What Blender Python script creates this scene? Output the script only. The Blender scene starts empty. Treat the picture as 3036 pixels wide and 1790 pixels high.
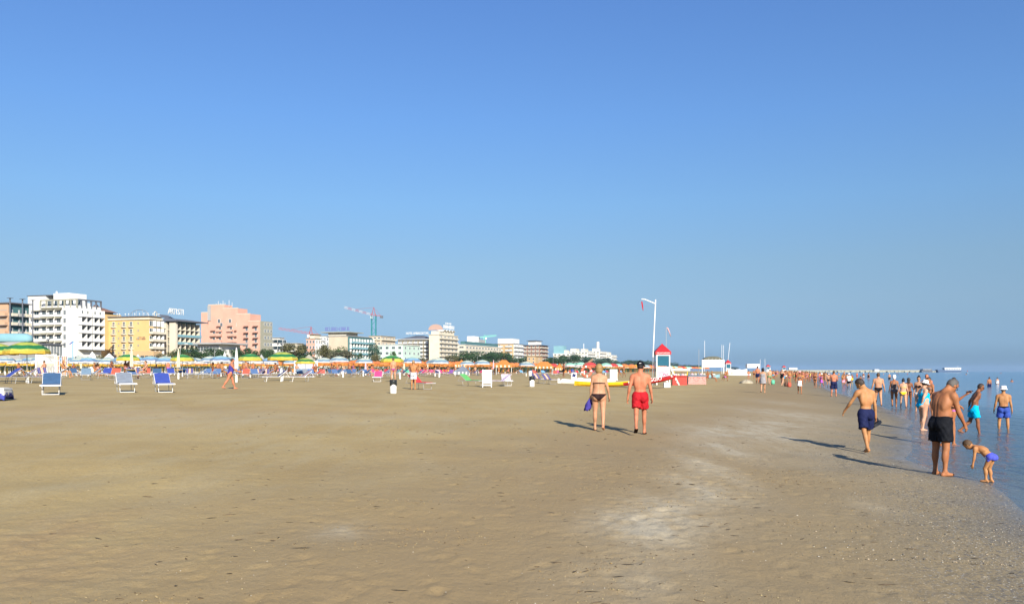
import bpy, math, random
import numpy as np
from mathutils import Vector, Matrix
R = math.radians
sc = bpy.context.scene
col = sc.collection
rng = np.random.RandomState(7)
random.seed(7)
# ------------------------------------------------------------------ camera, sky, sun, exposure
EYE, F, CX, HY = 1.9, 2533.0, 1518.0, 1100.0          # eye height above the sea; the photograph's own pixel measures
cam = bpy.data.cameras.new('camera')
cam.sensor_fit = 'HORIZONTAL'; cam.sensor_width = 36.0; cam.lens = 36.0 * F / 3036.0
cam.shift_y = (HY - 895.0) / 3036.0
cam.clip_start = 0.1; cam.clip_end = 30000.0
camo = bpy.data.objects.new('camera', cam); col.objects.link(camo)
camo.location = (0, 0, EYE); camo.rotation_euler = (R(90), 0, 0)
sc.camera = camo
SUN_EL = R(27.0); SUN_AZ = math.atan2(0.299, -0.954)
world = bpy.data.worlds.new('World'); sc.world = world; world.use_nodes = True
wn, wl = world.node_tree.nodes, world.node_tree.links
wn.clear()
sky = wn.new('ShaderNodeTexSky'); sky.sky_type = 'NISHITA'; sky.sun_disc = False
sky.sun_elevation = SUN_EL; sky.sun_rotation = SUN_AZ
sky.altitude = 0; sky.air_density = 1.0; sky.dust_density = 0.25; sky.ozone_density = 3.0
# the low sky is taken a little above the true horizon, where the air over the sea is bluer
tc = wn.new('ShaderNodeTexCoord'); sx = wn.new('ShaderNodeSeparateXYZ'); cx = wn.new('ShaderNodeCombineXYZ'); el = wn.new('ShaderNodeMapRange')
el.inputs['From Min'].default_value = 0; el.inputs['From Max'].default_value = 1; el.inputs['To Min'].default_value = .16; el.inputs['To Max'].default_value = 1.0
wl.new(tc.outputs['Generated'], sx.inputs[0]); wl.new(sx.outputs[0], cx.inputs[0]); wl.new(sx.outputs[1], cx.inputs[1]); wl.new(sx.outputs[2], el.inputs[0]); wl.new(el.outputs[0], cx.inputs[2])
wl.new(cx.outputs[0], sky.inputs[0])
hs = wn.new('ShaderNodeHueSaturation'); hs.inputs['Saturation'].default_value = 1.12; hs.inputs['Hue'].default_value = 0.5
tint = wn.new('ShaderNodeValToRGB'); cr = tint.color_ramp      # thin grey-blue haze lying over the horizon all round
cr.elements[0].position = 0.0; cr.elements[0].color = (.31, .275, .255, 1)
cr.elements[1].position = .42; cr.elements[1].color = (.75, .79, .94, 1)
for p_, c_ in ((.03, (.61, .52, .465, 1)), (.077, (.79, .645, .53, 1)), (.123, (.86, .73, .60, 1)), (.19, (.86, .83, .77, 1)), (.28, (.81, .84, .90, 1))):
    e_ = cr.elements.new(p_); e_.color = c_
mul = wn.new('ShaderNodeMix'); mul.data_type = 'RGBA'; mul.blend_type = 'MULTIPLY'; mul.inputs[0].default_value = 1.0
bg = wn.new('ShaderNodeBackground'); bg.inputs['Strength'].default_value = 0.121
wo = wn.new('ShaderNodeOutputWorld')
wl.new(sky.outputs[0], hs.inputs['Color']); wl.new(hs.outputs[0], mul.inputs[6]); wl.new(sx.outputs[2], tint.inputs[0]); wl.new(tint.outputs[0], mul.inputs[7]); wl.new(mul.outputs[2], bg.inputs[0]); wl.new(bg.outputs[0], wo.inputs[0])
sun = bpy.data.lights.new('sun', 'SUN'); sun.energy = 5.0; sun.angle = R(0.53); sun.color = (1.0, 0.93, 0.82)
suno = bpy.data.objects.new('sun', sun); col.objects.link(suno)
sd = Vector((math.sin(SUN_AZ) * math.cos(SUN_EL), math.cos(SUN_AZ) * math.cos(SUN_EL), math.sin(SUN_EL)))
suno.rotation_euler = sd.to_track_quat('Z', 'Y').to_euler(); suno.location = (0, -20, 30)
sc.view_settings.view_transform = 'Standard'; sc.view_settings.look = 'None'
sc.view_settings.exposure = 0.8; sc.view_settings.gamma = 1.0
sc.render.engine = 'CYCLES'
sc.cycles.use_denoising = True
sc.cycles.max_bounces = 5; sc.cycles.transparent_max_bounces = 12
sc.cycles.caustics_reflective = False; sc.cycles.caustics_refractive = False
# ------------------------------------------------------------------ helpers
def srgb(r, g, b):
    return tuple(((c / 255.0) / 12.92 if c / 255.0 <= 0.04045 else ((c / 255.0 + 0.055) / 1.055) ** 2.4) for c in (r, g, b))
_mats = {}
def M(name, c, rough=0.6, var=0.12, scale=3.0, metal=0.0, bump=0.0, bscale=40.0, spec=0.4, alpha=1.0):
    if name in _mats: return _mats[name]
    m = bpy.data.materials.new(name); m.use_nodes = True; _mats[name] = m
    n, l = m.node_tree.nodes, m.node_tree.links
    p = n['Principled BSDF']
    p.inputs['Roughness'].default_value = rough; p.inputs['Metallic'].default_value = metal
    p.inputs['Specular IOR Level'].default_value = spec
    p.inputs['Base Color'].default_value = (*c, 1); m.diffuse_color = (*c, 1)
    if alpha < 1: p.inputs['Alpha'].default_value = alpha
    if var > 0:
        tc = n.new('ShaderNodeTexCoord'); nz = n.new('ShaderNodeTexNoise'); nz.inputs['Scale'].default_value = scale; nz.inputs['Detail'].default_value = 5
        mr = n.new('ShaderNodeMapRange'); mr.inputs['From Min'].default_value = 0.3; mr.inputs['From Max'].default_value = 0.7
        mr.inputs['To Min'].default_value = 1 - var; mr.inputs['To Max'].default_value = 1 + var
        mx = n.new('ShaderNodeVectorMath'); mx.operation = 'SCALE'; mx.inputs[0].default_value = c
        l.new(tc.outputs['Object'], nz.inputs['Vector']); l.new(nz.outputs[0], mr.inputs[0]); l.new(mr.outputs[0], mx.inputs['Scale']); l.new(mx.outputs[0], p.inputs['Base Color'])
        if bump > 0:
            n2 = n.new('ShaderNodeTexNoise'); n2.inputs['Scale'].default_value = bscale; n2.inputs['Detail'].default_value = 4
            b = n.new('ShaderNodeBump'); b.inputs['Strength'].default_value = bump; b.inputs['Distance'].default_value = 0.02
            l.new(tc.outputs['Object'], n2.inputs['Vector']); l.new(n2.outputs[0], b.inputs['Height']); l.new(b.outputs[0], p.inputs['Normal'])
    return m
class MB:
    """collects boxes, bars, tubes, lathes and links them as ONE mesh object"""
    def __init__(s): s.v = []; s.f = []; s.m = []
    def add(s, vs, fs, mi=0):
        o = len(s.v); s.v += [tuple(map(float, p)) for p in vs]; s.f += [tuple(o + i for i in f) for f in fs]; s.m += [mi] * len(fs); return s
    def box(s, c, d, mi=0, rot=None):
        hx, hy, hz = d[0] / 2, d[1] / 2, d[2] / 2
        vs = [Vector((x, y, z)) for x in (-hx, hx) for y in (-hy, hy) for z in (-hz, hz)]
        if rot is not None: vs = [rot @ p for p in vs]
        c = Vector(c)
        return s.add([p + c for p in vs], [(0, 1, 3, 2), (4, 6, 7, 5), (0, 4, 5, 1), (2, 3, 7, 6), (0, 2, 6, 4), (1, 5, 7, 3)], mi)
    def b2(s, lo, hi, mi=0):
        return s.box([(a + b) / 2 for a, b in zip(lo, hi)], [abs(b - a) for a, b in zip(lo, hi)], mi)
    def bar(s, a, b, w, h=None, mi=0):
        a, b = Vector(a), Vector(b); d = b - a
        q = d.to_track_quat('Z', 'Y').to_matrix()
        return s.box((a + b) / 2, (w, h or w, d.length), mi, q)
    def tube(s, pts, r, n=6, mi=0):
        pts = [Vector(p) for p in pts]; k = len(pts); vs = []; fs = []
        for i, p in enumerate(pts):
            d = (pts[min(i + 1, k - 1)] - pts[max(i - 1, 0)]).normalized()
            q = d.to_track_quat('Z', 'Y').to_matrix(); rr = r[i] if isinstance(r, (list, tuple)) else r
            vs += [p + q @ Vector((rr * math.cos(2 * math.pi * j / n), rr * math.sin(2 * math.pi * j / n), 0)) for j in range(n)]
        for i in range(k - 1):
            fs += [(i * n + j, i * n + (j + 1) % n, (i + 1) * n + (j + 1) % n, (i + 1) * n + j) for j in range(n)]
        fs += [tuple(range(n - 1, -1, -1)), tuple(range((k - 1) * n, k * n))]
        return s.add(vs, fs, mi)
    def lathe(s, prof, n=16, mis=None, c=(0, 0, 0), cap=True, wob=None):
        vs = []; o = len(s.v)
        for i, (r, z) in enumerate(prof):
            for j in range(n):
                a = 2 * math.pi * j / n; rr, zz = r, z
                if wob: rr, zz = wob(i, j, r, z)
                vs.append((c[0] + rr * math.cos(a), c[1] + rr * math.sin(a), c[2] + zz))
        s.v += vs
        for i in range(len(prof) - 1):
            for j in range(n):
                s.f.append((o + i * n + j, o + i * n + (j + 1) % n, o + (i + 1) * n + (j + 1) % n, o + (i + 1) * n + j)); s.m.append(mis[i] if mis else 0)
        if cap:
            s.f.append(tuple(o + j for j in range(n - 1, -1, -1))); s.m.append(mis[0] if mis else 0)
            s.f.append(tuple(o + (len(prof) - 1) * n + j for j in range(n))); s.m.append(mis[-1] if mis else 0)
        return s
    def mesh(s, name, mats, smooth=False):
        me = bpy.data.meshes.new(name); me.from_pydata(s.v, [], s.f)
        for m in (mats if isinstance(mats, (list, tuple)) else [mats]): me.materials.append(m)
        me.polygons.foreach_set('material_index', s.m)
        if smooth: me.polygons.foreach_set('use_smooth', [True] * len(s.f))
        me.update(); return me
    def build(s, name, mats, parent=None, smooth=False, loc=None, rz=0):
        return link(name, s.mesh(name, mats, smooth), parent, loc, rz)
def link(name, me, parent=None, loc=None, rz=0):
    o = bpy.data.objects.new(name, me); col.objects.link(o); o.parent = parent
    if loc is not None: o.location = loc
    if rz: o.rotation_euler = (0, 0, rz)
    return o
def tag(o, label, cat, group=None):
    o['label'] = label; o['category'] = cat
    if group: o['group'] = group
    return o
def thing(name, label, cat, loc=(0, 0, 0), rz=0, group=None, scale=1):
    o = bpy.data.objects.new(name, None); col.objects.link(o); o.empty_display_size = 0.2
    o.location = loc; o.rotation_euler = (0, 0, rz); o.scale = (scale,) * 3
    return tag(o, label, cat, group)
def struct(o, kind='structure'): o['kind'] = kind; return o
_kids = {}
def copy_tree(o, parent=None):
    c = o.copy(); col.objects.link(c)
    if parent is not None: c.parent = parent
    if o.name not in _kids: _kids[o.name] = [k for k in o.children]
    for ch in _kids[o.name]: copy_tree(ch, c)
    return c
def recolour(o, mats):
    """give one copy its own colours (material slots of the object, the mesh stays shared)"""
    for i, m in enumerate(mats):
        if m is not None:
            o.material_slots[i].link = 'OBJECT'; o.material_slots[i].material = m
def text_mesh(txt, size, extrude=0.01, name='lettering', align='CENTER'):
    cu = bpy.data.curves.new(name, 'FONT'); cu.body = txt; cu.size = size; cu.extrude = extrude; cu.align_x = align; cu.align_y = 'CENTER'; cu.resolution_u = 2
    ob = bpy.data.objects.new(name, cu); col.objects.link(ob)
    me = bpy.data.meshes.new_from_object(ob.evaluated_get(bpy.context.evaluated_depsgraph_get()))
    bpy.data.objects.remove(ob); bpy.data.curves.remove(cu); me.name = name
    return me
# ------------------------------------------------------------------ the lie of the land
_SY = np.array([-400, -60, 0, 5, 9, 11.5, 13.4, 15.0, 16.6, 18.5, 20.5, 25, 28, 32, 45.8, 61, 83, 219, 401, 1000, 4000, 20000.])
_SX = np.array([-131, -17, 3.0, 4.7, 6.1, 6.9, 7.7, 8.2, 8.15, 8.5, 9.6, 11.7, 12.9, 15.0, 19.9, 24.6, 31, 76.4, 138, 339, 1344, 6704.])
def shore_x(Y): return np.interp(Y, _SY, _SX)
def s_of(X, Y): return (shore_x(Y) - X) * 0.948          # metres inland from the waterline
_PS = np.array([-9000, -400, -100, -30, -8, -2.5, 0, 1.2, 3, 7, 17, 24, 31, 44, 60, 100, 200, 260, 20000.])
_PZ = np.array([-12, -7, -3, -1.1, -.42, -.15, 0, .085, .17, .36, .62, .85, 1.0, 1.22, 1.36, 1.40, 1.5, 1.6, 2.0])
def ground(X, Y): return np.interp(s_of(X, Y), _PS, _PZ)
def gz(X, Y): return float(ground(X, Y))
_YS = np.exp(np.linspace(math.log(3.0), math.log(3500.0), 6000))
def gp(px, py, sea=False):
    """the point of the ground seen at a pixel of the photograph"""
    k = (px - CX) / F; t = (py - HY) / F
    if sea: Y = EYE / t; return Vector((k * Y, Y, 0.0))
    d = (EYE - t * _YS) - ground(k * _YS, _YS)
    i = int(np.argmax(d < 0)) if (d < 0).any() else len(_YS) - 1
    i = max(i, 1); a, b = d[i - 1], d[i]; Y = _YS[i - 1] + (_YS[i] - _YS[i - 1]) * (a / (a - b) if a != b else 0)
    return Vector((k * Y, Y, gz(k * Y, Y)))
def at(px, Y): X = (px - CX) / F * Y; return Vector((X, Y, gz(X, Y)))
def zat(py, Y): return EYE + (HY - py) / F * Y
U = Vector((0.318, 0.948, 0)).normalized(); N = Vector((-U.y, U.x, 0))    # along the shore, and inland
UANG = math.atan2(U.y, U.x)
def uv(a, s):                                                             # along-shore, inland -> world
    return Vector((3.6 * 0.9, 0, 0)) + U * a + N * s
# ------------------------------------------------------------------ beach
def axis(lo, hi, dense_lo, dense_hi, step, grow=1.12):
    a = list(np.arange(dense_lo, dense_hi + 1e-6, step)); d = step; x = a[-1]
    while x < hi: d = min(d * grow, 400); x += d; a.append(x)
    d = step; x = a[0]; pre = []
    while x > lo: d = min(d * grow, 400); x -= d; pre.append(x)
    return np.array(pre[::-1] + a)
def vnoise(X, Y, sc_, seed):
    r = np.random.RandomState(seed); T = r.rand(256, 256)
    x, y = X * sc_, Y * sc_; xi, yi = np.floor(x).astype(int), np.floor(y).astype(int); fx, fy = x - xi, y - yi
    fx = fx * fx * (3 - 2 * fx); fy = fy * fy * (3 - 2 * fy); g = lambda i, j: T[i % 256, j % 256]
    return (g(xi, yi) * (1 - fx) + g(xi + 1, yi) * fx) * (1 - fy) + (g(xi, yi + 1) * (1 - fx) + g(xi + 1, yi + 1) * fx) * fy
xs = axis(-6000, 2500, -5.0, 8.6, 0.045); ys = axis(-60, 9000, 4.8, 17.0, 0.05)
XX, YY = np.meshgrid(xs, ys)
SS = s_of(XX, YY); ZZ = np.interp(SS, _PS, _PZ)
near = np.exp(-np.maximum(0, np.hypot(XX, YY) - 25) / 25.0); land = np.clip(SS / 1.5, 0, 1)
ZZ = ZZ + near * land * ((vnoise(XX, YY, 0.7, 1) - .5) * .05 + (vnoise(XX * .6 + YY * .25, YY, 2.2, 2) - .5) * .010 + (vnoise(XX, YY, 7.0, 3) - .5) * .008)
fp = np.random.RandomState(3)
def dent(x0, y0, ang, L, W, dep, rim):
    m0, m1 = np.searchsorted(xs, (x0 - .5, x0 + .5)); n0, n1 = np.searchsorted(ys, (y0 - .5, y0 + .5))
    dx, dy = XX[n0:n1, m0:m1] - x0, YY[n0:n1, m0:m1] - y0
    p, q = dx * math.cos(ang) + dy * math.sin(ang), -dx * math.sin(ang) + dy * math.cos(ang); r2 = (p / L) ** 2 + (q / W) ** 2
    ZZ[n0:n1, m0:m1] += -dep * np.exp(-r2) + rim * np.exp(-(np.sqrt(r2) - 1.6) ** 2 * 4)
for i in range(430):                                      # footprints, denser towards the water's edge
    y0 = 5 + 13 * fp.rand() ** 1.3; x0 = float(shore_x(y0)) - 0.8 - 7.5 * fp.rand() ** 0.9
    dent(x0, y0, 1.25 + fp.randn() * .5, .12, .05, .007 + .008 * fp.rand(), .004)
for i in range(150):
    y0 = 5 + 13 * fp.rand(); x0 = -5 + 9 * fp.rand()
    dent(x0, y0, 1.25 + fp.randn() * .8, .13, .06, .003 + .004 * fp.rand(), .0015)
def blob(px, py, rx, ry, amp):
    c = gp(px, py); ex = abs(gp(px + rx, py).x - c.x); ey = abs(gp(px, py - ry).y - c.y) + .2
    return amp * np.exp(-((XX - c.x) / ex) ** 2 - ((YY - c.y) / ey) ** 2)
PALE = sum(blob(*b) for b in [(1880, 1570, 140, 42, 1.2), (1980, 1520, 110, 44, 1.1), (2070, 1450, 80, 46, 1.0), (2090, 1380, 60, 40, .9), (2130, 1330, 80, 26, .9), (2200, 1285, 150, 18, 1.2), (2290, 1258, 120, 14, 1.1), (2340, 1228, 110, 14, 1.0), (2330, 1195, 70, 8, .6),
    (2400, 1340, 190, 60, .35), (1020, 1572, 80, 16, .8), (1880, 1730, 220, 60, .5), (2600, 1500, 60, 12, .5), (300, 1240, 500, 16, .35), (900, 1235, 700, 14, .3)])
OCHRE = sum(blob(*b) for b in [(250, 1222, 330, 10, .9), (800, 1215, 300, 8, .6), (1400, 1225, 400, 8, .35), (120, 1600, 300, 70, .8), (1200, 1568, 120, 14, .8), (2700, 1740, 300, 60, .5), (60, 1720, 250, 60, .5), (500, 1660, 200, 40, .35)])
# lumps and kicked-up crumbs of sand around the pale scuffs
ZZ += near * np.clip(PALE + OCHRE, 0, 1) * (vnoise(XX, YY, 11.0, 9) - .5) * .03 * land
verts = np.stack([XX, YY, ZZ], -1).reshape(-1, 3)
ny, nx = XX.shape
idx = np.arange(ny * nx).reshape(ny, nx)
quads = np.stack([idx[:-1, :-1], idx[:-1, 1:], idx[1:, 1:], idx[1:, :-1]], -1).reshape(-1, 4)
def np_mesh(name, v, q, smooth=True):
    me = bpy.data.meshes.new(name); me.vertices.add(len(v)); me.vertices.foreach_set('co', np.asarray(v, np.float32).ravel())
    k = q.shape[1]; me.loops.add(q.size); me.loops.foreach_set('vertex_index', q.astype(np.int32).ravel())
    me.polygons.add(len(q)); me.polygons.foreach_set('loop_start', np.arange(len(q), dtype=np.int32) * k)
    if smooth: me.polygons.foreach_set('use_smooth', np.ones(len(q), bool))
    me.update(calc_edges=True); return me
def attr(me, name, a):
    at_ = me.attributes.new(name, 'FLOAT', 'POINT'); at_.data.foreach_set('value', np.asarray(a, np.float32).ravel())
me = np_mesh('beach', verts, quads)
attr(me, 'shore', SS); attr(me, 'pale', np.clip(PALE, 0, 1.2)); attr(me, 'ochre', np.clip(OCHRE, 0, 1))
def sand_material():
    m = bpy.data.materials.new('sand'); m.use_nodes = True; n, l = m.node_tree.nodes, m.node_tree.links; p = n['Principled BSDF']
    geo = n.new('ShaderNodeNewGeometry')
    def noise(scale, det=4, stretch=None, rough=.55):
        t = n.new('ShaderNodeTexNoise'); t.inputs['Scale'].default_value = scale; t.inputs['Detail'].default_value = det; t.inputs['Roughness'].default_value = rough
        src = geo.outputs['Position']
        if stretch:
            mp = n.new('ShaderNodeMapping'); mp.inputs['Scale'].default_value = stretch; mp.inputs['Rotation'].default_value = (0, 0, R(-18)); l.new(src, mp.inputs[0]); src = mp.outputs[0]
        l.new(src, t.inputs['Vector']); return t.outputs[0]
    def rng_(src, a, b, c=0., d=1.):
        t = n.new('ShaderNodeMapRange'); t.inputs[1].default_value = a; t.inputs[2].default_value = b; t.inputs[3].default_value = c; t.inputs[4].default_value = d; l.new(src, t.inputs[0]); return t.outputs[0]
    def mix(f, a, b):
        t = n.new('ShaderNodeMix'); t.data_type = 'RGBA'
        if isinstance(f, float): t.inputs[0].default_value = f
        else: l.new(f, t.inputs[0])
        for s_, v in ((6, a), (7, b)):
            if isinstance(v, tuple): t.inputs[s_].default_value = (*v, 1)
            else: l.new(v, t.inputs[s_])
        return t.outputs[2]
    def math_(op, a, b):
        t = n.new('ShaderNodeMath'); t.operation = op
        for i, v in enumerate((a, b)):
            if isinstance(v, (int, float)): t.inputs[i].default_value = v
            else: l.new(v, t.inputs[i])
        return t.outputs[0]
    def att(nm):
        t = n.new('ShaderNodeAttribute'); t.attribute_name = nm; return t.outputs['Fac']
    c = mix(rng_(noise(.35, 5), .35, .65), (.316, .226, .087), (.392, .290, .120))
    c = mix(rng_(noise(.9, 6, (2.2, .5, 1)), .45, .75, 0, .55), c, (.37, .305, .17))
    c = mix(math_('MULTIPLY', att('ochre'), rng_(noise(1.3, 6), .35, .6)), c, (.33, .225, .10))
    c = mix(rng_(noise(9, 6, (1.5, .8, 1), .7), .50, .78, 0, .5), c, (.20, .155, .08))
    c = mix(rng_(noise(33, 4, None, .75), .56, .74, 0, .75), c, (.47, .405, .27))
    c = mix(rng_(noise(26, 4, (1.4, .8, 1), .75), .58, .74, 0, .8), c, (.115, .088, .05))
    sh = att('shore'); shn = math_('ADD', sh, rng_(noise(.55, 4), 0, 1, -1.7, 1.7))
    lower_tone = rng_(shn, 11.5, 6.0, 0., .85); damp = rng_(shn, 4.5, 1.5, 0., .55); wet = rng_(shn, 1.3, .2, 0., .8)  # broad strip darker towards the water, then the damp and wet edge
    c = mix(lower_tone, c, (.250, .178, .087)); c = mix(damp, c, (.205, .170, .100)); c = mix(wet, c, (.16, .138, .095))
    c = mix(math_('MULTIPLY', att('pale'), rng_(noise(1.3, 9, (1.6, .7, 1), .72), .28, .64)), c, (.375, .322, .222))
    grav = math_('MULTIPLY', rng_(shn, 2.6, 1.0), rng_(noise(24, 4), .5, .62)); c = mix(grav, c, (.11, .10, .085))
    grav2 = math_('MULTIPLY', rng_(shn, 3.0, 1.0), rng_(noise(45, 2), .62, .70)); c = mix(grav2, c, (.5, .48, .42))
    c = mix(rng_(sh, -.6, -9.0), c, (.05, .075, .075))
    l.new(c, p.inputs['Base Color'])
    l.new(rng_(math_('SUBTRACT', sh, rng_(noise(.8, 3), 0, 1, -.5, .5)), -.1, .9, .18, .92), p.inputs['Roughness']); p.inputs['Specular IOR Level'].default_value = .35
    b1 = n.new('ShaderNodeBump'); b1.inputs['Strength'].default_value = .55; b1.inputs['Distance'].default_value = .03; l.new(noise(14, 8, (1.3, .8, 1), .65), b1.inputs['Height'])
    b2 = n.new('ShaderNodeBump'); b2.inputs['Strength'].default_value = .5; b2.inputs['Distance'].default_value = .006; l.new(noise(120, 3), b2.inputs['Height']); l.new(b1.outputs[0], b2.inputs['Normal'])
    l.new(b2.outputs[0], p.inputs['Normal']); return m
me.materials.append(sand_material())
struct(link('beach', me))
# ------------------------------------------------------------------ sea
xw = axis(-50, 9000, 4.0, 26.0, 0.16, 1.1); yw = axis(-60, 14000, 6.0, 40.0, 0.16, 1.1)
WX, WY = np.meshgrid(xw, yw); WS = s_of(WX, WY)
wv = np.clip(-WS / 6, 0, 1) * np.exp(-np.hypot(WX, WY) / 90)
WZ = wv * ((vnoise(WX * .9 - WY * .3, WY * .4 + WX * .1, .9, 11) - .5) * .06 + (vnoise(WX, WY, 2.6, 12) - .5) * .025)
WZ += np.exp(-((WS + 1.2) / .35) ** 2) * .012 - np.clip(np.hypot(WX, WY) - 9000, 0, 1e9) * 0
ny, nx = WX.shape; idx = np.arange(ny * nx).reshape(ny, nx)
quads = np.stack([idx[:-1, :-1], idx[:-1, 1:], idx[1:, 1:], idx[1:, :-1]], -1).reshape(-1, 4)
keep = (WS[:-1, :-1].reshape(-1) < 3)
me = np_mesh('sea', np.stack([WX, WY, WZ], -1).reshape(-1, 3), quads[keep])
attr(me, 'shore', WS)
def water_material():
    m = bpy.data.materials.new('sea_water'); m.use_nodes = True; n, l = m.node_tree.nodes, m.node_tree.links; p = n['Principled BSDF']
    geo = n.new('ShaderNodeNewGeometry'); a = n.new('ShaderNodeAttribute'); a.attribute_name = 'shore'
    p.inputs['Roughness'].default_value = .10; p.inputs['IOR'].default_value = 1.33
    def mr(src, x0, x1, y0, y1):
        t = n.new('ShaderNodeMapRange'); t.inputs[1].default_value = x0; t.inputs[2].default_value = x1; t.inputs[3].default_value = y0; t.inputs[4].default_value = y1; l.new(src, t.inputs[0]); return t.outputs[0]
    cr = n.new('ShaderNodeMix'); cr.data_type = 'RGBA'; cr.inputs[6].default_value = (.075, .155, .225, 1); cr.inputs[7].default_value = (.03, .14, .27, 1)
    l.new(mr(a.outputs['Fac'], -3, -40, 0, 1), cr.inputs[0]); 
    # scraps of foam along the edge
    nz = n.new('ShaderNodeTexNoise'); nz.inputs['Scale'].default_value = 2.2; nz.inputs['Detail'].default_value = 6; nz.inputs['Roughness'].default_value = .7; l.new(geo.outputs['Position'], nz.inputs['Vector'])
    fo = n.new('ShaderNodeMath'); fo.operation = 'MULTIPLY'; l.new(mr(nz.outputs[0], .60, .68, 0, 1), fo.inputs[0])
    e = n.new('ShaderNodeMapRange'); e.inputs[1].default_value = -1.6; e.inputs[2].default_value = -.2; l.new(a.outputs['Fac'], e.inputs[0]); l.new(e.outputs[0], fo.inputs[1])
    cf = n.new('ShaderNodeMix'); cf.data_type = 'RGBA'; l.new(fo.outputs[0], cf.inputs[0]); l.new(cr.outputs[2], cf.inputs[6]); cf.inputs[7].default_value = (.75, .78, .78, 1); l.new(cf.outputs[2], p.inputs['Base Color'])
    al = n.new('ShaderNodeMath'); al.operation = 'MAXIMUM'; l.new(mr(a.outputs['Fac'], .2, -6, .34, 1), al.inputs[0]); l.new(fo.outputs[0], al.inputs[1]); l.new(al.outputs[0], p.inputs['Alpha'])
    mp = n.new('ShaderNodeMapping'); mp.inputs['Rotation'].default_value = (0, 0, R(-18.5)); mp.inputs['Scale'].default_value = (1.6, .45, 1); l.new(geo.outputs['Position'], mp.inputs[0])
    prev = None
    for scale, st, dist in ((.7, .5, .5), (3.2, .38, .1), (11, .22, .03)):
        t = n.new('ShaderNodeTexNoise'); t.inputs['Scale'].default_value = scale; t.inputs['Detail'].default_value = 3; l.new(mp.outputs[0], t.inputs['Vector'])
        b = n.new('ShaderNodeBump'); b.inputs['Strength'].default_value = st; b.inputs['Distance'].default_value = dist; l.new(t.outputs[0], b.inputs['Height'])
        if prev: l.new(prev, b.inputs['Normal'])
        prev = b.outputs[0]
    l.new(prev, p.inputs['Normal']); return m
me.materials.append(water_material())
struct(link('sea', me))
# ------------------------------------------------------------------ scraps on the sand: twigs, shells, pebbles (uncountable)
def scatter(name, n, placer, mats, label, flat=.35, size=(.006, .02), long_=1.0):
    r = np.random.RandomState(abs(hash(name)) % 1000 if False else len(name) * 7 + n % 97)
    V = []; Q = []; MI = []
    octa = np.array([(1, 0, 0), (0, 1, 0), (-1, 0, 0), (0, -1, 0), (0, 0, 1), (0, 0, -1.)]); of = [(0, 1, 4), (1, 2, 4), (2, 3, 4), (3, 0, 4), (1, 0, 5), (2, 1, 5), (3, 2, 5), (0, 3, 5)]
    for i in range(n):
        x, y = placer(r); sz = size[0] + (size[1] - size[0]) * r.rand() ** 2.2
        s3 = np.array([sz * (1 + (long_ - 1) * r.rand()), sz * (.5 + .5 * r.rand()) / (1 + .3 * (long_ - 1)), sz * flat]); a = r.rand() * 6.28 if long_ < 2 else r.randn() * .5
        p = octa * s3 * (1 + .3 * r.randn(6, 1)); c, s_ = math.cos(a), math.sin(a)
        xi, yi = np.clip(np.searchsorted(xs, x), 0, len(xs) - 1), np.clip(np.searchsorted(ys, y), 0, len(ys) - 1)
        p = np.stack([p[:, 0] * c - p[:, 1] * s_ + x, p[:, 0] * s_ + p[:, 1] * c + y, p[:, 2] + float(ZZ[yi, xi]) + sz * flat * .5], -1)
        o = len(V) * 6; V.append(p); Q += [tuple(o + k for k in f) for f in of]; MI += [r.randint(len(mats))] * 8
    me = np_mesh(name, np.concatenate(V), np.array(Q), False)
    for m in mats: me.materials.append(m)
    me.polygons.foreach_set('material_index', MI); o = link(name, me); struct(o, 'stuff'); tag(o, label, 'debris'); return o
MS = [M('shell_white', (.46, .43, .36), .5, .1, 30), M('shell_tan', (.42, .33, .22), .6, .1, 30), M('pebble_dark', (.05, .045, .04), .5, .1, 30), M('pebble_grey', (.16, .15, .13), .5, .1, 30)]
MT = [M('twig_dark', (.035, .027, .018), .8, .1, 30), M('twig_brown', (.10, .07, .04), .8, .1, 30)]
def edge(r):
    y = 8 + 45 * r.rand() ** 2.2; return float(shore_x(y)) - .05 - 1.5 * abs(r.randn()) , y
def wide(r):
    y = 5 + 26 * r.rand() ** 1.5; return -.56 * y + (float(shore_x(y)) + .56 * y) * r.rand() ** .75, y
scatter('shell_gravel', 5200, edge, [MS[0], MS[1], MS[1], MS[2], MS[2], MS[3], MS[3]], 'crushed shells and dark pebbles strewn along the waterline', .4, (.003, .014))
scatter('shell_fragments', 2600, wide, [MS[0], MS[1], MS[1]], 'pale shell fragments sprinkled over the open sand', .35, (.003, .009))
scatter('seaweed_scraps', 1500, wide, MT, 'dark twigs and seaweed scraps lying on the open sand', .18, (.008, .03), 3.0)
def clods(r):
    k = r.randint(26); q = np.random.RandomState(500 + k); y0 = 5.6 + 11 * q.rand() ** 1.2; x0 = float(shore_x(y0)) - 1.6 - 6.0 * q.rand(); a = q.randn() * .3 + .35; t = r.randn() * .55; w = r.randn() * .12
    return x0 + t * math.cos(a) - w * math.sin(a), y0 + t * math.sin(a) + w * math.cos(a)
scatter('sand_crumbs', 4200, clods, [M('crumb_ochre', (.30, .205, .085), .9, .15, 20), M('crumb_tan', (.34, .27, .14), .9, .15, 20), M('crumb_dark', (.09, .06, .03), .9, .15, 20)], 'crumbs of kicked-up sand lying in scuffed patches', .4, (.003, .013))
def dry(r):
    y = 5.2 + 13 * r.rand() ** 1.4; return -.58 * y + (.58 * y + 2) * r.rand(), y
scatter('dry_crumbs', 1500, dry, [_mats['crumb_tan'], _mats['crumb_ochre'], _mats['crumb_dark'], MS[1]], 'tiny clods and grit scattered over the left sand', .4, (.002, .008))
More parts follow.
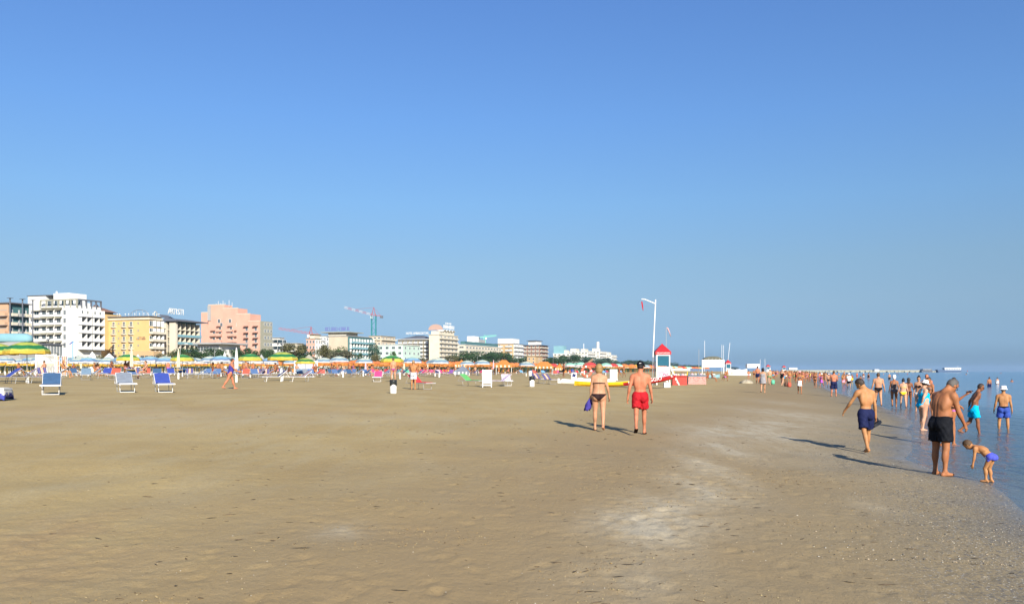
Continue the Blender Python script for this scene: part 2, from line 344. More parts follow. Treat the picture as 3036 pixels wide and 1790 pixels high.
# ------------------------------------------------------------------ people: one continuous body surface grown from a posed skeleton
def rx(a): c, s = math.cos(a), math.sin(a); return np.array([[1, 0, 0], [0, c, -s], [0, s, c]])
def ry(a): c, s = math.cos(a), math.sin(a); return np.array([[c, 0, s], [0, 1, 0], [-s, 0, c]])
def rz_(a): c, s = math.cos(a), math.sin(a); return np.array([[c, -s, 0], [s, c, 0], [0, 0, 1]])
A = lambda *t: np.array(t, float)
class Field:
    def __init__(s, lo, hi, h):
        s.h = h; s.lo = np.array(lo); s.n = np.ceil((np.array(hi) - s.lo) / h).astype(int) + 1
        s.ax = [(s.lo[i] + h * np.arange(s.n[i])).astype(np.float32) for i in range(3)]
        s.d = np.full(s.n, 1.0, np.float32)
    def sub(s, lo, hi):
        i0 = np.clip(np.floor((np.array(lo) - s.lo) / s.h).astype(int) - 1, 0, s.n - 1); i1 = np.clip(np.ceil((np.array(hi) - s.lo) / s.h).astype(int) + 2, 1, s.n)
        sl = tuple(slice(a, b) for a, b in zip(i0, i1)); return sl, np.meshgrid(*[s.ax[i][sl[i]] for i in range(3)], indexing='ij')
    def put(s, lo, hi, fn, k):
        sl, P = s.sub(np.array(lo) - k - 2 * s.h, np.array(hi) + k + 2 * s.h)
        if 0 in P[0].shape: return
        e = fn(P).astype(np.float32); d = s.d[sl]
        if k > 0: t = np.maximum(k - np.abs(d - e), 0) / k; s.d[sl] = np.minimum(d, e) - t * t * k * .25
        else: s.d[sl] = np.minimum(d, e)
    def cone(s, a, b, ra, rb, k=.02):
        m = max(ra, rb); s.put(np.minimum(a, b) - m, np.maximum(a, b) + m, lambda P: f_cone(P, a, b, ra, rb), k)
    def ell(s, c, Rm, r, k=.03):
        m = max(r); s.put(c - m, c + m, lambda P: f_ell(P, c, Rm, r), k)
    def full(s): return np.meshgrid(*s.ax, indexing='ij')
def f_cone(P, a, b, ra, rb):
    ba = b - a; L = float(ba @ ba) + 1e-9; t = np.clip(((P[0] - a[0]) * ba[0] + (P[1] - a[1]) * ba[1] + (P[2] - a[2]) * ba[2]) / L, 0, 1)
    return np.sqrt((P[0] - a[0] - t * ba[0]) ** 2 + (P[1] - a[1] - t * ba[1]) ** 2 + (P[2] - a[2] - t * ba[2]) ** 2) - (ra + (rb - ra) * t)
def loc_(P, c, Rm):
    d = [P[i] - c[i] for i in range(3)]; return [d[0] * Rm[0, j] + d[1] * Rm[1, j] + d[2] * Rm[2, j] for j in range(3)]
def f_ell(P, c, Rm, r):
    q = loc_(P, c, Rm); k0 = np.sqrt(sum((q[i] / r[i]) ** 2 for i in range(3))); k1 = np.sqrt(sum((q[i] / r[i] ** 2) ** 2 for i in range(3))) + 1e-6
    return k0 * (k0 - 1) / k1
def nets(d, lo, h):
    """surface nets: a closed quad surface at the zero level of a sampled field"""
    sg = d < 0; c = np.zeros(np.array(d.shape) - 1, np.int8)
    for i in (0, 1):
        for j in (0, 1):
            for k in (0, 1): c += sg[i:d.shape[0] - 1 + i, j:d.shape[1] - 1 + j, k:d.shape[2] - 1 + k]
    act = (c > 0) & (c < 8); ids = np.full(act.shape, -1, np.int64); I = np.argwhere(act); ids[act] = np.arange(len(I))
    acc = np.zeros((len(I), 3)); cnt = np.zeros(len(I))
    corners = [(i, j, k) for i in (0, 1) for j in (0, 1) for k in (0, 1)]
    for a in corners:
        for ax in range(3):
            if a[ax]: continue
            b = list(a); b[ax] = 1; va = d[I[:, 0] + a[0], I[:, 1] + a[1], I[:, 2] + a[2]]; vb = d[I[:, 0] + b[0], I[:, 1] + b[1], I[:, 2] + b[2]]
            m = (va < 0) != (vb < 0); t = np.where(m, va / np.where(m, va - vb, 1), 0); p = np.tile(np.array(a, float), (len(I), 1)); p[:, ax] += t
            acc[m] += p[m]; cnt[m] += 1
    V = (I + acc / np.maximum(cnt, 1)[:, None]) * h + lo; Q = []
    for ax in range(3):
        o1, o2 = (ax + 1) % 3, (ax + 2) % 3; sl0 = [slice(None)] * 3; sl1 = [slice(None)] * 3; sl0[ax] = slice(0, -1); sl1[ax] = slice(1, None)
        s0, s1 = sg[tuple(sl0)], sg[tuple(sl1)]; E = np.argwhere(s0 != s1)
        E = E[(E[:, o1] > 0) & (E[:, o2] > 0) & (E[:, o1] < d.shape[o1] - 1) & (E[:, o2] < d.shape[o2] - 1)]
        def at_(a, b): e = E.copy(); e[:, o1] -= a; e[:, o2] -= b; return ids[e[:, 0], e[:, 1], e[:, 2]]
        q = np.stack([at_(0, 0), at_(1, 0), at_(1, 1), at_(0, 1)], -1); fl = ~s0[E[:, 0], E[:, 1], E[:, 2]]
        q[fl] = q[fl][:, ::-1]; Q.append(q)
    return V, np.concatenate(Q)[:, ::-1]
SKIN = {}
def skin(nm, c):
    if nm not in SKIN:
        m = M('skin_' + nm, c, .55, .10, 9.0, bump=.2, bscale=45, spec=.2); SKIN[nm] = m
        n, l = m.node_tree.nodes, m.node_tree.links; p = n['Principled BSDF']; src = p.inputs['Base Color'].links[0].from_socket      # sun-reddened and paler areas, mottling
        tc = n.new('ShaderNodeTexCoord'); prev = src
        for sc0, lo, hi, f, cc in ((3.2, .48, .70, .55, (c[0] * .92, c[1] * .62, c[2] * .55)), (4.6, .52, .72, .40, (min(1, c[0] * 1.18), c[1] * 1.28, c[2] * 1.38)), (38, .55, .75, .35, (c[0] * .72, c[1] * .62, c[2] * .58))):
            nz = n.new('ShaderNodeTexNoise'); nz.inputs['Scale'].default_value = sc0; nz.inputs['Detail'].default_value = 3; mr = n.new('ShaderNodeMapRange'); mr.inputs[1].default_value = lo; mr.inputs[2].default_value = hi; mr.inputs[4].default_value = f
            mx = n.new('ShaderNodeMix'); mx.data_type = 'RGBA'; l.new(tc.outputs['Object'], nz.inputs['Vector']); l.new(nz.outputs[0], mr.inputs[0]); l.new(mr.outputs[0], mx.inputs[0]); l.new(prev, mx.inputs[6]); mx.inputs[7].default_value = (*cc, 1); prev = mx.outputs[2]
        l.new(prev, p.inputs['Base Color'])
    return SKIN[nm]
skin('tan', (.31, .128, .056)); skin('golden', (.385, .185, .075)); skin('red', (.43, .165, .088)); skin('pale', (.50, .29, .185)); skin('brown', (.215, .085, .04)); skin('fair', (.445, .235, .135))
LIPS = M('lips_and_eyes', (.07, .03, .025), .4, 0)
def cloth(nm, c, rough=.75): return M('cloth_' + nm, c, rough, .16, 7.0, bump=.7, bscale=14, spec=.1)
CL = {k: cloth(k, c) for k, c in dict(navy=(.011, .015, .055), black=(.007, .008, .011), red=(.36, .012, .018), brown=(.024, .012, .012), turquoise=(.0, .36, .58), blue=(.035, .07, .30), royal=(.07, .085, .45), yellow=(.78, .55, .02),
    grey=(.26, .25, .26), taupe=(.14, .11, .10), white=(.78, .76, .74), purple=(.42, .10, .45), plum=(.28, .05, .17), green=(.16, .22, .10), pink=(.75, .30, .36), orange=(.7, .22, .06), indigo=(.05, .04, .22), lightgrey=(.48, .48, .52), teal=(.02, .2, .2), denim=(.1, .16, .3)).items()}
HR = {k: M('hair_' + k, c, .55, .25, 40.0, bump=.5, bscale=90) for k, c in dict(black=(.012, .010, .010), dark=(.035, .022, .014), brown=(.085, .048, .022), blonde=(.27, .17, .062), grey=(.085, .075, .065), sandy=(.30, .19, .09)).items()}
PLAIN_WHITE = CL['white']
def figure(p, h):
    """p: pose and build -> dict of (verts, quads) in metres, feet at z=0, facing +Y"""
    g = p.get('girth', 1.0); fem = p.get('fem', False); kid = p.get('kid', False); belly = p.get('belly', 0.0); D = R
    sw, hw = (.158, .098) if fem else (.188, .09)
    sw *= .9 + .1 * g
    leg, arm, torso, hs_ = 1.0, 1.0, 1.0, 1.06
    if kid: leg, arm, torso, hs_ = .80, .86, .95, 1.30; sw *= .92
    tilt, b1, b2, tw = p.get('tilt', 0), p.get('b1', 0), p.get('b2', 0), p.get('twist', 0)
    Rp = rx(-D(tilt)); Rw = rx(-D(tilt + b1)) @ rz_(D(tw * .5)); Rc = rx(-D(tilt + b1 + b2)) @ rz_(D(tw)) @ ry(D(p.get('roll', 0)))
    p0 = A(0, 0, 0); waist = p0 + Rp @ A(0, -.005, .14 * torso); chest = waist + Rw @ A(0, .005, .215 * torso); nb = chest + Rc @ A(0, -.02, .185 * torso)
    Rh = rz_(D(tw * .6 + p.get('hyaw', 0))) @ rx(-D(p.get('hpitch', 0))) @ ry(D(p.get('hroll', 0)))
    up = Rc @ A(0, .1, 1) + Rh @ A(0, 0, .8); up /= np.linalg.norm(up); nt = nb + up * .075; hc = nt + Rh @ A(0, .022, .095 * hs_)
    J = {}
    legs = []
    for sd_, key in ((-1, 'legL'), (1, 'legR')):
        fl, ab, kn, ft = (list(p.get(key, (0, 3, 2, 0))) + [0, 0, 0, 0])[:4]
        Rt = ry(-D(ab) * sd_) @ rx(D(fl)); Rs = ry(-D(ab) * sd_ * .4) @ rx(D(fl - kn)); hip = p0 + Rp @ A(sd_ * hw, 0, -.03)
        kne = hip + Rt @ A(0, 0, -.425 * leg); ank = kne + Rs @ A(0, 0, -.40 * leg); Rf = rz_(-sd_ * D(p.get('toe', 8))) @ rx(-D(ft))
        legs.append((sd_, hip, kne, ank, Rt, Rs, Rf, ank + Rf @ A(0, -.045, -.055), ank + Rf @ A(0, .135, -.062)))
    zmin = min(min(l[7][2] - .030, l[8][2] - .022) for l in legs); S = A(0, 0, -zmin)
    if p.get('drop'): S = A(0, 0, -zmin - p['drop'])
    p0, waist, chest, nb, nt, hc = (q + S for q in (p0, waist, chest, nb, nt, hc)); legs = [(l[0],) + tuple(q + S for q in l[1:4]) + l[4:7] + (l[7] + S, l[8] + S) for l in legs]
    arms = []
    for sd_, key in ((-1, 'armL'), (1, 'armR')):
        fl, ab, el, tau = (list(p.get(key, (0, 8, 12, 0))) + [0, 0, 0, 0])[:4]
        Ra = rz_(D(tw)) @ ry(-D(ab) * sd_) @ rx(D(fl)) @ rz_(sd_ * D(tau)); Rfo = Ra @ rx(D(el)); sh = chest + Rc @ A(sd_ * sw, -.005, .115 * torso)
        elb = sh + Ra @ A(0, 0, -.285 * arm); wr = elb + Rfo @ A(0, 0, -.245 * arm); arms.append((sd_, sh, elb, wr, Ra, Rfo))
    pts = np.array([p0, chest, hc + A(0, 0, .25), hc] + [q for l in legs for q in (l[2], l[3], l[7], l[8])] + [q for a in arms for q in (a[1], a[2], a[3], a[3] + a[5] @ A(0, 0, -.2))])
    m = .26; f = Field(pts.min(0) - A(m, m, .10), pts.max(0) + A(m, m, .06), h)
    f.ell(p0 + Rp @ A(0, 0, .02), Rp, (.158 * (g * 1.05 if fem else .35 + .61 * g), .112 * (g if fem else .4 + .6 * g), .125), .02)
    f.ell(waist + Rw @ A(0, .012 + belly * .55, .015), Rw, (.138 * g * (.93 if fem and g < 1.1 else 1), .098 * g + belly * .75, .145 * torso), .06)
    f.ell(chest + Rc @ A(0, -.005, -.01), Rc, ((.158 if fem or kid else .170) * (.5 + .5 * g), .108 * (.4 + .6 * g), .18 * torso), .06)
    L_, R_ = arms[0][1], arms[1][1]
    f.cone(L_ * .82 + R_ * .18, R_ * .82 + L_ * .18, .066, .066, .05)
    for a in arms: f.cone(nb + Rc @ A(a[0] * .03, 0, .0), a[1] + Rc @ A(-a[0] * .03, 0, .015), .052, .050, .05)
    f.cone(nb + Rc @ A(0, 0, -.03), nt + Rh @ A(0, 0, .02), .062 * (.75 + .25 * g) * (.86 if fem else 1), .054 * (.86 if fem else 1), .035)
    for l in legs:
        s_ = l[0]; f.ell(p0 + Rp @ A(s_ * .07, -.062 * g, -.055), Rp, (.088 * (g if fem else .5 + .5 * g), .085 * (g if fem else .5 + .5 * g), .10), .035)
        f.cone(l[1] + Rp @ A(0, 0, .0), l[2], .088 * (.35 + .65 * g) * (1.08 if fem else 1), .054 * (.6 + .4 * g), .035)
        f.cone(l[2], l[3], .051 * (.6 + .4 * g), .034, .02); f.ell(l[2] + (l[3] - l[2]) * .33 + l[5] @ A(0, -.018, 0), l[5], (.048 * (.6 + .4 * g), .052 * (.6 + .4 * g), .125 * leg), .03)
        f.cone(l[3], l[7], .034, .031, .025); f.cone(l[7], l[8], .031, .024, .02); f.ell((l[7] + l[8]) * .5 + l[6] @ A(0, .03, .008), l[6], (.042, .10, .026), .02); f.cone(l[3] + l[6] @ A(0, .01, -.005), (l[7] * .35 + l[8] * .65) + A(0, 0, .012), .032, .022, .02)
    if fem:
        for s_ in (-1, 1): f.ell(chest + Rc @ A(s_ * .072, .088 * (.5 + .5 * g), -.03), Rc, (.062 * g, .058 * g, .062 * g), .03)
    else:
        for s_ in (-1, 1):
            f.ell(chest + Rc @ A(s_ * .07, .07, .03), Rc, (.08, .045, .065), .03); f.ell(chest + Rc @ A(s_ * .085, -.072, .04), Rc, (.06, .035, .085), .03); f.ell(chest + Rc @ A(s_ * .105, -.04, -.04), Rc, (.055, .06, .13), .04)
    if h < .022:                                           # spine furrow
        sl, P = f.sub(p0 - .3, nb + .1); q = loc_(P, (waist + chest) / 2, Rw); f.d[sl] += np.where(q[1] < -.02, .009 * np.exp(-(q[0] / .016) ** 2) * np.exp(-(q[2] / .24) ** 4), 0)
    base = f.d.copy()                                      # trunk and legs only: what the clothes follow
    for a in arms:
        s_, sh, elb, wr, Ra, Rfo = a; gg = .55 + .45 * g; k_ = .86 if fem else 1
        f.ell(sh + Ra @ A(s_ * .006, 0, -.03), Ra, (.056 * gg * k_, .058 * gg * k_, .085), .045); f.cone(sh, elb, .050 * gg * k_, .039 * gg * k_, .03)
        f.cone(elb, wr, .040 * gg * k_, .0255 * k_, .008); f.ell(elb + (wr - elb) * .25, Rfo, (.040 * gg * k_, .043 * gg * k_, .085), .012)
        f.cone(wr, wr + Rfo @ A(-s_ * .004, .003, -.04), .026 * k_, .028, .012); f.ell(wr + Rfo @ A(-s_ * .006, .004, -.062), Rfo, (.019, .040 * k_, .052), .012)
    f.ell(hc + Rh @ A(0, -.012, .02 * hs_), Rh, tuple(np.array((.076, .094, .102)) * hs_ * (.96 if fem else 1)), .02)
    f.ell(hc + Rh @ A(0, .024, -.048 * hs_), Rh, tuple(np.array((.056, .066, .068)) * hs_), .03)
    f.cone(hc + Rh @ A(0, .085 * hs_, .012), hc + Rh @ A(0, .106 * hs_, -.022 * hs_), .010, .015, .015)
    for s_ in (-1, 1):
        f.ell(hc + Rh @ A(s_ * .076 * hs_, -.008, -.008), Rh, (.010, .020, .031), .006)
    if h < .018:
        for s_ in (-1, 1):                                 # eye sockets
            sl, P = f.sub(hc - .15, hc + .15); q = loc_(P, hc + Rh @ A(s_ * .031, .088 * hs_, .006), Rh); f.d[sl] += .008 * np.exp(-(q[0] ** 2 + q[1] ** 2 + q[2] ** 2) / .014 ** 2)
    V, Q = nets(f.d, f.lo, h); mi = np.zeros(len(Q), np.int32)
    if h < .022:
        cc = V[Q].mean(1) - hc; q = cc @ Rh
        for s_ in (-1, 1): mi[((q[:, 0] - s_ * .031 * hs_) ** 2 + ((q[:, 2] - .008) * 1.7) ** 2 < .013 ** 2) & (q[:, 1] > .05)] = 1; mi[(np.abs(q[:, 0] - s_ * .032 * hs_) < .02) & (np.abs(q[:, 2] - .032 * hs_) < .006) & (q[:, 1] > .05)] = 1
        mi[(np.abs(q[:, 0]) < .024) & (np.abs(q[:, 2] + .058 * hs_) < .006) & (q[:, 1] > .05)] = 1
        FV, FQ = [V], [Q]; off = len(V)                    # fingers: unequal, bent, thumb from the side of the palm
        for a in arms:
            s_, sh, elb, wr, Ra, Rfo = a; pc = wr + Rfo @ A(-s_ * .006, .004, -.062); cu = p.get('curl', 28); kk = 1.0
            for oy, ln, th in ((-.029, .058, 0), (-.010, .070, 0), (.010, .076, 0), (.028, .068, 0), (.036, .055, 1)):
                if th: pl = [pc + Rfo @ A(-s_ * .004, .028, .03), pc + Rfo @ A(-s_ * .012, .055, .002), pc + Rfo @ A(-s_ * .020, .062, -.028)]
                else:
                    pl = [pc + Rfo @ A(0, oy, -.032)]; an = D(cu * .4)
                    for t_ in (.42, .33, .25): pl.append(pl[-1] + Rfo @ A(-s_ * math.sin(an) * ln * t_, oy * .06, -math.cos(an) * ln * t_)); an += D(cu)
                mb = MB().tube(pl, [.0105, .010, .0085, .007][:len(pl)], 6)
                FV.append(np.array(mb.v)); nq = np.array([fc for fc in mb.f if len(fc) == 4]) + off; FQ.append(nq); off += len(mb.v)
                # finger tips closed with quads of a six-sided cap
                o = off - len(mb.v) + (len(pl) - 1) * 6; FQ.append(np.array([[o, o + 1, o + 2, o + 3], [o, o + 3, o + 4, o + 5]]))
        V = np.concatenate(FV); Q = np.concatenate(FQ); mi = np.concatenate([mi, np.zeros(len(Q) - len(mi), np.int32)])
    out = {'body': (V, Q, mi)}; J.update(p0=p0, chest=chest, hc=hc, Rh=Rh, Rp=Rp, Rc=Rc, arms=arms, legs=legs, nb=nb, waist=waist)
    P = f.full(); qp = loc_(P, p0, Rp); qc = loc_(P, chest, Rc); qh = loc_(P, hc, Rh); T = .009
    legcut = lambda s1, z0: (z0 + s1 * np.maximum(0, np.abs(qp[0]) - .028)) - qp[2]
    for nm in p.get('wear', []):
        if nm in ('shorts', 'trunks'):
            ln = p.get('slen', .62) if nm == 'shorts' else p.get('tlen', .16); e = np.maximum.reduce([base - .014, qp[2] - .095, -qp[2] - .09, qp[1] - p.get('front', .5)]); fl_ = .026 if nm == 'shorts' else .010
            for l in legs:
                ax = (l[2] - l[1]); Lh = np.linalg.norm(ax); ax = ax / Lh; hem = (P[0] - l[1][0]) * ax[0] + (P[1] - l[1][1]) * ax[1] + (P[2] - l[1][2]) * ax[2] - ln * Lh
                ra = .088 * (.35 + .65 * g) * (1.08 if fem else 1) + .018; c = np.maximum(f_cone(P, l[1] + Rp @ A(0, -.012, .03), l[2], ra + .004, ra * .86 + fl_), hem); t = np.maximum(.03 - np.abs(e - c), 0) / .03; e = np.minimum(e, c) - t * t * .0075
                e = np.minimum(e, np.maximum.reduce([base - .014, hem, -qp[2] - .45, qp[2] - .0, np.where(np.sign(qp[0]) == l[0], -1., 1.)]))
            if nm == 'shorts':                                 # loose folds towards the hem
                e = e + (.0045 * np.sin(np.arctan2(qp[0] - np.sign(qp[0]) * .09, qp[1]) * 5 + qp[2] * 30) + .003 * np.sin(qp[0] * 70 + qp[2] * 45 + qp[1] * 38)) * np.clip((.08 - qp[2]) / .2, 0, 1)
        elif nm == 'briefs': e = np.maximum.reduce([base - T, qp[2] - .075, legcut(p.get('cut', .75), -.135)])
        elif nm == 'bikini_bottom': e = np.maximum.reduce([base - T, qp[2] - .045, legcut(.95, -.135)])
        elif nm == 'bikini_top':
            band = np.abs(qc[2] + .035) - .016; cup = np.where(qc[1] > .02, np.sqrt((np.abs(qc[0]) - .07) ** 2 + (qc[2] + .02) ** 2) - .066, 1.); tie = np.where((qc[2] > -.03), np.abs(np.abs(qc[0]) - .06) - .010, 1.) if p.get('straps') else 1.
            e = np.maximum.reduce([base - T, np.minimum(np.minimum(band, cup), tie), qc[2] - .17, np.abs(qc[0]) - .17])
        elif nm == 'swimsuit':
            top = np.where(qc[1] > -.02, qc[2] - .055, qc[2] + .02 - np.abs(qc[0]) * .5); strap = np.abs(np.abs(qc[0]) - .078) - .017
            e = np.maximum.reduce([base - T, np.minimum(top, strap), legcut(.8, -.135), qc[2] - .175, np.abs(qc[0]) - .18])
        elif nm == 'shirt':
            e = np.maximum.reduce([base - .022, -qp[2] - .03, qc[2] - .165])
            for a in arms: e = np.minimum(e, f_cone(P, a[1], a[1] + (a[2] - a[1]) * .55, .066 * (.55 + .45 * g), .062 * (.55 + .45 * g)))
        elif nm == 'dress':
            e = np.maximum.reduce([base - .02, -qp[2] - .06, np.where(qc[1] > 0, qc[2] - .10, qc[2] - .08), np.abs(qc[0]) - .17]); kl = (legs[0][2] + legs[1][2]) / 2
            e = np.minimum(e, np.maximum(f_cone(P, p0 + A(0, 0, .02), p0 * .35 + kl * .65, .165 * g, .19 * g), (p0[2] * .42 + kl[2] * .58) - P[2]))
        elif nm == 'skirt':
            kl = (legs[0][2] + legs[1][2]) / 2; e = np.maximum.reduce([f_cone(P, p0 + A(0, -.01, .06), p0 * .2 + kl * .8, .155 * g, .20 * g), (p0[2] * .32 + kl[2] * .68) - P[2], qp[2] - .10])
        else: continue
        V, Q = nets(e, f.lo, h)
        if len(V): out[nm] = (V, Q, None)
    k = hs_ * (.96 if fem else 1)
    def head_ell(c, r): q = [(qh[i] - c[i]) / (r[i]) for i in range(3)]; k0 = np.sqrt(sum(x * x for x in q)); return (k0 - 1) * min(r)
    st = p.get('hair', 'short')
    if st == 'short': e = np.maximum(head_ell((0, -.016, .024 * k), (.085 * k, .104 * k, .110 * k)), np.minimum(.060 * k - qh[2] + np.maximum(qh[1] - .03, 0) * .9, np.maximum(qh[1] - .012 + np.abs(qh[2]) * .15, -.058 * k - qh[2])))
    elif st == 'crop': e = np.maximum(head_ell((0, -.014, .022 * k), (.081 * k, .099 * k, .107 * k)), np.minimum(.072 * k - qh[2] + np.maximum(qh[1] - .02, 0) * 1.2, np.maximum(qh[1] - .005, -.050 * k - qh[2])))
    elif st == 'bob': e = np.maximum(np.minimum(head_ell((0, -.022, .022 * k), (.103 * k, .112 * k, .118 * k)), head_ell((0, -.030, -.045 * k), (.098 * k, .088 * k, .095 * k))), np.minimum(.062 * k - qh[2], qh[1] - .020))
    elif st == 'long': e = np.maximum(np.minimum(head_ell((0, -.022, .02 * k), (.098 * k, .110 * k, .118 * k)), head_ell((0, -.055, -.10 * k), (.085 * k, .060 * k, .16 * k))), np.minimum(.062 * k - qh[2], qh[1] - .015))
    elif st == 'bun': e = np.minimum(np.maximum(head_ell((0, -.018, .022 * k), (.087 * k, .106 * k, .112 * k)), np.minimum(.062 * k - qh[2], np.maximum(qh[1] - .012, -.06 * k - qh[2]))), head_ell((0, -.07, .12 * k), (.052, .052, .048)))
    else: e = None
    if e is not None: V, Q = nets(e, f.lo, h); out['hair'] = (V, Q, None)
    ht = p.get('hat')
    if ht == 'cap': e = np.minimum(np.maximum(head_ell((0, -.012, .030 * k), (.092 * k, .112 * k, .112 * k)), .028 * k - qh[2]), np.maximum(head_ell((0, .115 * k, .040 * k), (.078, .085, .40)), np.abs(qh[2] - .040 * k + .15 * np.maximum(qh[1] - .08, 0)) - .008))
    elif ht == 'bucket': rr = np.sqrt(qh[0] ** 2 + (qh[1] + .01) ** 2); e = np.minimum(np.maximum(np.abs(qh[2] - .085) - .062, rr - (.098 - .18 * (qh[2] - .085)) * k), np.maximum(np.abs(qh[2] - .030 + .45 * (rr - .10)) - .010, rr - .142 * k))
    elif ht == 'sunhat': rr = np.sqrt(qh[0] ** 2 + (qh[1] + .01) ** 2); e = np.minimum(np.maximum(np.abs(qh[2] - .080) - .060, rr - .102), np.maximum(np.abs(qh[2] - .030 + .25 * (rr - .10)) - .010, rr - .175))
    elif ht == 'wrap': e = np.maximum(np.minimum(head_ell((0, -.02, .045 * k), (.098, .118, .125)), head_ell((0, -.05, .02), (.09, .09, .13))), np.minimum(.045 - qh[2], qh[1] - .0))
    else: e = None
    if e is not None: V, Q = nets(e, f.lo, h); out['hat'] = (V, Q, None)
    out['_J'] = J
    return out
def person_meshes(p, h):
    fg = figure(p, h); res = {}
    for k, v in fg.items():
        if k == '_J': continue
        me = np_mesh(k, v[0], v[1]); me.materials.append(SKIN[p.get('skin', 'tan')] if k == 'body' else (HR[p.get('hcol', 'dark')] if k == 'hair' else CL[p.get('hatcol', 'white')] if k == 'hat' else CL[p['cols'][p['wear'].index(k)]]))
        if k == 'body': me.materials.append(LIPS); me.polygons.foreach_set('material_index', v[2])
        res[k] = me
    return res, fg
WORN = dict(bikini_bottom='bikini_bottom', bikini_top='bikini_top', briefs='swim_briefs', shorts='swim_shorts', trunks='swim_trunks', swimsuit='swimsuit', shirt='shirt', dress='dress', skirt='skirt', hair='hair', hat='hat', body='body')
def person(label, p, px, py, top=None, head=0.0, h=.016, sea=False, height=None, group=None, place=None):
    """top: pixel row of the top of the head, sets the height; head: turn to the left of straight-away-from-the-viewer (deg)"""
    res, fg = person_meshes(p, h)
    tall = max(fg[k][0][:, 2].max() for k in fg if k != '_J')
    g = place or gp(px, py, sea); Y = g.y
    if sea and not place: g.z = gz(g.x, g.y)
    if top is not None: sc_ = ((HY - top) / F * Y + EYE - g.z) / tall
    else: sc_ = (height or 1.7) / tall
    k = g.x / g.y
    o = thing('person', label, 'person', g, -math.atan(k) + R(head), group, sc_)
    for nm, me in res.items(): link(WORN[nm], me, o)
    return o, fg['_J'], sc_
# ------------------------------------------------------------------ the people one can tell apart
def extra(o, name, mb, mats, smooth=True): return mb.build(name, mats, o, smooth)
def W(o, J_, sc_, pt): return o.matrix_basis @ Vector(pt)          # a skeleton point in the world
BLK = M('black_plastic', (.012, .012, .014), .35, .05); GLASSES = M('dark_lens', (.01, .01, .012), .12, 0)
def glasses(o, J):
    mb = MB(); hc, Rh = J['hc'], J['Rh']; T_ = lambda x, y, z: Vector(hc + Rh @ A(x, y, z))
    for s_ in (-1, 1):
        mb.bar(T_(s_ * .012, .098, .008), T_(s_ * .058, .090, .008), .034, .006); mb.bar(T_(s_ * .060, .09, .016), T_(s_ * .084, -.01, .010), .006)
    mb.bar(T_(-.014, .100, .016), T_(.014, .100, .016), .006); extra(o, 'sunglasses', mb, GLASSES, False)
def sandals(o, J, m):
    for l in J['legs']:
        a, b = Vector(l[7] + l[6] @ A(0, -.02, -.030)), Vector(l[8] + l[6] @ A(0, .03, -.022)); mb = MB(); mb.bar(a, b, .085, .016)
        mb.tube([Vector(l[8] + l[6] @ A(-.04, -.03, -.01)), Vector(l[8] + l[6] @ A(0, -.02, .032)), Vector(l[8] + l[6] @ A(.04, -.03, -.01))], .007, 5); extra(o, 'flip_flop', mb, m, False)
W1 = dict(legL=(14, 2, 6, 4), legR=(-14, 2, 22, 24)); W2 = dict(legR=(16, 2, 6, 4), legL=(-16, 2, 24, 26))
# couple walking away
o, J, s = person('blonde woman in a dark brown bikini walking away beside the man in red shorts', dict(fem=True, girth=1.15, skin='fair', wear=['bikini_bottom', 'bikini_top'], cols=['brown', 'brown'], hair='bob', hcol='blonde', armL=(2, 10, 14, 20), armR=(6, 14, 16, 10), tilt=2, b2=3, hpitch=8, legL=(10, 1, 4, 4), legR=(-12, 1, 20, 22)), 1776, 1276, 1077, 0, .0145)
h_ = J['arms'][0]; hp = W(o, J, s, h_[3] + h_[5] @ A(0, 0, -.07)); mb = MB()
r_ = random.Random(4); ring = []
for i in range(7):
    z = -.05 * i; wd = .035 + .020 * i - .002 * i * i
    ring.append([(wd * (1 + .35 * math.sin(j * 2.1 + i * .7)) * math.cos(j * math.tau / 12) - .012 * i, .6 * wd * (1 + .3 * math.cos(j * 3.3 + i)) * math.sin(j * math.tau / 12), z + .03 * math.sin(j * 1.7 + i * .4) + .03) for j in range(12)])
mb.add([v for q in ring for v in q], [(i * 12 + j, i * 12 + (j + 1) % 12, i * 12 + 12 + (j + 1) % 12, i * 12 + 12 + j) for i in range(6) for j in range(12)] + [tuple(range(72, 84)), tuple(range(11, -1, -1))])
tag(mb.build('beach_wrap', CL['indigo'], None, True, hp), 'blue crumpled cloth hanging from the blonde woman\'s left hand', 'cloth')
o, J, s = person('sunburnt man in red shorts and black cap walking away', dict(girth=1.0, skin='red', wear=['shorts'], cols=['red'], slen=.66, hair='crop', hcol='black', hat='cap', hatcol='black', armL=(-6, 14, 18, 10), armR=(4, 12, 14, 10), hyaw=-22, hpitch=6, tilt=2, legL=(-16, 1, 26, 28), legR=(12, 1, 5, 3)), 1898, 1286, 1069, 0, .0145)
sandals(o, J, CL['brown']); mb = MB(); c = J['hc'] + J['Rh'] @ A(.01, -.124, .075); mb.bar(Vector(c), Vector(c + J['Rh'] @ A(.045, 0, .004)), .02, .012); extra(o, 'cap_emblem', mb, CL['white'], False)
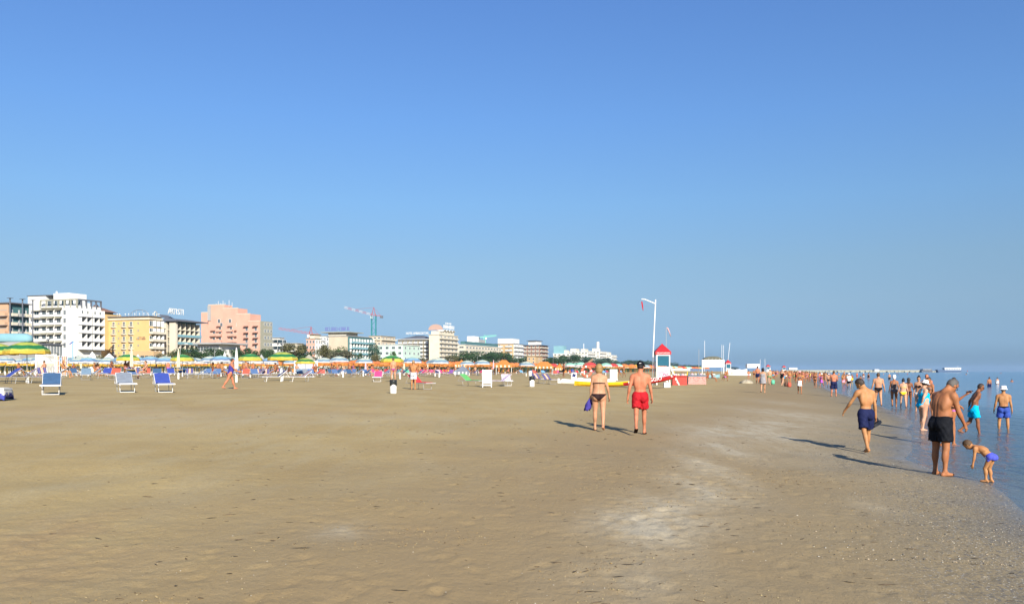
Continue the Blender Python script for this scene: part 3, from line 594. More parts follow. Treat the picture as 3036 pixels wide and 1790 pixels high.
# walking teenager
o, J, s = person('slim bare-chested youth in navy shorts walking with shoes in hand', dict(girth=.86, skin='golden', wear=['shorts'], cols=['navy'], slen=.80, hair='short', hcol='dark', hpitch=42, hyaw=38, hroll=-8, tilt=3, b1=3, b2=7, twist=6, armL=(20, 26, 22, 20), armR=(-4, 9, 12, 0), legL=(-20, 1, 10, 12), legR=(14, 1, 4, 0), toe=4), 2567, 1342, 1121, 22, .0135)
h_ = J['arms'][1]; hp = W(o, J, s, h_[3] + h_[5] @ A(-.02, .0, -.13))
for i, (dx, dy, rr) in enumerate(((-.03, .02, .3), (.035, -.02, .15))):
    mb = MB(); L_ = [(-.13, .04, .035), (-.05, .045, .05), (.04, .043, .04), (.12, .035, .03)]
    vs = [];
    for x, w, hh in L_: vs += [(x, -w, -.02), (x, w, -.02), (x, w * .8, -.02 + hh * 1.5), (x, -w * .8, -.02 + hh * 1.5)]
    mb.add(vs, [(4 * k + a, 4 * k + (a + 1) % 4, 4 * k + 4 + (a + 1) % 4, 4 * k + 4 + a) for k in range(3) for a in range(4)] + [(3, 2, 1, 0), (12, 13, 14, 15)])
    q = mb.build('shoe', BLK, None, False, hp + Vector((dx, dy, -.01 - .05 * i))); q.rotation_euler = (R(80), R(-25), R(15 + 10 * i)); tag(q, ('upper' if i == 0 else 'lower') + ' of the two black shoes in the youth\'s right hand', 'shoe', 'black shoes carried by the youth')
# man in dark shorts, head bowed
o, J, s = person('heavy tanned man in black swim shorts with bowed head at the waterline', dict(girth=1.2, belly=.05, skin='tan', wear=['shorts'], cols=['black'], slen=.72, hair='crop', hcol='grey', hpitch=52, hyaw=-8, tilt=3, b1=6, b2=16, armL=(6, 6, 10, 0), armR=(16, 6, 14, 10), legL=(2, 4, 3, 0), legR=(-3, 5, 3, 0), toe=16), 2790, 1409, 1122, -42, .0125)
glasses(o, J)
for (x, y, z) in ((.02, -.138, -.02), (.09, -.128, -.10), (-.05, -.135, -.115), (.135, -.09, -.05)):
    c = J['p0'] + J['Rp'] @ A(x, y * 1.14, z); mb = MB(); mb.bar(Vector(c), Vector(c + A(.02, 0, .004)), .008, .02); extra(o, 'printed_motif', mb, PLAIN_WHITE, False)
# child stooping
o, J, s = person('small boy in blue trunks bending down at the waterline', dict(kid=True, girth=.98, belly=.02, skin='golden', wear=['trunks'], tlen=.04, front=.095, cols=['royal'], hair='short', hcol='brown', hpitch=66, tilt=42, b1=16, b2=16, armL=(4, 5, 4, 0), armR=(-50, 10, 24, -20), legL=(24, 3, 30, 0), legR=(16, 3, 26, 0), toe=6), 2937, 1430, 1306, 72, .0115)
for s_ in (-1, 1):
    for dy in (0, .03):
        mb = MB(); mb.tube([Vector(J['p0'] + J['Rp'] @ A(s_ * (.158 + .004), .02 + dy, .07)), Vector(J['p0'] + J['Rp'] @ A(s_ * .176, .016 + dy, .0)), Vector(J['p0'] + J['Rp'] @ A(s_ * .158, .01 + dy, -.085))], .0085, 5); extra(o, 'side_stripe', mb, PLAIN_WHITE, False)
# woman with phone behind him
o, J, s = person('tanned woman in sunglasses and patterned bikini holding up a phone', dict(fem=True, girth=.95, skin='tan', wear=['bikini_bottom', 'bikini_top'], cols=['purple', 'plum'], hair='bun', hcol='dark', hpitch=24, armL=(48, 10, 84, 10), armR=(-10, 42, 92, 40), b1=-3, b2=8, legL=(10, 3, 8, 0), legR=(-14, 3, 8, 6)), 2822, 1326, 1118, -72, .0145)
glasses(o, J); h_ = J['arms'][0]; q = MB().box((0, 0, 0), (.075, .16, .012)).build('mobile_phone', GLASSES, None, False, W(o, J, s, h_[3] + h_[5] @ A(.02, 0, -.10)) + Vector((0, 0, .03))); q.rotation_euler = (R(10), R(8), R(-95)); tag(q, 'dark mobile phone held flat by the woman in sunglasses', 'phone')
# man with hands behind his back
o, J, s = person('tanned man in turquoise shorts strolling with hands clasped behind him', dict(girth=1.02, skin='brown', wear=['shorts'], cols=['turquoise'], slen=.68, hair='crop', hcol='dark', hpitch=24, tilt=6, b1=5, b2=12, armL=(-34, 12, 42, 70), armR=(-34, 12, 42, 70), legL=(-12, 2, 34, 22), legR=(12, 2, 6, 0)), 2888, 1293, 1136, -74, .0145); glasses(o, J)
q = person('elderly man in white bucket hat and blue shorts wading away', dict(girth=1.10, skin='golden', wear=['shorts'], cols=['blue'], slen=.70, hair='crop', hcol='grey', hat='bucket', armL=(2, 12, 16, 0), armR=(2, 10, 14, 0), legL=(2, 6, 2, 0), legR=(-2, 6, 2, 0)), 2975, 1270, 1143, 4, .0165, True)
o, J, s = q; mb = MB(); mb.lathe([(.180, .03), (.186, .035), (.186, .095), (.180, .10)], 20, None, (0, 0, 0), False); mb.v = [tuple(J['p0'] + J['Rp'] @ A(x * 1.02, y * .78 - .002, z)) for x, y, z in mb.v]; extra(o, 'waistband', mb, CL['black'])
o, J, s = person('stout woman in turquoise swimsuit and white sun hat facing the sea', dict(fem=True, girth=1.42, belly=.06, skin='pale', wear=['swimsuit'], cols=['turquoise'], hair='short', hcol='dark', hat='sunhat', armL=(-28, 12, 40, 60), armR=(-28, 12, 40, 60), hpitch=16, b2=8, legL=(4, 3, 4, 0), legR=(-5, 3, 4, 0)), 2737, 1277, 1124, -58, .0165)
o, J, s = person('dark-haired woman in sunglasses facing the viewer, beside the turquoise swimsuit', dict(fem=True, girth=1.0, skin='fair', wear=['bikini_bottom', 'bikini_top'], cols=['white', 'brown'], hair='bun', hcol='black', hpitch=6), 2724, 1222, 1112, 165, .0175); glasses(o, J)
o, J, s = person('tanned woman in taupe bikini talking behind the turquoise swimsuit', dict(fem=True, girth=1.15, skin='tan', wear=['bikini_bottom', 'bikini_top'], cols=['taupe', 'taupe'], hair='short', hcol='dark', armL=(10, 14, 40, 20), hpitch=12), 2755, 1238, 1117, 148, .0175)
o, J, s = person('tall balding sunburnt man behind the group at the water', dict(girth=1.15, skin='red', wear=['shorts'], cols=['grey'], hair='crop', hcol='grey', hpitch=10), 2748, 1214, 1108, 170, .0185)
o, J, s = person('plump woman in a yellow bikini walking away along the shallows', dict(fem=True, girth=1.20, skin='pale', wear=['bikini_bottom', 'bikini_top'], cols=['yellow', 'yellow'], hair='bun', hcol='black', armL=(6, 16, 16, 0), armR=(4, 14, 16, 0), **W1), 2678, 1210, 1120, 6, .0185)
o, J, s = person('tanned dark-haired companion half hidden beside the yellow bikini', dict(fem=True, girth=.98, skin='brown', wear=['bikini_bottom', 'bikini_top'], cols=['brown', 'brown'], hair='long', hcol='dark', armR=(24, 20, 22, 0), **W2), 2694, 1207, 1119, 2, .0185)
o, J, s = person('woman in white bathing cap and taupe swimsuit walking away', dict(fem=True, girth=1.12, skin='tan', wear=['swimsuit'], cols=['taupe'], hair=None, hat='wrap', armL=(6, 10, 14, 0), armR=(4, 12, 14, 0), **W2), 2651, 1207, 1110, 4, .0185)
o, J, s = person('broad man in small black briefs walking away behind the youth', dict(girth=1.26, belly=.03, skin='fair', wear=['briefs'], cols=['black'], hair='short', hcol='brown', hat=None, armL=(4, 14, 14, 0), armR=(2, 14, 18, 0), **W1), 2604, 1205, 1104, 6, .0175)
o, J, s = person('sunburnt man in long navy shorts standing at the water\'s edge', dict(girth=1.20, belly=.04, skin='red', wear=['shorts'], cols=['navy'], slen=.9, hair='crop', hcol='brown', armL=(22, 10, 60, 40), armR=(14, 14, 50, 20), legL=(0, 6, 2, 0), legR=(0, 6, 2, 0)), 2472, 1175, 1098, 12, .019)
o, J, s = person('wader in white T-shirt, white hat and black shorts', dict(girth=1.12, skin='fair', wear=['shorts', 'shirt'], cols=['black', 'white'], hair='crop', hcol='grey', hat='bucket', **W1), 2517, 1148, 1106, 8, .024, True)
o, J, s = person('woman with pink cap and white wrapped skirt walking up the beach', dict(fem=True, girth=1.0, skin='tan', wear=['skirt', 'bikini_top'], cols=['white', 'taupe'], hair='short', hcol='dark', hat='cap', hatcol='pink', armR=(12, 16, 30, 0), **W1), 2371, 1168, 1099, 178, .02)
o, J, s = person('person in a loose grey beach dress with dark hair walking away', dict(fem=True, girth=1.25, skin='fair', wear=['dress'], cols=['grey'], hair='bob', hcol='black', **W2), 2262, 1165, 1090, 0, .02)
o, J, s = person('sunburnt man in dark shorts walking just ahead of the grey dress', dict(girth=1.1, skin='red', wear=['shorts'], cols=['navy'], hair='short', hcol='black', **W1), 2246, 1136, 1085, 0, .022)
o, J, s = person('woman in white hat and green shorts beside the green bag', dict(fem=True, girth=1.05, skin='pale', wear=['shorts', 'bikini_top'], cols=['green', 'green'], slen=.3, hair='short', hcol='dark', hat='bucket', **W2), 2282, 1141, 1092, 10, .023)
o, J, s = person('woman in black swimsuit walking near the orange bag', dict(fem=True, girth=1.12, skin='pale', wear=['swimsuit'], cols=['black'], hair='short', hcol='sandy', armR=(30, 30, 60, 0), **W1), 2319, 1143, 1094, -20, .023)
o, J, s = person('orange-tanned woman with dark hair standing above the orange bag', dict(fem=True, girth=1.0, skin='golden', wear=['bikini_bottom', 'bikini_top'], cols=['plum', 'orange'], hair='long', hcol='black'), 2341, 1140, 1098, 170, .023)
o, J, s = person('tanned woman in dark bikini paddling in front of the far crowd', dict(fem=True, girth=1.0, skin='tan', wear=['bikini_bottom', 'bikini_top'], cols=['brown', 'brown'], hair='short', hcol='dark', **W1), 2417, 1150, 1103, 170, .023)
o, J, s = person('woman in white hat and purple skirt paddling at the edge', dict(fem=True, girth=1.05, skin='tan', wear=['skirt', 'bikini_top'], cols=['purple', 'purple'], hair='short', hcol='dark', hat='bucket', **W2), 2436, 1149, 1106, 150, .023)
o, J, s = person('bather in white cap and black trunks left of the navy shorts', dict(girth=1.0, skin='fair', wear=['trunks'], cols=['black'], hair='crop', hcol='grey', hat='cap', **W1), 2457, 1146, 1107, 10, .023)
# up on the dry beach
o, J, s = person('stout woman in a violet-blue swimsuit striding to the right', dict(fem=True, girth=1.22, belly=.03, skin='red', wear=['swimsuit'], cols=['indigo'], hair='short', hcol='dark', hpitch=12, tilt=5, b2=8, armL=(28, 8, 34, 0), armR=(30, 8, 30, 0), legL=(20, 2, 4, -4), legR=(-24, 2, 10, 8)), 683, 1153, 1061, -84, .0175)
o, J, s = person('woman in a plum bikini standing by the white litter bin', dict(fem=True, girth=1.0, skin='fair', wear=['bikini_bottom'], cols=['plum'], hair='short', hcol='brown', armL=(2, 8, 8, 0), armR=(2, 8, 8, 0), legL=(0, 4, 2, 0), legR=(0, 4, 2, 0)), 1166, 1131, 1060, 4, .019)
o, J, s = person('man in light grey shorts standing by the red lounger', dict(girth=1.02, skin='golden', wear=['shorts'], cols=['lightgrey'], slen=.7, hair='short', hcol='sandy', armL=(30, 6, 70, 30), armR=(34, 6, 80, 30), legL=(0, 2, 2, 0), legR=(0, 2, 2, 0)), 1226, 1154, 1067, -18, .0175)
o, J, s = person('tanned man in black trunks standing near the orange-red deckchair', dict(girth=1.0, skin='brown', wear=['shorts'], cols=['black'], slen=.5, hair='short', hcol='black', armL=(40, 8, 80, 20)), 1671, 1117, 1076, -60, .024)
o, J, s = person('sunbather in a white bikini standing left of the closed parasols', dict(fem=True, girth=1.1, skin='red', wear=['bikini_bottom'], cols=['pink'], hair='short', hcol='brown', armR=(10, 20, 60, 20)), 295, 1104, 1066, 30, .024)
o, J, s = person('broad bare-backed man standing right of the tall closed parasol', dict(girth=1.2, skin='red', wear=['shorts'], cols=['brown'], hair='crop', hcol='brown', armL=(6, 20, 60, 20), armR=(6, 20, 60, 20)), 414, 1104, 1065, 0, .024)
# wading further out
for (px, wy, top, lab, kw) in ((2933, 1146, 1117, 'distant wader in dark shorts in hip-deep water at right', dict(girth=1.0, skin='tan', wear=['shorts'], cols=['navy'], hair='short', hcol='dark')),
    (2957, 1139, 1118, 'distant wader in a white top beside the dark-shorts wader', dict(fem=True, girth=1.1, skin='fair', wear=['swimsuit'], cols=['white'], hair='short', hcol='dark')),
    (2541, 1118, 1103, 'small far bather standing just right of the white T-shirt', dict(girth=1.0, skin='red', wear=['trunks'], cols=['red'], hair='short', hcol='brown')),
    (2560, 1122, 1104, 'far bather in pale cap seen left of the youth\'s head', dict(girth=1.0, skin='tan', wear=['trunks'], cols=['white'], hair='crop', hcol='dark', hat='cap')),
    (2575, 1124, 1104, 'far dark-haired bather seen right of the youth\'s head', dict(fem=True, girth=1.0, skin='tan', wear=['swimsuit'], cols=['black'], hair='bun', hcol='black')),
    (2637, 1125, 1106, 'far bather in white cap beside the white bathing cap', dict(girth=1.0, skin='fair', wear=['shorts'], cols=['black'], hair='crop', hcol='dark', hat='cap')),
    (2503, 1117, 1100, 'far bather left of the white T-shirt wader', dict(girth=1.0, skin='fair', wear=['trunks'], cols=['navy'], hair='short', hcol='dark'))):
    Y = EYE / ((wy - HY) / F); g = Vector(((px - CX) / F * Y, Y, 0)); g.z = max(gz(g.x, g.y), -.75)
    person(lab, kw, px, wy, top, random.choice((0, 30, 160)), .026, place=g)
for (px, wy, lab) in ((3000, 1131, 'head and shoulders of a swimmer far out at right'), (2914, 1108, 'tiny dark head of a swimmer near the horizon')):
    Y = EYE / ((wy - HY) / F); person(lab, dict(girth=1.1, skin='tan', wear=['trunks'], cols=['navy'], hair='short', hcol='black'), px, wy, head=0, h=.028, height=1.75, place=Vector(((px - CX) / F * Y, Y, -1.28)))
# ------------------------------------------------------------------ the hotels behind the beach
S_H = 255.0
GLASS = M('window_glass', (.035, .06, .075), .12, .2, .4, spec=.6); FRAMEW = M('window_frame_white', (.70, .70, .68), .5, .05); RAIL = M('rail_grey', (.25, .26, .27), .4, .05, metal=.3)
PAL = {k: M('plaster_' + k, c, .85, .07, .25, bump=.1, bscale=3) for k, c in dict(white=(.66, .66, .62), yellow=(.56, .385, .165), pink=(.55, .31, .23), brick=(.47, .30, .19), cream=(.56, .51, .40), beige=(.47, .40, .30), grey=(.32, .32, .31), stone=(.30, .29, .22), mint=(.44, .56, .48), brown=(.25, .15, .11), olive=(.19, .17, .12), tan=(.46, .32, .17), slate=(.10, .11, .13), tile=(.20, .105, .07), greenglass=(.05, .13, .135), teal=(.17, .33, .37)).items()}
class Bld:
    """a building set on the line of the shore: x runs along the sea front, y runs inland, the corner nearest the viewer is the origin"""
    def __init__(b, name, label, pxC, pxL, pxR, roof, s=S_H, cat='building', group=None):
        k = (pxC - CX) / F; Y = (s / .948 - 3.6) / (.335 - k); b.C = Vector((k * Y, Y, gz(k * Y, Y))); b.Y = Y
        b.o = thing(name, label, cat, b.C, UANG, group); b.W = b.on('e', pxL); b.L = b.on('s', pxR); b.H = zat(roof, Y) - b.C.z
    def on(b, face, px):
        d = N if face == 'e' else U; k = (px - CX) / F; return (k * b.C.y - b.C.x) / (d.x - k * d.y)
    def z(b, py, along=0, face='e'):
        d = N if face == 'e' else U; return zat(py, b.C.y + along * d.y) - b.C.z
    def part(b, name, mat, *boxes):
        mb = MB()
        for lo, hi in boxes: mb.b2(lo, hi)
        return mb.build(name, mat, b.o)
    def put(b, face, c, z, me, name, depth=0.0, sub=None):
        o = link(name, me, b.o); o.location = (c, -depth, z) if face == 's' else (-depth, c, z)
        if face == 'e': o.rotation_euler = (0, 0, -math.pi / 2)
        if sub:
            q = link(sub[0], sub[1], o)
        return o
_wm = {}
def win_mesh(w, h, fm=None):
    key = (round(w, 2), round(h, 2), fm)
    if key not in _wm:
        t = .09; mb = MB()
        for lo, hi in (((-w / 2, -.10, 0), (-w / 2 + t, .02, h)), ((w / 2 - t, -.10, 0), (w / 2, .02, h)), ((-w / 2, -.105, 0), (w / 2, .02, t)), ((-w / 2, -.105, h - t), (w / 2, .02, h)), ((-t / 3, -.09, 0), (t / 3, .02, h))): mb.b2(lo, hi)
        g = MB(); g.b2((-w / 2 + .02, -.045, .02), (w / 2 - .02, -.03, h - .02)); _wm[key] = (mb.mesh('window', fm or FRAMEW), g.mesh('pane', GLASS))
    return _wm[key]
def window(b, face, c, z, w=1.3, h=1.6, fm=None):
    a, g = win_mesh(w, h, fm); return b.put(face, c, z, a, 'window', 0, ('pane', g))
_bm = {}
def balc_mesh(w, d, ph, slab, para, key2=''):
    key = (round(w, 2), d, ph, slab.name, para.name)
    if key not in _bm:
        mb = MB(); mb.b2((-w / 2, -d, -.18), (w / 2, .01, 0), 0); mb.b2((-w / 2, -d, .003), (w / 2, -d + .09, ph), 1); mb.b2((-w / 2, -d + .092, .003), (-w / 2 + .09, 0, ph), 1); mb.b2((w / 2 - .09, -d + .092, .003), (w / 2, 0, ph), 1)
        _bm[key] = mb.mesh('balcony', [slab, para])
    return _bm[key]
def balcony(b, face, c, z, w=3.0, d=1.3, ph=.95, slab=None, para=None): return b.put(face, c, z, balc_mesh(w, d, ph, slab or PAL['white'], para or PAL['white']), 'balcony')
_sm = {}
def shade(b, face, c, z, w, mat, d=1.1):
    key = (round(w, 2), mat.name, d)
    if key not in _sm: mb = MB(); mb.add([(-w / 2, -.02, .12), (w / 2, -.02, .12), (w / 2, -d, -.35), (-w / 2, -d, -.35), (-w / 2, -.02, .06), (w / 2, -.02, .06), (w / 2, -d, -.41), (-w / 2, -d, -.41)], [(0, 1, 2, 3), (7, 6, 5, 4), (0, 4, 5, 1), (1, 5, 6, 2), (2, 6, 7, 3), (3, 7, 4, 0)]); _sm[key] = mb.mesh('awning', mat)
    return b.put(face, c, z, _sm[key], 'awning')
def strokes(n, w, h, seed, depth=.12):
    """unreadable far-off sign letters, as the strokes the photograph shows"""
    r = random.Random(seed); L = []
    for i in range(n):
        mb = MB(); cw = w / n * .72
        for k in range(3):
            if r.random() < .75: mb.b2((-cw / 2 + k * cw / 2 - cw * .12, 0, 0), (-cw / 2 + k * cw / 2 + cw * .12, depth, h))
        for k in range(3):
            if r.random() < .5: mb.b2((-cw / 2, .01, k * h * .42), (cw / 2, depth - .01, k * h * .42 + h * .15))
        if not mb.v: mb.b2((-cw / 2, 0, 0), (cw / 2, depth, h * .2))
        L.append((-w / 2 + (i + .5) * w / n, mb.mesh('sign_letter', None)))
    return L
def mast(b, x, y, z0, h, r=.05, mat=None, name='antenna'): mb = MB(); mb.tube([(x, y, z0), (x, y, z0 + h)], r, 5); return mb.build(name, mat or PAL['white'], b.o)
# 1 terracotta block at the left edge
b = Bld('apartment_block', 'terracotta apartment block with grey balconies at the far left', 24, -75, 86, 899)
zs = [b.H - 1.2 - 3.05 * i for i in range(6)]
b.part('wall', PAL['brick'], ((0, 0, 0), (b.L, b.W, b.H))); b.part('roof', PAL['slate'], ((-.6, -1.4, b.H), (b.L + .5, b.W + .5, b.H + .35))); b.part('loggia_wall', PAL['greenglass'], ((.4, -.12, 0), (b.L - .2, -.003, b.H - .2)))
for i, z in enumerate(zs[1:5]):
    b.part('floor_band', PAL['grey'], ((-.06, .5, z + 1.9), (-.003, b.W, z + 2.1)))
    for j in range(3):
        c = b.L * (j + .5) / 3; balcony(b, 's', c, z, b.L / 3 - .7, 1.6, 1.0, PAL['slate'], PAL['cream'] if j % 2 == 0 else PAL['grey']); window(b, 's', c, z + .05, b.L / 3 - 2.2, 2.2).location.y = -.12
    balcony(b, 'e', 1.6, z, 3.0, 1.2, 1.0, PAL['slate'], PAL['brick'])
for x, y in ((-.4, -1.3), (b.L * .5, -1.7), (b.L, -1.7)): mb = MB(); mb.tube([(x, y, 0), (x, y, b.H + 1.6)], .22, 8); mb.b2((x - .7, y - .7, b.H + 1.6), (x + .7, y + .7, b.H + 1.75)); mb.build('column', PAL['slate'], b.o)
# 2 white hotel
b = Bld('white_hotel', 'tall white hotel with stacked balconies and a roof pergola', 227, 119, 300, 905)
W2_ = b.on('e', 66); H2 = b.z(877, W2_); fh = 3.02
b.part('wall', PAL['white'], ((0, 0, 0), (b.L, b.W, b.H)))
b.part('rear_wing', PAL['white'], ((2.5, b.W + .003, 0), (b.L, W2_, H2))); b.part('rear_wing_roof', PAL['slate'], ((2.2, b.W - 3, H2 + .003), (b.L, W2_ + .3, H2 + .3)))
c0, c1 = b.on('e', 187), b.on('e', 139); b.part('roof_tower', PAL['white'], ((3, c0, b.H), (11, c1, b.z(866, c0)))); mast(b, 5, c1 + .6, H2, 1.8, .35, PAL['white'], 'tank')
ph = b.z(889) - b.H; GR = PAL['grey']
nx_, ny_ = 6, 6
for i in range(ny_ + 1): y = b.W * i / ny_; b.part('pergola_post', PAL['stone'], ((-.1, y - .25, b.H - .8), (.4, y + .25, b.H + ph)))
for i in range(1, nx_): x = b.L * i / (nx_ - 1); b.part('pergola_post', PAL['slate'], ((x - .25, -.1, b.H - .8), (x + .25, .4, b.H + ph)))
b.part('pergola_beam', PAL['stone'], ((-.15, -.15, b.H + ph + .003), (.5, b.W, b.H + ph + .5))); b.part('pergola_beam', PAL['slate'], ((.503, -.15, b.H + ph + .003), (b.L + .2, .5, b.H + ph + .5)))
b.part('penthouse', PAL['white'], ((3, 4, b.H), (b.L - 1, b.W - 1, b.H + ph - .3)))
for i in range(5): window(b, 'e', b.W * (i + .5) / 5.2 + .6, b.H + .4, 2.4, 1.9).location.x = 2.95
top = b.H - 1.5
for f_ in range(5):
    z = top - 2.0 - fh * f_ - .4
    for c in (b.on('e', 131), b.on('e', 152), b.on('e', 175)):
        window(b, 'e', c, z + .3, 2.0, 2.0); shade(b, 'e', c, z + 2.75, 3.1, PAL['stone'], 1.2); balcony(b, 'e', c, z, 3.0, .6, .75, PAL['stone'])
    window(b, 'e', b.on('e', 192), z + .5, 1.3, 1.9)
    for x0, x1 in ((.06, .48), (.56, .99)):
        c = b.L * (x0 + x1) / 2; w = b.L * (x1 - x0); balcony(b, 's', c, z - .2, w, 1.9, 1.15, PAL['slate'], PAL['white']); window(b, 's', c - w * .25, z - .15, 2.6, 2.3, PAL['slate']); window(b, 's', c + w * .25, z - .15, 2.6, 2.3, PAL['slate'])
        for q_ in (-.5, 0, .5): b.part('balcony_divider', PAL['white'], ((c + w * q_ - .09, -1.75, z - .197), (c + w * q_ + .09, -.003, z + 2.5)))
    c = b.on('e', 92); window(b, 'e', c, z + .5, 2.4, 2.0).location.x = 2.5; balcony(b, 'e', c, z, 4.4, 1.2, .9).location.x = 2.5; shade(b, 'e', c, z + 2.7, 4.4, PAL['stone']).location.x = 2.5
b.part('cornice', PAL['stone'], ((-.9, b.on('e', 185), top + .55), (-.003, b.on('e', 125), top + 1.0)))
# 3 yellow hotel
b = Bld('yellow_hotel', 'ochre-yellow hotel with small rounded balconies and roof lamps', 443, 322, 479, 938)
b.part('wall', PAL['yellow'], ((0, 0, 0), (b.L, b.W, b.H))); b.part('cornice', PAL['cream'], ((-.5, -.5, b.H - 1.2), (b.L + .3, b.W + .2, b.H - .5))); b.part('roof_edge', PAL['slate'], ((-.7, -.7, b.H + .003), (b.L + .5, b.W + .4, b.H + .3)))
Wb = b.on('e', 283); b.part('rear_wing', PAL['yellow'], ((-9, b.W + .003, 0), (b.L, Wb, b.z(931, b.W)))); hz = b.z(926, b.W); mb = MB(); x0, x1, y0, y1 = -10, b.L * .6, b.W - 1, Wb
mb.add([(x0, y0, hz), (x1, y0, hz), (x1, y1, hz), (x0, y1, hz), ((x0 + x1) / 2, y0 + 6, hz + 3), ((x0 + x1) / 2, y1 - 4, hz + 3)], [(0, 1, 4), (1, 2, 5, 4), (2, 3, 5), (3, 0, 4, 5), (3, 2, 1, 0)]); mb.build('tiled_roof', PAL['tile'], b.o); b.part('attic', PAL['yellow'], ((-8, b.W + 1, b.z(931, b.W) + .003), (b.L * .5, Wb - 1, hz - .003)))
fh = 3.05; top = b.H - 1.5
for f_ in range(6):
    z = top - 2.6 - fh * f_
    for px in (337, 367.5, 389):
        c = b.on('e', px); window(b, 'e', c, z + .2, 1.3, 2.0)
        if ('yb',) not in _bm:
            mb = MB(); mb.lathe([(1.35, -.25), (1.5, 0), (1.5, .12)], 18, None); mb.v = [(x, min(y * .6, .01), z_) for x, y, z_ in mb.v]; _bm[('yb',)] = mb.mesh('balcony', PAL['cream'])
            mb = MB()
            for a in range(9): t = math.pi * (1 + a / 8); mb.tube([(1.4 * math.cos(t), .6 * 1.4 * math.sin(t), .12), (1.4 * math.cos(t), .6 * 1.4 * math.sin(t), 1.0)], .035, 4)
            mb.tube([(1.4 * math.cos(math.pi * (1 + a / 12)), .84 * math.sin(math.pi * (1 + a / 12)), 1.0) for a in range(13)], .05, 4); _bm[('yr',)] = mb.mesh('railing', PAL['cream'])
        b.put('e', c, z, _bm[('yb',)], 'balcony', 0, ('railing', _bm[('yr',)]))
    for px in (352, 410):
        if ('yo',) not in _bm: mb = MB(); mb.lathe([(.45, 0), (.45, .12)], 14, None); mb.v = [(x, -z_, y) for x, y, z_ in mb.v]; _bm[('yo',)] = mb.mesh('porthole', PAL['stone'])
        b.put('e', b.on('e', px), z + 1.5, _bm[('yo',)], 'porthole')
    if f_: balcony(b, 's', b.L / 2, z + .1, b.L - .4, 1.7, .9, PAL['stone'], PAL['cream'])
    for i in range(3): window(b, 's', b.L * (i + .5) / 3, z + .2, 2.4, 2.2); b.part('partition', PAL['white'], ((b.L * (i + 1) / 3 - .5, -1.6, z + .103), (b.L * (i + 1) / 3 - .3, -.003, z + 2.4)))
    for j in range(3): balcony(b, 'e', b.W + 3 + 6.0 * j, z, 3.6, 1.4, .9, PAL['yellow'], PAL['cream']).location.x = -9
for i, px in enumerate((346, 353, 370, 380, 398, 412, 425, 437, 455, 473)):
    f2 = px < 443; c = b.on('e' if f2 else 's', px); mb = MB(); x, y = (.3, c) if f2 else (c, .3); mb.tube([(x, y, b.H + .3), (x, y, b.H + 1.0)], .05, 5); mb.lathe([(.05, 1.0), (.2, 1.1), (.26, 1.25), (.2, 1.4), (.05, 1.48)], 8, None, (x, y, b.H)); mb.build('roof_lamp', PAL['white'], b.o)
mb = MB(); c = b.on('e', 392)
for t in range(13): a = math.pi * t / 12; mb.tube([(4, c + 5 * math.cos(a), b.H + .4 + 2.8 * math.sin(a)), (4, c + 5 * math.cos(a + .26), b.H + .4 + 2.8 * math.sin(a + .26))], .10, 4)
for t in (.25, .4, .6, .75): a = math.pi * t; mb.tube([(4, c + 5 * math.cos(a), b.H), (4, c + 5 * math.cos(a), b.H + .4 + 2.8 * math.sin(a))], .09, 4)
mb.build('roof_sign_frame', RAIL, b.o); mb = MB(); mb.lathe([(.85, 0), (1.1, .15), (.85, .3)], 18, None, cap=False); mb.v = [(b.on('s', 458) + x, -.4 - z, b.H + 1.2 + y) for x, y, z in mb.v]; mb.build('crest_ring', PAL['cream'], b.o)
for r_, (px0, px1, zz) in enumerate(((404, 432, 9.5), (407, 430, 8.6))):
    w_ = b.on('e', px0) - b.on('e', px1); cc = b.on('e', (px0 + px1) / 2)
    for x, me_ in strokes(11, w_, .75 if r_ == 0 else .4, 5 + r_, .04): me_.materials.clear(); me_.materials.append(PAL['tile']); b.put('e', cc - x, b.H - zz, me_, 'sign_letter', .06)
# 4 dark glazed hotel with the roof letters
b = Bld('glazed_hotel', 'dark green-glazed hotel with cream pillars and white roof letters', 518, 481, 592, 952)
b.part('core', PAL['greenglass'], ((2.0, 2.0, 0), (b.L, b.W, b.H))); mb = MB(); mb.add([(-1.5, -2.2, b.H), (b.L + 3, -2.2, b.H), (b.L + 3, b.W, b.H), (-1.5, b.W, b.H), (-1.5, -2.2, b.H + .35), (b.L + 3, -2.2, b.H + .35), (b.L - 1, b.W, b.H + 1.6), (2, b.W, b.H + 1.6)], [(3, 2, 1, 0), (0, 1, 5, 4), (1, 2, 6, 5), (2, 3, 7, 6), (3, 0, 4, 7), (4, 5, 6, 7)]); mb.build('roof', PAL['slate'], b.o)
for c in (b.on('e', 513), b.on('e', 486)): b.part('pillar', PAL['cream'], ((-.4, c - 1.6, 0), (.9, c + 1.6, b.H - .3)))
fh = 3.15
for f_ in range(5):
    z = b.H - 3.4 - fh * f_; b.part('floor_slab', PAL['cream'], ((0.2, 0, z - .3), (b.L + .8, b.W - .2, z)))
    if 0 < f_: b.part('glass_rail', PAL['teal'], ((.9, -.25, z + .003), (b.L + 1, -.15, z + 1.0)))
    for i in range(6): b.part('partition', PAL['cream'], ((1 + (b.L - 1) * i / 5 - .12, .05, z + .003), (1 + (b.L - 1) * i / 5 + .12, 1.98, z + 2.7)))
    for i in range(5): window(b, 's', 1 + (b.L - 1) * (i + .5) / 5, z + .05, 3.0, 2.4, PAL['slate']).location.y = 1.98
for i, ch in enumerate('ARTISTI'):
    me_ = text_mesh(ch, 3.6, .1, 'sign_letter'); me_.materials.append(PAL['white']); q = link('sign_letter', me_, b.o); q.location = (b.on('s', 537 + 6.6 * i), 6, b.H + 4.6); q.rotation_euler = (R(90), 0, 0)
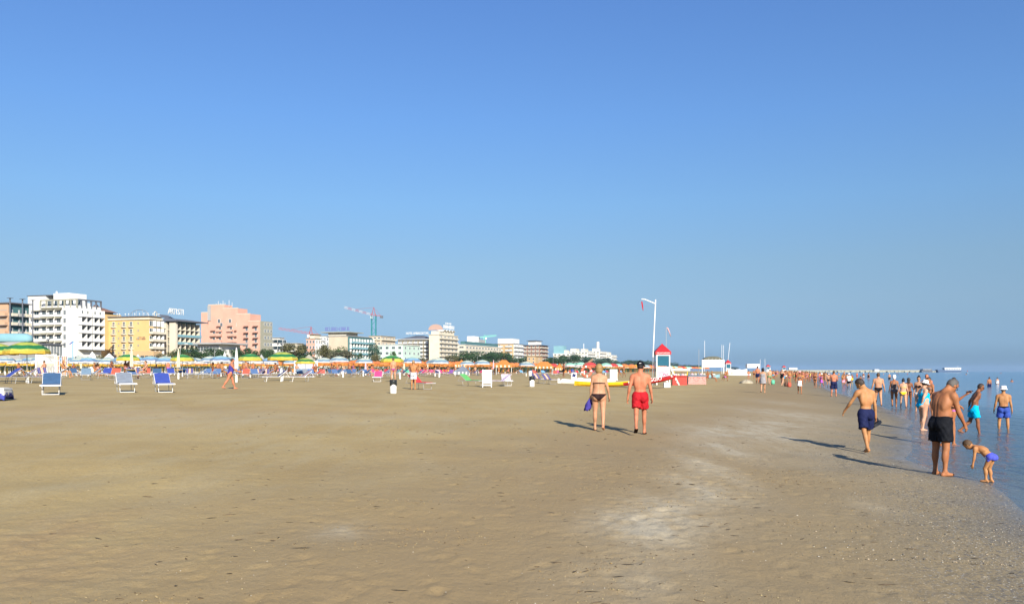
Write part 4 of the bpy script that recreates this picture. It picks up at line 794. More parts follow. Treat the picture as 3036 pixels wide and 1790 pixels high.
mb = MB(); mb.box((6, 9, b.H + 2.2), (6, 5, .2), 0, Matrix.Rotation(R(25), 3, 'X')); mb.build('solar_panel', PAL['slate'], b.o)
# 5 pink stepped hotel
b = Bld('pink_hotel', 'salmon-pink hotel stepping down in blocks towards the sea', 778, 583, 806, 955)
steps = [(583, 613, 925, 3.5), (613, 660, 903, 1.2), (660, 705, 914, 0.0), (705, 745, 931, -1.0), (745, 779, 953, -2.4)]
for px0, px1, top, xo in steps:
    y1, y0 = b.on('e', px0), b.on('e', px1); b.part('wall', PAL['pink'], ((xo, max(y0, 0) + .003, 0), (min(16, b.L - .1), y1, b.z(top, (y0 + y1) / 2))))
    b.part('parapet_edge', PAL['cream'], ((xo - .05, max(y0, 0) + .01, b.z(top, (y0 + y1) / 2) + .003), (xo + .4, y1 - .01, b.z(top, (y0 + y1) / 2) + .25)))
b.part('sea_wall', PAL['stone'], ((-2.0, -.3, 0), (b.L, -.003, b.z(952)))); b.part('lift_shaft', PAL['grey'], ((.8, b.on('e', 621), b.z(950, b.W * .8)), (1.19, b.on('e', 612), b.z(905, b.W * .8))))
rows = [(955, (652, 705)), (968, (648, 685)), (981, (630, 648, 687, 705)), (999, (630, 648, 687, 705)), (1017, (630, 648, 687, 705)), (944, (645, 682)), (1036, (630, 648, 687, 705))]
def xoff(px): return [xo for p0_, p1_, t_, xo in steps if p0_ <= px <= p1_][0]
for y_, pxs in rows:
    for px in pxs:
        c = b.on('e', px); z = b.z(y_, c) - 2.2; window(b, 'e', c, z, 1.5, 2.0).location.x = xoff(px)
        if y_ > 960: q = balcony(b, 'e', c + .5, z - .2, 3.4, .9, 1.0, PAL['pink'], PAL['pink']); q.location.x = xoff(px); q2 = shade(b, 'e', c + .5, z + 2.5, 2.8, PAL['tile'], .9); q2.location.x = xoff(px)
for y_ in (968, 987, 1003, 1020):
    for px in (735, 767): c = b.on('e', px); z = b.z(y_, c) - 2.2; window(b, 'e', c, z, 1.4, 1.9).location.x = xoff(px); shade(b, 'e', c, z + 2.4, 3.0, PAL['tile'], 1.3).location.x = xoff(px)
for i, px in enumerate((630, 636, 643, 650, 656, 668, 677)): mast(b, 3, b.on('e', px), b.z(905, b.on('e', px)) - .5, 1.6 + (i * 1.3) % 2.4, .09)
for y_ in (965, 985, 1005, 1025):
    for i in range(3): window(b, 's', b.L * (i + .7) / 3.2, b.z(y_), 1.5, 1.6).location.y = -.3
# low pavilion before the pink hotel
b = Bld('beach_pavilion', 'low white pavilion with a flat overhanging roof below the pink hotel', 650, 586, 712, 1020, 236); b.part('wall', PAL['white'], ((0, 0, 0), (b.L, b.W, b.H))); b.part('roof', PAL['grey'], ((-2, -2.5, b.H + .003), (b.L + 2.5, b.W + 1, b.H + .7)))
for i in range(7): window(b, 'e', b.W * (i + .5) / 7, b.H - 3.0, 1.6, 2.2)
b = Bld('seafront_restaurant', 'low teal-roofed restaurant with a curved canopy at the far left', 60, -80, 112, 1013, 225); b.part('wall', PAL['grey'], ((0, 0, 0), (b.L, b.W, b.H))); mb = MB(); mb.lathe([(9, 0), (9.4, .5), (9, 2.0), (7.5, 2.6)], 24, None, (0, 0, 0)); mb.v = [(x * b.L / 16 + b.L / 2, y * b.W / 17 + b.W / 2, z + b.H) for x, y, z in mb.v]; mb.build('canopy', PAL['teal'], b.o, True)
for i in range(4): window(b, 's', b.L * (i + .5) / 4, 1.0, 3.0, 2.5)
for i in range(5): window(b, 'e', b.W * (i + .5) / 5, 1.0, 3.0, 2.5)
b = Bld('glass_veranda', 'glazed white veranda at the foot of the white hotel', 150, 118, 185, 1022, 238); b.part('wall', PAL['white'], ((0, 0, 0), (b.L, b.W, 1.0))); b.part('roof', PAL['slate'], ((-.6, -.6, b.H), (b.L + .6, b.W + .6, b.H + .4)))
for i in range(4):
    for f_, c in (('e', b.W * (i + .5) / 4), ('s', b.L * (i + .5) / 4)): window(b, f_, c, 1.02, (b.W if f_ == 'e' else b.L) / 4 - .2, b.H - 1.1)
b.part('core', PAL['greenglass'], ((.5, .5, 1.0), (b.L - .3, b.W - .3, b.H)))
b = Bld('hotel_entrance', 'orange-beige entrance block with dark windows under the yellow hotel', 455, 390, 480, 1040, 240); b.part('wall', PAL['tan'], ((0, 0, 0), (b.L, b.W, b.H)))
for i in range(4): window(b, 's', b.L * (i + .5) / 4, .6, b.L / 4 - .4, b.H - 2.4, PAL['slate'])
for i in range(5): window(b, 'e', b.W * (i + .5) / 5, .6, b.W / 5 - .4, b.H - 2.4, PAL['slate'])
# small blocks between
def simple(name, label, pxC, pxL, pxR, roof, wall, s=S_H, fl=4, ne=3, ns=3, eb=False, sb=False, fh=3.1, ww=1.5, wh=1.7, roofm=None, para=None, end=None, over=.5, skip=0):
    b = Bld(name, label, pxC, pxL, pxR, roof, s); b.part('wall', PAL[wall], ((0, 0, 0), (b.L, b.W, b.H)))
    if end: b.part('end_wall', PAL[end], ((-.25, .1, 0), (-.003, b.W - .1, b.H - .2)))
    b.part('roof', PAL[roofm or 'grey'], ((-over, -over, b.H + .003), (b.L + over, b.W + over, b.H + .35))); xo = -.25 if end else 0
    for f_ in range(skip, fl):
        z = b.H - 2.6 - fh * f_
        if z < .4: break
        for i in range(ne):
            c = b.W * (i + .5) / ne; window(b, 'e', c, z, ww, wh).location.x = xo
            if eb: balcony(b, 'e', c, z - .3, b.W / ne * .72, 1.2, .95, PAL[roofm or 'grey'], PAL[para or 'white']).location.x = xo
        for i in range(ns):
            c = b.L * (i + .5) / ns; window(b, 's', c, z, ww, wh)
            if sb: balcony(b, 's', c, z - .3, b.L / ns * .92, 1.3, .95, PAL[roofm or 'grey'], PAL[para or 'white'])
    return b
simple('flats', 'small white flats with long dark windows right of the pink hotel', 829, 806, 842, 1002, 'white', 262, 4, 2, 2, False, False, 3.4, 6, 1.8)
simple('house', 'pale low house half hidden by olive trees', 880, 838, 900, 1018, 'cream', 285, 3, 3, 2)
b = simple('villa', 'white and pink villa with a small roof turret under the red crane', 935, 908, 951, 1004, 'white', 270, 4, 3, 2, False, False, 3.2, 1.4, 1.7, 'stone', None, 'pink'); b.part('turret', PAL['cream'], ((2, b.W * .3, b.H + .36), (8, b.W * .8, b.H + 2.5))); b.part('turret_roof', PAL['stone'], ((1, b.W * .2, b.H + 2.503), (9, b.W * .9, b.H + 2.8)))
simple('apartment_house', 'white apartment house with grey roof behind the olive tree', 968, 940, 980, 997, 'white', 300, 4, 3, 2, True, False)
b = simple('beige_hotel', 'beige hotel with a fully glazed teal balcony front and blue roof sign', 1030, 975, 1100, 996, 'beige', 255, 6, 1, 0, fh=3.3, ww=.8, wh=9, skip=9); b.part('roof_lounge', PAL['cream'], ((2, 2, b.H + .36), (16, 14, b.H + 2.2))); b.part('lounge_roof', PAL['stone'], ((0, -1, b.H + 2.203), (18, 18, b.H + 2.6)))
mb = MB(); mb.add([(3, 2, b.H + .4), (3, b.W - 1, b.H + .4), (14, b.W - 1, b.H + .4), (14, 2, b.H + .4), (3, 8, b.H + 2.1), (14, 8, b.H + 2.1)], [(0, 4, 5, 3), (0, 1, 4), (1, 2, 5, 4), (3, 5, 2), (3, 2, 1, 0)]); mb.build('pitched_roof', PAL['beige'], b.o)
b.part('glass_front', PAL['greenglass'], ((.6, -1.3, 0), (b.L, -.003, b.H - .5)))
for f_ in range(5):
    z = b.H - 4.0 - 3.3 * f_; b.part('floor_slab', PAL['teal'], ((.4, -2.6, z - .25), (b.L + .3, -1.303, z))); b.part('glass_rail', PAL['teal'], ((.4, -2.6, z + .003), (b.L + .3, -2.5, z + .9)))
    for i in range(9): b.part('partition', PAL['white'], ((.6 + (b.L - .8) * i / 8 - .12, -2.45, z + .003), (.6 + (b.L - .8) * i / 8 + .12, -1.303, z + 2.6)))
for x, me_ in strokes(10, 17, 2.2, 3): me_.materials.clear(); me_.materials.append(M('sign_blue', (.12, .14, .34), .6, .1)); q = link('sign_letter', me_, b.o); q.location = (4, 9 - x, b.H + 3.4); q.rotation_euler = (0, 0, -math.pi / 2)
simple('terraced_block', 'beige terraced block with stepped roof decks behind the teal crane foot', 1130, 1094, 1172, 996, 'beige', 300, 3, 3, 4, True, True, 4.2, 2, 1.8, 'stone', 'cream')
b = simple('mint_building', 'low mint-green building with white-framed windows', 1195, 1120, 1246, 1022, 'mint', 240, 3, 4, 4, False, False, 3.4, 2.2, 1.6, 'white'); b.part('porch_roof', PAL['white'], ((-7, -3, b.H * .42), (b.L * .6, b.W, b.H * .42 + .4)))
for i in range(6): b.part('porch_post', PAL['white'], ((-6.6, b.W * i / 5.2, 0), (-6.2, b.W * i / 5.2 + .4, b.H * .42 - .003)))
b = simple('grey_hotel', 'grey-brown hotel with pyramid roof, glazed corner and long rooftop lettering', 1272, 1180, 1295, 1006, 'olive', 275, 6, 6, 2, True, False, 3.0, 2.4, 1.7, 'white', 'white', None, 1.2); mb = MB(); mb.add([(0, 0, b.H + .36), (b.L, 0, b.H + .36), (b.L, b.W, b.H + .36), (0, b.W, b.H + .36), (b.L / 2, 8, b.H + 3.4), (b.L / 2, b.W - 12, b.H + 3.4)], [(0, 1, 4), (1, 2, 5, 4), (2, 3, 5), (3, 0, 4, 5), (3, 2, 1, 0)]); mb.build('pyramid_roof', PAL['slate'], b.o)
for i in range(4): b.part('glass_bay', PAL['greenglass'] if i % 2 else PAL['teal'], ((b.L * i / 4 + .1, -.5, 0), (b.L * (i + 1) / 4 - .1, -.003, b.H - .4)))
me_ = text_mesh('HOTEL AMBASCIATORI', 2.6, .1, 'roof_lettering'); me_.materials.append(PAL['white']); q = link('roof_lettering', me_, b.o); q.location = (3, b.on('e', 1232), b.H + 5.0); q.rotation_euler = (R(90), 0, -R(90)); q.scale = ((b.on('e', 1200) - b.on('e', 1266)) / max(.1, me_.vertices and max(v.co.x for v in me_.vertices) - min(v.co.x for v in me_.vertices)), 1, 1)
b = simple('cream_hotel', 'cream hotel with rows of arched loggias, wavy roof canopy and white roof sign', 1302, 1272, 1357, 992, 'cream', 262, 8, 0, 5, False, True, 3.35, 2.6, 1.9, 'cream', 'cream'); b.part('penthouse', PAL['cream'], ((2, 1, b.H + .36), (b.L - 5, b.W - 1, b.H + 3.0)))
for i in range(4):
    mb = MB(); x0 = 8 + (b.L - 14) * i / 4; x1 = 8 + (b.L - 14) * (i + 1) / 4; P_ = [(x0 + (x1 - x0) * t / 6, .6 + 1.3 * math.sin(math.pi * t / 6)) for t in range(7)]
    mb.add([(x, y, b.H + 2.6 + z) for y in (-.4, 6) for x, z in P_] + [(x, y, b.H + 2.35 + z) for y in (-.4, 6) for x, z in P_], [(t, t + 1, t + 8, t + 7) for t in range(6)] + [(t + 14, t + 21, t + 22, t + 15) for t in range(6)] + [(t, t + 14, t + 15, t + 1) for t in range(6)]); mb.build('roof_vault', PAL['white'], b.o)
for i in range(4): mb = MB(); mb.lathe([(.05, -.1), (.9, -.1), (.9, .1), (.05, .1)], 5, None); mb.v = [(x, z, y) for x, y, z in mb.v]; mb.build('sign_star', PAL['white'], b.o).location = (18 + 3.2 * i, 2, b.H + 9.6)
for x, me_ in strokes(8, 22, 2.6, 9): me_.materials.clear(); me_.materials.append(PAL['white']); q = link('sign_letter', me_, b.o); q.location = (24 + x, 2, b.H + 5.6)
mb = MB(); mb.lathe([(.1, -.15), (10, -.15), (10, .15), (.1, .15)], 20, None); mb.v = [(3 + z, b.W * .5 + x * .6, b.H + 4.2 + max(y, -1) * .40) for x, y, z in mb.v]; mb.build('round_sign', M('sign_peach', (.40, .27, .22), .7, .1), b.o)
b = simple('long_building', 'long low cream building with a glazed upper deck above the trees', 1380, 1357, 1486, 1022, 'cream', 262, 3, 1, 12, False, False, 3.4, 4.0, 1.3, 'white'); b.part('glazed_deck', PAL['greenglass'], ((6, 3, b.H + .36), (b.L, b.W, b.H + 3.2))); b.part('plant_room', PAL['white'], ((34, 5, b.H + 3.203), (44, 12, b.H + 8.5))); b.part('plant_room', PAL['grey'], ((45, 5, b.H + 3.203), (60, 12, b.H + 6)))
b = simple('balcony_hotel', 'tan and white hotel with curved balconies and a white penthouse', 1523, 1468, 1551, 1019, 'white', 255, 6, 2, 3, True, True, 3.7, 1.8, 1.8, 'slate', 'white', 'tan'); b.part('penthouse', PAL['white'], ((2, 2, b.H + .36), (b.L * .8, b.W - 2, b.H + 5)))
b = simple('brown_hotel', 'brown brick hotel with cream balconies and a dark flat roof', 1600, 1552, 1624, 1023, 'brown', 252, 6, 4, 2, True, True, 3.9, 2.0, 2.0, 'slate', 'cream', None, 1.5); b.part('penthouse', PAL['white'], ((3, b.W * .25, b.H + .36), (b.L * .7, b.W * .75, b.H + 4.5))); b.part('penthouse_roof', PAL['slate'], ((1, b.W * .2, b.H + 4.503), (b.L * .8, b.W * .85, b.H + 5)))
simple('beach_hut_house', 'small sand-coloured house in front of the brown hotel', 1588, 1563, 1608, 1057, 'tan', 215, 2, 2, 1, False, False, 3.0, 1.4, 1.6, 'tan')
# far white blocks
for i, (pc, pl, pr, rf, s_, nm) in enumerate(((1690, 1640, 1705, 1048, 250, 'long low white'), (1715, 1672, 1738, 1042, 275, 'tall cream-white'), (1742, 1705, 1764, 1043, 262, 'middle white'), (1778, 1738, 1798, 1041, 262, 'wide terraced white'), (1812, 1785, 1828, 1052, 255, 'stepped outer white'))):
    b = simple('distant_block', nm + ' block in the far white row beyond the pines', pc, pl, pr, rf, 'white', s_, 6, 4, 4, True, True, 4.5, 2.6, 2.0, 'white', 'cream', None, .5); b.o['group'] = 'far white apartment blocks'
    b.part('roof_room', PAL['cream'], ((4, 4, b.H + .36), (b.L * .5, b.W * .6, b.H + 4)))
    if i == 0: b.part('teal_tower', PAL['teal'], ((2, b.W * .4, b.H + .36), (14, b.W * .4 + 12, b.H + 9)))
    if i == 3: mb = MB(); mb.tube([(6, 4, b.H), (6, 4, b.H + 13)], 2.0, 10); mb.build('chimney', PAL['white'], b.o); mast(b, 6, 24, b.H, 11, .5)
# cranes
def crane(label, px, s, ytop, yjib, jpx, jy, cpx, colm, colj, wd=1.6):
    k = (px - CX) / F; Y = (s / .948 - 3.6) / (.335 - k); X = k * Y; g0 = gz(X, Y); o = thing('tower_crane', label, 'crane', (X, Y, g0)); zj, zt = zat(yjib, Y) - g0, zat(ytop, Y) - g0; m = wd / 2
    mb = MB(); n = int(zj / (wd * 1.2))
    for sx_ in (-m, m):
        for sy_ in (-m, m): mb.bar((sx_, sy_, 0), (sx_, sy_, zj), wd * .17)
    for i in range(n):
        z0, z1 = zj * i / n, zj * (i + 1) / n; d = 1 if i % 2 else -1
        mb.bar((-m * d, -m, z0), (m * d, -m, z1), wd * .10); mb.bar((m, -m * d, z0), (m, m * d, z1), wd * .10)
    mb.build('mast', colm, o); mb = MB()
    for sx_ in (-m, m): mb.bar((sx_, 0, zj), (0, 0, zt), .3); mb.bar((sx_, -m, zj), (0, 0, zt), .2)
    mb.build('apex', colj[0], o)
    dx = (jpx - px) / F * Y; dz = (yjib - jy) / F * Y; n = 8
    for i in range(n):
        mb = MB(); a = Vector((dx * i / n, 0, zj + dz * i / n)); c = Vector((dx * (i + 1) / n, 0, zj + dz * (i + 1) / n)); u_ = Vector((0, 0, 1.3))
        mb.bar(a + Vector((0, -.6, 0)), c + Vector((0, -.6, 0)), .2); mb.bar(a + Vector((0, .6, 0)), c + Vector((0, .6, 0)), .2); mb.bar(a + u_, c + u_, .2); mb.bar(a + Vector((0, -.6, 0)), (a + c) / 2 + u_, .14); mb.bar((a + c) / 2 + u_, c + Vector((0, -.6, 0)), .14); mb.build('jib_section', colj[i % 2], o)
    mb = MB(); cx_ = (cpx - px) / F * Y; mb.bar((0, 0, zj + .4), (cx_, 0, zj), .7, .5); mb.build('counter_jib', colj[0], o); mb = MB(); mb.box((cx_, 0, zj - .9), (2.4, 1.6, 2.0)); mb.build('counterweight', PAL['slate'], o); mb = MB(); mb.box((-1.6 if dx < 0 else 1.6, -.8, zj - 1.2), (1.6, 1.6, 1.9)); mb.build('cab', PAL['white'], o)
    mb = MB(); mb.tube([(0, 0, zt), (dx * .62, 0, zj + dz * .62 + 1.3)], .07, 4); mb.build('tie_rod', colj[0], o); mb = MB(); mb.tube([(0, 0, zt), (cx_ * .9, 0, zj)], .07, 4); mb.build('tie_rod', colj[0], o)
CRED = M('crane_red', (.34, .06, .055), .6, .1); CTEAL = M('crane_teal', (.012, .16, .18), .6, .1); CGR = M('crane_green', (.20, .62, .42), .6, .1); CWH = M('crane_white', (.46, .40, .38), .6, .1)
crane('tall crane with teal mast and red and white jib behind the hotels', 1108, 330, 911, 936, 1021, 913, 1131, CTEAL, [CRED, CWH], 3.4)
crane('red tower crane with a long thin jib above the pale villa', 922, 340, 968, 991, 826, 976, 946, CRED, [CRED, CRED], 2.2)
crane('pale green crane over the long low building', 1437, 330, 993, 1000, 1472, 996, 1420, CGR, [CGR, CGR], 2.0)
# ------------------------------------------------------------------ beach furniture
ALU = M('white_tube', (.74, .74, .72), .4, .05); GREYT = M('grey_tube', (.30, .31, .31), .45, .05, metal=.2); WOODY = M('table_yellow', (.60, .38, .07), .6, .1); PWHITE = M('white_plastic', (.74, .73, .68), .4, .06, 4)
FAB = {k: M('canvas_' + k, c, .8, .12, 6, bump=.2, bscale=25) for k, c in dict(steel=(.035, .085, .17), greyblue=(.165, .19, .225), cobalt=(.030, .055, .26), sky=(.07, .13, .26), navy=(.02, .03, .11), magenta=(.55, .05, .16), red=(.60, .035, .04), green=(.10, .36, .10), purple=(.18, .07, .26), pinkfl=(.62, .42, .48), white=(.50, .50, .485), coral=(.46, .085, .05), orange=(.52, .19, .04), yellow=(.46, .31, .035), lime=(.32, .35, .06), gold=(.52, .32, .035), dgreen=(.010, .125, .04), lgreen=(.10, .30, .085), teal=(.10, .27, .27), paleteal=(.24, .35, .33), slate=(.13, .20, .27), crimson=(.40, .03, .04), cream=(.54, .48, .36), mint=(.10, .42, .26), brown=(.10, .05, .03), lblue=(.13, .30, .46)).items()}
def stripes_mat(name, cols, axis=0, scale=1.0, pat=None, noise=0):
    """woven stripes across the cloth, by object coordinate"""
    m = bpy.data.materials.new(name); m.use_nodes = True; n, l = m.node_tree.nodes, m.node_tree.links; p = n['Principled BSDF']; p.inputs['Roughness'].default_value = .8
    tc = n.new('ShaderNodeTexCoord'); sp = n.new('ShaderNodeSeparateXYZ'); l.new(tc.outputs['Object'], sp.inputs[0]); ma = n.new('ShaderNodeMath'); ma.operation = 'MULTIPLY_ADD'; ma.inputs[1].default_value = scale; ma.inputs[2].default_value = .5; l.new(sp.outputs[axis], ma.inputs[0])
    rp = n.new('ShaderNodeValToRGB'); rp.color_ramp.interpolation = 'CONSTANT'; e = rp.color_ramp.elements; N_ = len(cols)
    while len(e) < N_: e.new(.5)
    for i, (pos, c) in enumerate(cols): e[i].position = pos; e[i].color = (*c, 1)
    if noise:
        nz = n.new('ShaderNodeTexNoise'); nz.inputs['Scale'].default_value = 7; nz.inputs['Detail'].default_value = 3; ad = n.new('ShaderNodeMath'); ad.operation = 'MULTIPLY_ADD'; ad.inputs[1].default_value = noise; l.new(tc.outputs['Object'], nz.inputs['Vector']); l.new(nz.outputs[0], ad.inputs[0]); l.new(ma.outputs[0], ad.inputs[2]); l.new(ad.outputs[0], rp.inputs[0])
    else: l.new(ma.outputs[0], rp.inputs[0])
    l.new(rp.outputs[0], p.inputs['Base Color']); return m
NV, OR_, CRM, RDB = (.05, .05, .16), (.62, .28, .10), (.70, .60, .48), (.30, .06, .06)
STRIPE = stripes_mat('canvas_striped', [(0, NV), (.16, (.14, .13, .26)), (.24, NV), (.36, OR_), (.44, CRM), (.49, RDB), (.53, CRM), (.58, OR_), (.66, NV), (.8, (.14, .13, .26)), (.88, NV)], 0, 1 / .62)
STRIPEB = stripes_mat('canvas_striped_vertical', [(0, NV), (.15, OR_), (.30, CRM), (.40, RDB), (.58, CRM), (.68, OR_), (.85, NV)], 0, 1 / .5)
def blotch(name, a, b_, sc_=9, th=.5):
    m = M(name, a, .8, .1, 5); n, l = m.node_tree.nodes, m.node_tree.links; p = n['Principled BSDF']; tc = n.new('ShaderNodeTexCoord'); t = n.new('ShaderNodeTexNoise'); t.inputs['Scale'].default_value = sc_; t.inputs['Detail'].default_value = 2; r = n.new('ShaderNodeValToRGB'); r.color_ramp.interpolation = 'CONSTANT'; r.color_ramp.elements[0].color = (*a, 1); r.color_ramp.elements[1].position = th; r.color_ramp.elements[1].color = (*b_, 1)
    l.new(tc.outputs['Object'], t.inputs['Vector']); l.new(t.outputs[0], r.inputs[0]); l.new(r.outputs[0], p.inputs['Base Color']); return m
FLORAL = blotch('canvas_floral', (.66, .58, .64), (.30, .12, .32), 11, .57); TOWELB = stripes_mat('towel_blue_white', [(0, (.035, .045, .26)), (.70, (.035, .045, .26)), (.74, (.50, .48, .42)), (1.0, (.50, .48, .42))], 2, .55, None, .28); PINKP = blotch('cover_pink_print', (.46, .28, .24), (.36, .10, .09), 16, .55)
def lounger_parts(fine=True):
    d = {}; w = .33; h = .36
    mb = MB(); n = 6 if fine else 4; r = .017 if fine else .014
    mb.tube([(-w, -.95, h), (-w, .95, h)], r, n); mb.tube([(w, -.95, h), (w, .95, h)], r, n); mb.box((0, -.95, h + .004), (.70, .05, .05)); mb.tube([(-w, .95, h), (w, .95, h)], r, n)
    a = R(38); t = Vector((0, .22 + .74 * math.cos(a), h + .74 * math.sin(a)))
    mb.tube([(-w + .02, .22, h + .01), (-w + .02, t.y, t.z), (w - .02, t.y, t.z), (w - .02, .22, h + .01)], r * .9, n); mb.tube([(-w, .93, h), (-w + .02, t.y - .1, t.z - .09)], r * .7, n); mb.tube([(w, .93, h), (w - .02, t.y - .1, t.z - .09)], r * .7, n); d['frame'] = mb.mesh('frame', ALU)
    for nm, y in (('leg', -.62), ('leg2', .55)):
        mb = MB(); mb.tube([(-w + .05, y, h - .01), (-w + .05, y - .06, .018), (w - .05, y - .06, .018), (w - .05, y, h - .01)], r * 1.1, n); d[nm] = mb.mesh('leg', ALU if nm == 'leg' else GREYT)
    def sheet(p0, p1, sag, th=.012, k=5):
        mb = MB(); P = []
        for i in range(k + 1):
            t_ = i / k; q = Vector(p0).lerp(Vector(p1), t_); P.append(q)
        nrm = (Vector(p1) - Vector(p0)).cross(Vector((1, 0, 0))).normalized(); vs = []
        for sgn in (1, -1):
            for i, q in enumerate(P):
                off = -nrm * sag * math.sin(math.pi * i / k) + nrm * th * .5 * sgn
                vs += [q + off + Vector((-w + .025, 0, 0)), q + off + Vector((0, 0, 0)) - nrm * sag * .5, q + off + Vector((w - .025, 0, 0))]
        K = (k + 1) * 3; fs = []
        for i in range(k):
            for j in range(2): a_ = i * 3 + j; fs.append((a_, a_ + 3, a_ + 4, a_ + 1)); fs.append((K + a_, K + a_ + 1, K + a_ + 4, K + a_ + 3))
            fs += [(i * 3, K + i * 3, K + i * 3 + 3, i * 3 + 3), (i * 3 + 2, i * 3 + 5, K + i * 3 + 5, K + i * 3 + 2)]
        fs += [(0, 1, K + 1, K), (1, 2, K + 2, K + 1), (k * 3, K + k * 3, K + k * 3 + 1, k * 3 + 1), (k * 3 + 1, K + k * 3 + 1, K + k * 3 + 2, k * 3 + 2)]
        mb.add(vs, fs); return mb
    d['seat'] = sheet((0, -.92, h + .02), (0, .22, h + .02), .03).mesh('seat', STRIPE); d['backrest'] = sheet((0, .21, h + .03), (0, t.y + .015, t.z + .012), .02).mesh('backrest', STRIPE)
    mb = MB(); c = Vector((0, t.y + .02, t.z)); mb.tube([(-w, t.y - .12, t.z - .10), (-w - .03, t.y - .30, t.z - .32), (-w - .02, t.y - .42, t.z - .38)], .011, 5); d['shade_arm'] = mb.mesh('shade_arm', GREYT)
    return d
LP = lounger_parts(True); _a = ALU; ALU = M('weathered_tube', (.34, .34, .34), .5, .1); LPF = lounger_parts(False); ALU = _a
def lounger(pos, rz, mat, label, group='sun loungers on the sand', fine=True, seat=None, arm=False, flat=False, name='sun_lounger'):
    o = thing(name, label, 'lounger', pos, rz, group); P = LP if fine else LPF
    link('frame', P['frame'], o)
    for k in ('leg', 'leg2'): link('leg', P[k], o)
    for k in ('seat', 'backrest'): recolour(link(k, P[k], o), [seat if (k == 'seat' and seat) else mat])
    if arm: link('shade_arm', P['shade_arm'], o)
    return o
for px, py, rz, m, lab, arm in ((152, 1187, -2, FAB['steel'], 'steel-blue lounger standing alone nearest the viewer at left', 0), (372, 1180, 6, FAB['greyblue'], 'faded grey-blue lounger left of the cobalt one', 1), (485, 1180, 7, FAB['cobalt'], 'cobalt-blue lounger standing alone on the open sand', 1)):
    lounger(gp(px, py - 18), R(rz) - math.atan((px - CX) / F), m, lab, 'three lone loungers', True, GREYT if False else None, bool(arm))
g = gp(-72, 1186); o = lounger(g, R(100), FAB['cobalt'], 'lounger covered by a blue and white towel at the left edge', 'towel-draped loungers'); mb = MB(); r_ = random.Random(2)
vs = []; nx_, ny_ = 12, 14
for i in range(ny_ + 1):
    for j in range(nx_ + 1):
        u_, v_ = j / nx_ - .5, i / ny_; x = u_ * 1.5; y = -1.2 + 1.9 * v_; e = max(0, abs(x) - .36); ee = max(0, -.97 - y); base = .41 + max(0, y - .22) * .78
        vs.append((math.copysign(min(abs(x), .36) + e * .16, x) + .01 * math.sin(i * 2.1), y + ee * .8 if ee else y, max(.02, base - e * .98 - ee * 1.35 + .012 * math.sin(j * 1.9 + i))))
mb.add(vs, [(i * (nx_ + 1) + j, i * (nx_ + 1) + j + 1, (i + 1) * (nx_ + 1) + j + 1, (i + 1) * (nx_ + 1) + j) for i in range(ny_) for j in range(nx_)]); q = mb.build('beach_towel', TOWELB, None, True, g, R(100)); q.modifiers.new('thick', 'SOLIDIFY').thickness = .012; tag(q, 'blue and white towel draped over the lounger at the left edge', 'towel')
# loungers standing in front of the rows
front = [(10, 1137, -70, FAB['cobalt'], 'bright blue lounger at the left edge under the striped parasol'), (60, 1136, -80, STRIPE, 'striped lounger beside the striped parasol pole'), (110, 1136, 95, STRIPE, 'striped lounger facing the parasol pole from the right'), (128, 1122, 10, STRIPE, 'striped lounger just behind the steel-blue one'),
    (815, 1131, -75, FAB['navy'], 'navy lounger with pale stripes right of the striding woman'), (890, 1131, -70, STRIPE, 'striped lounger at the end of the front row near the grey screen'), (760, 1120, -72, STRIPE, 'striped lounger beside the white post, left of the navy one'), (735, 1120, -72, STRIPE, 'striped lounger second from the white post'),
    (940, 1116, -40, FAB['slate'], 'slate-blue lounger in front of the grey screen'), (995, 1117, -40, FAB['steel'], 'deep blue lounger with white post beside it'), (1045, 1112, -20, FAB['sky'], 'sky-blue lounger with its back turned up'), (1120, 1131, -5, FAB['magenta'], 'magenta lounger left of the plum bikini'), (1246, 1154, 38, FAB['red'], 'red lounger with white foot frame beside the man in grey shorts'),
    (1298, 1115, 5, FAB['pinkfl'], 'pale pink lounger right of the man in grey shorts'), (1333, 1115, -20, FAB['purple'], 'purple lounger in front of the red deckchairs'), (1397, 1144, 50, FAB['green'], 'lounger with a green and yellow towel over its back'), (1502, 1143, 6, FLORAL, 'floral lounger facing the viewer'), (1480, 1145, -70, FLORAL, 'floral lounger seen from the side by the white slatted chair'),
    (1597, 1135, 30, STRIPE, 'left striped lounger right of the second bin'), (1628, 1138, 30, STRIPE, 'right striped lounger right of the second bin'), (1647, 1115, 6, FAB['coral'], 'orange-red deckchair near the man in black trunks')]
for px, py, rz, m, lab in front: lounger(gp(px, py), R(rz) - math.atan((px - CX) / F), m, lab, 'loungers in front of the rows', px in (1242, 1120, 1395, 1502, 815, 890))
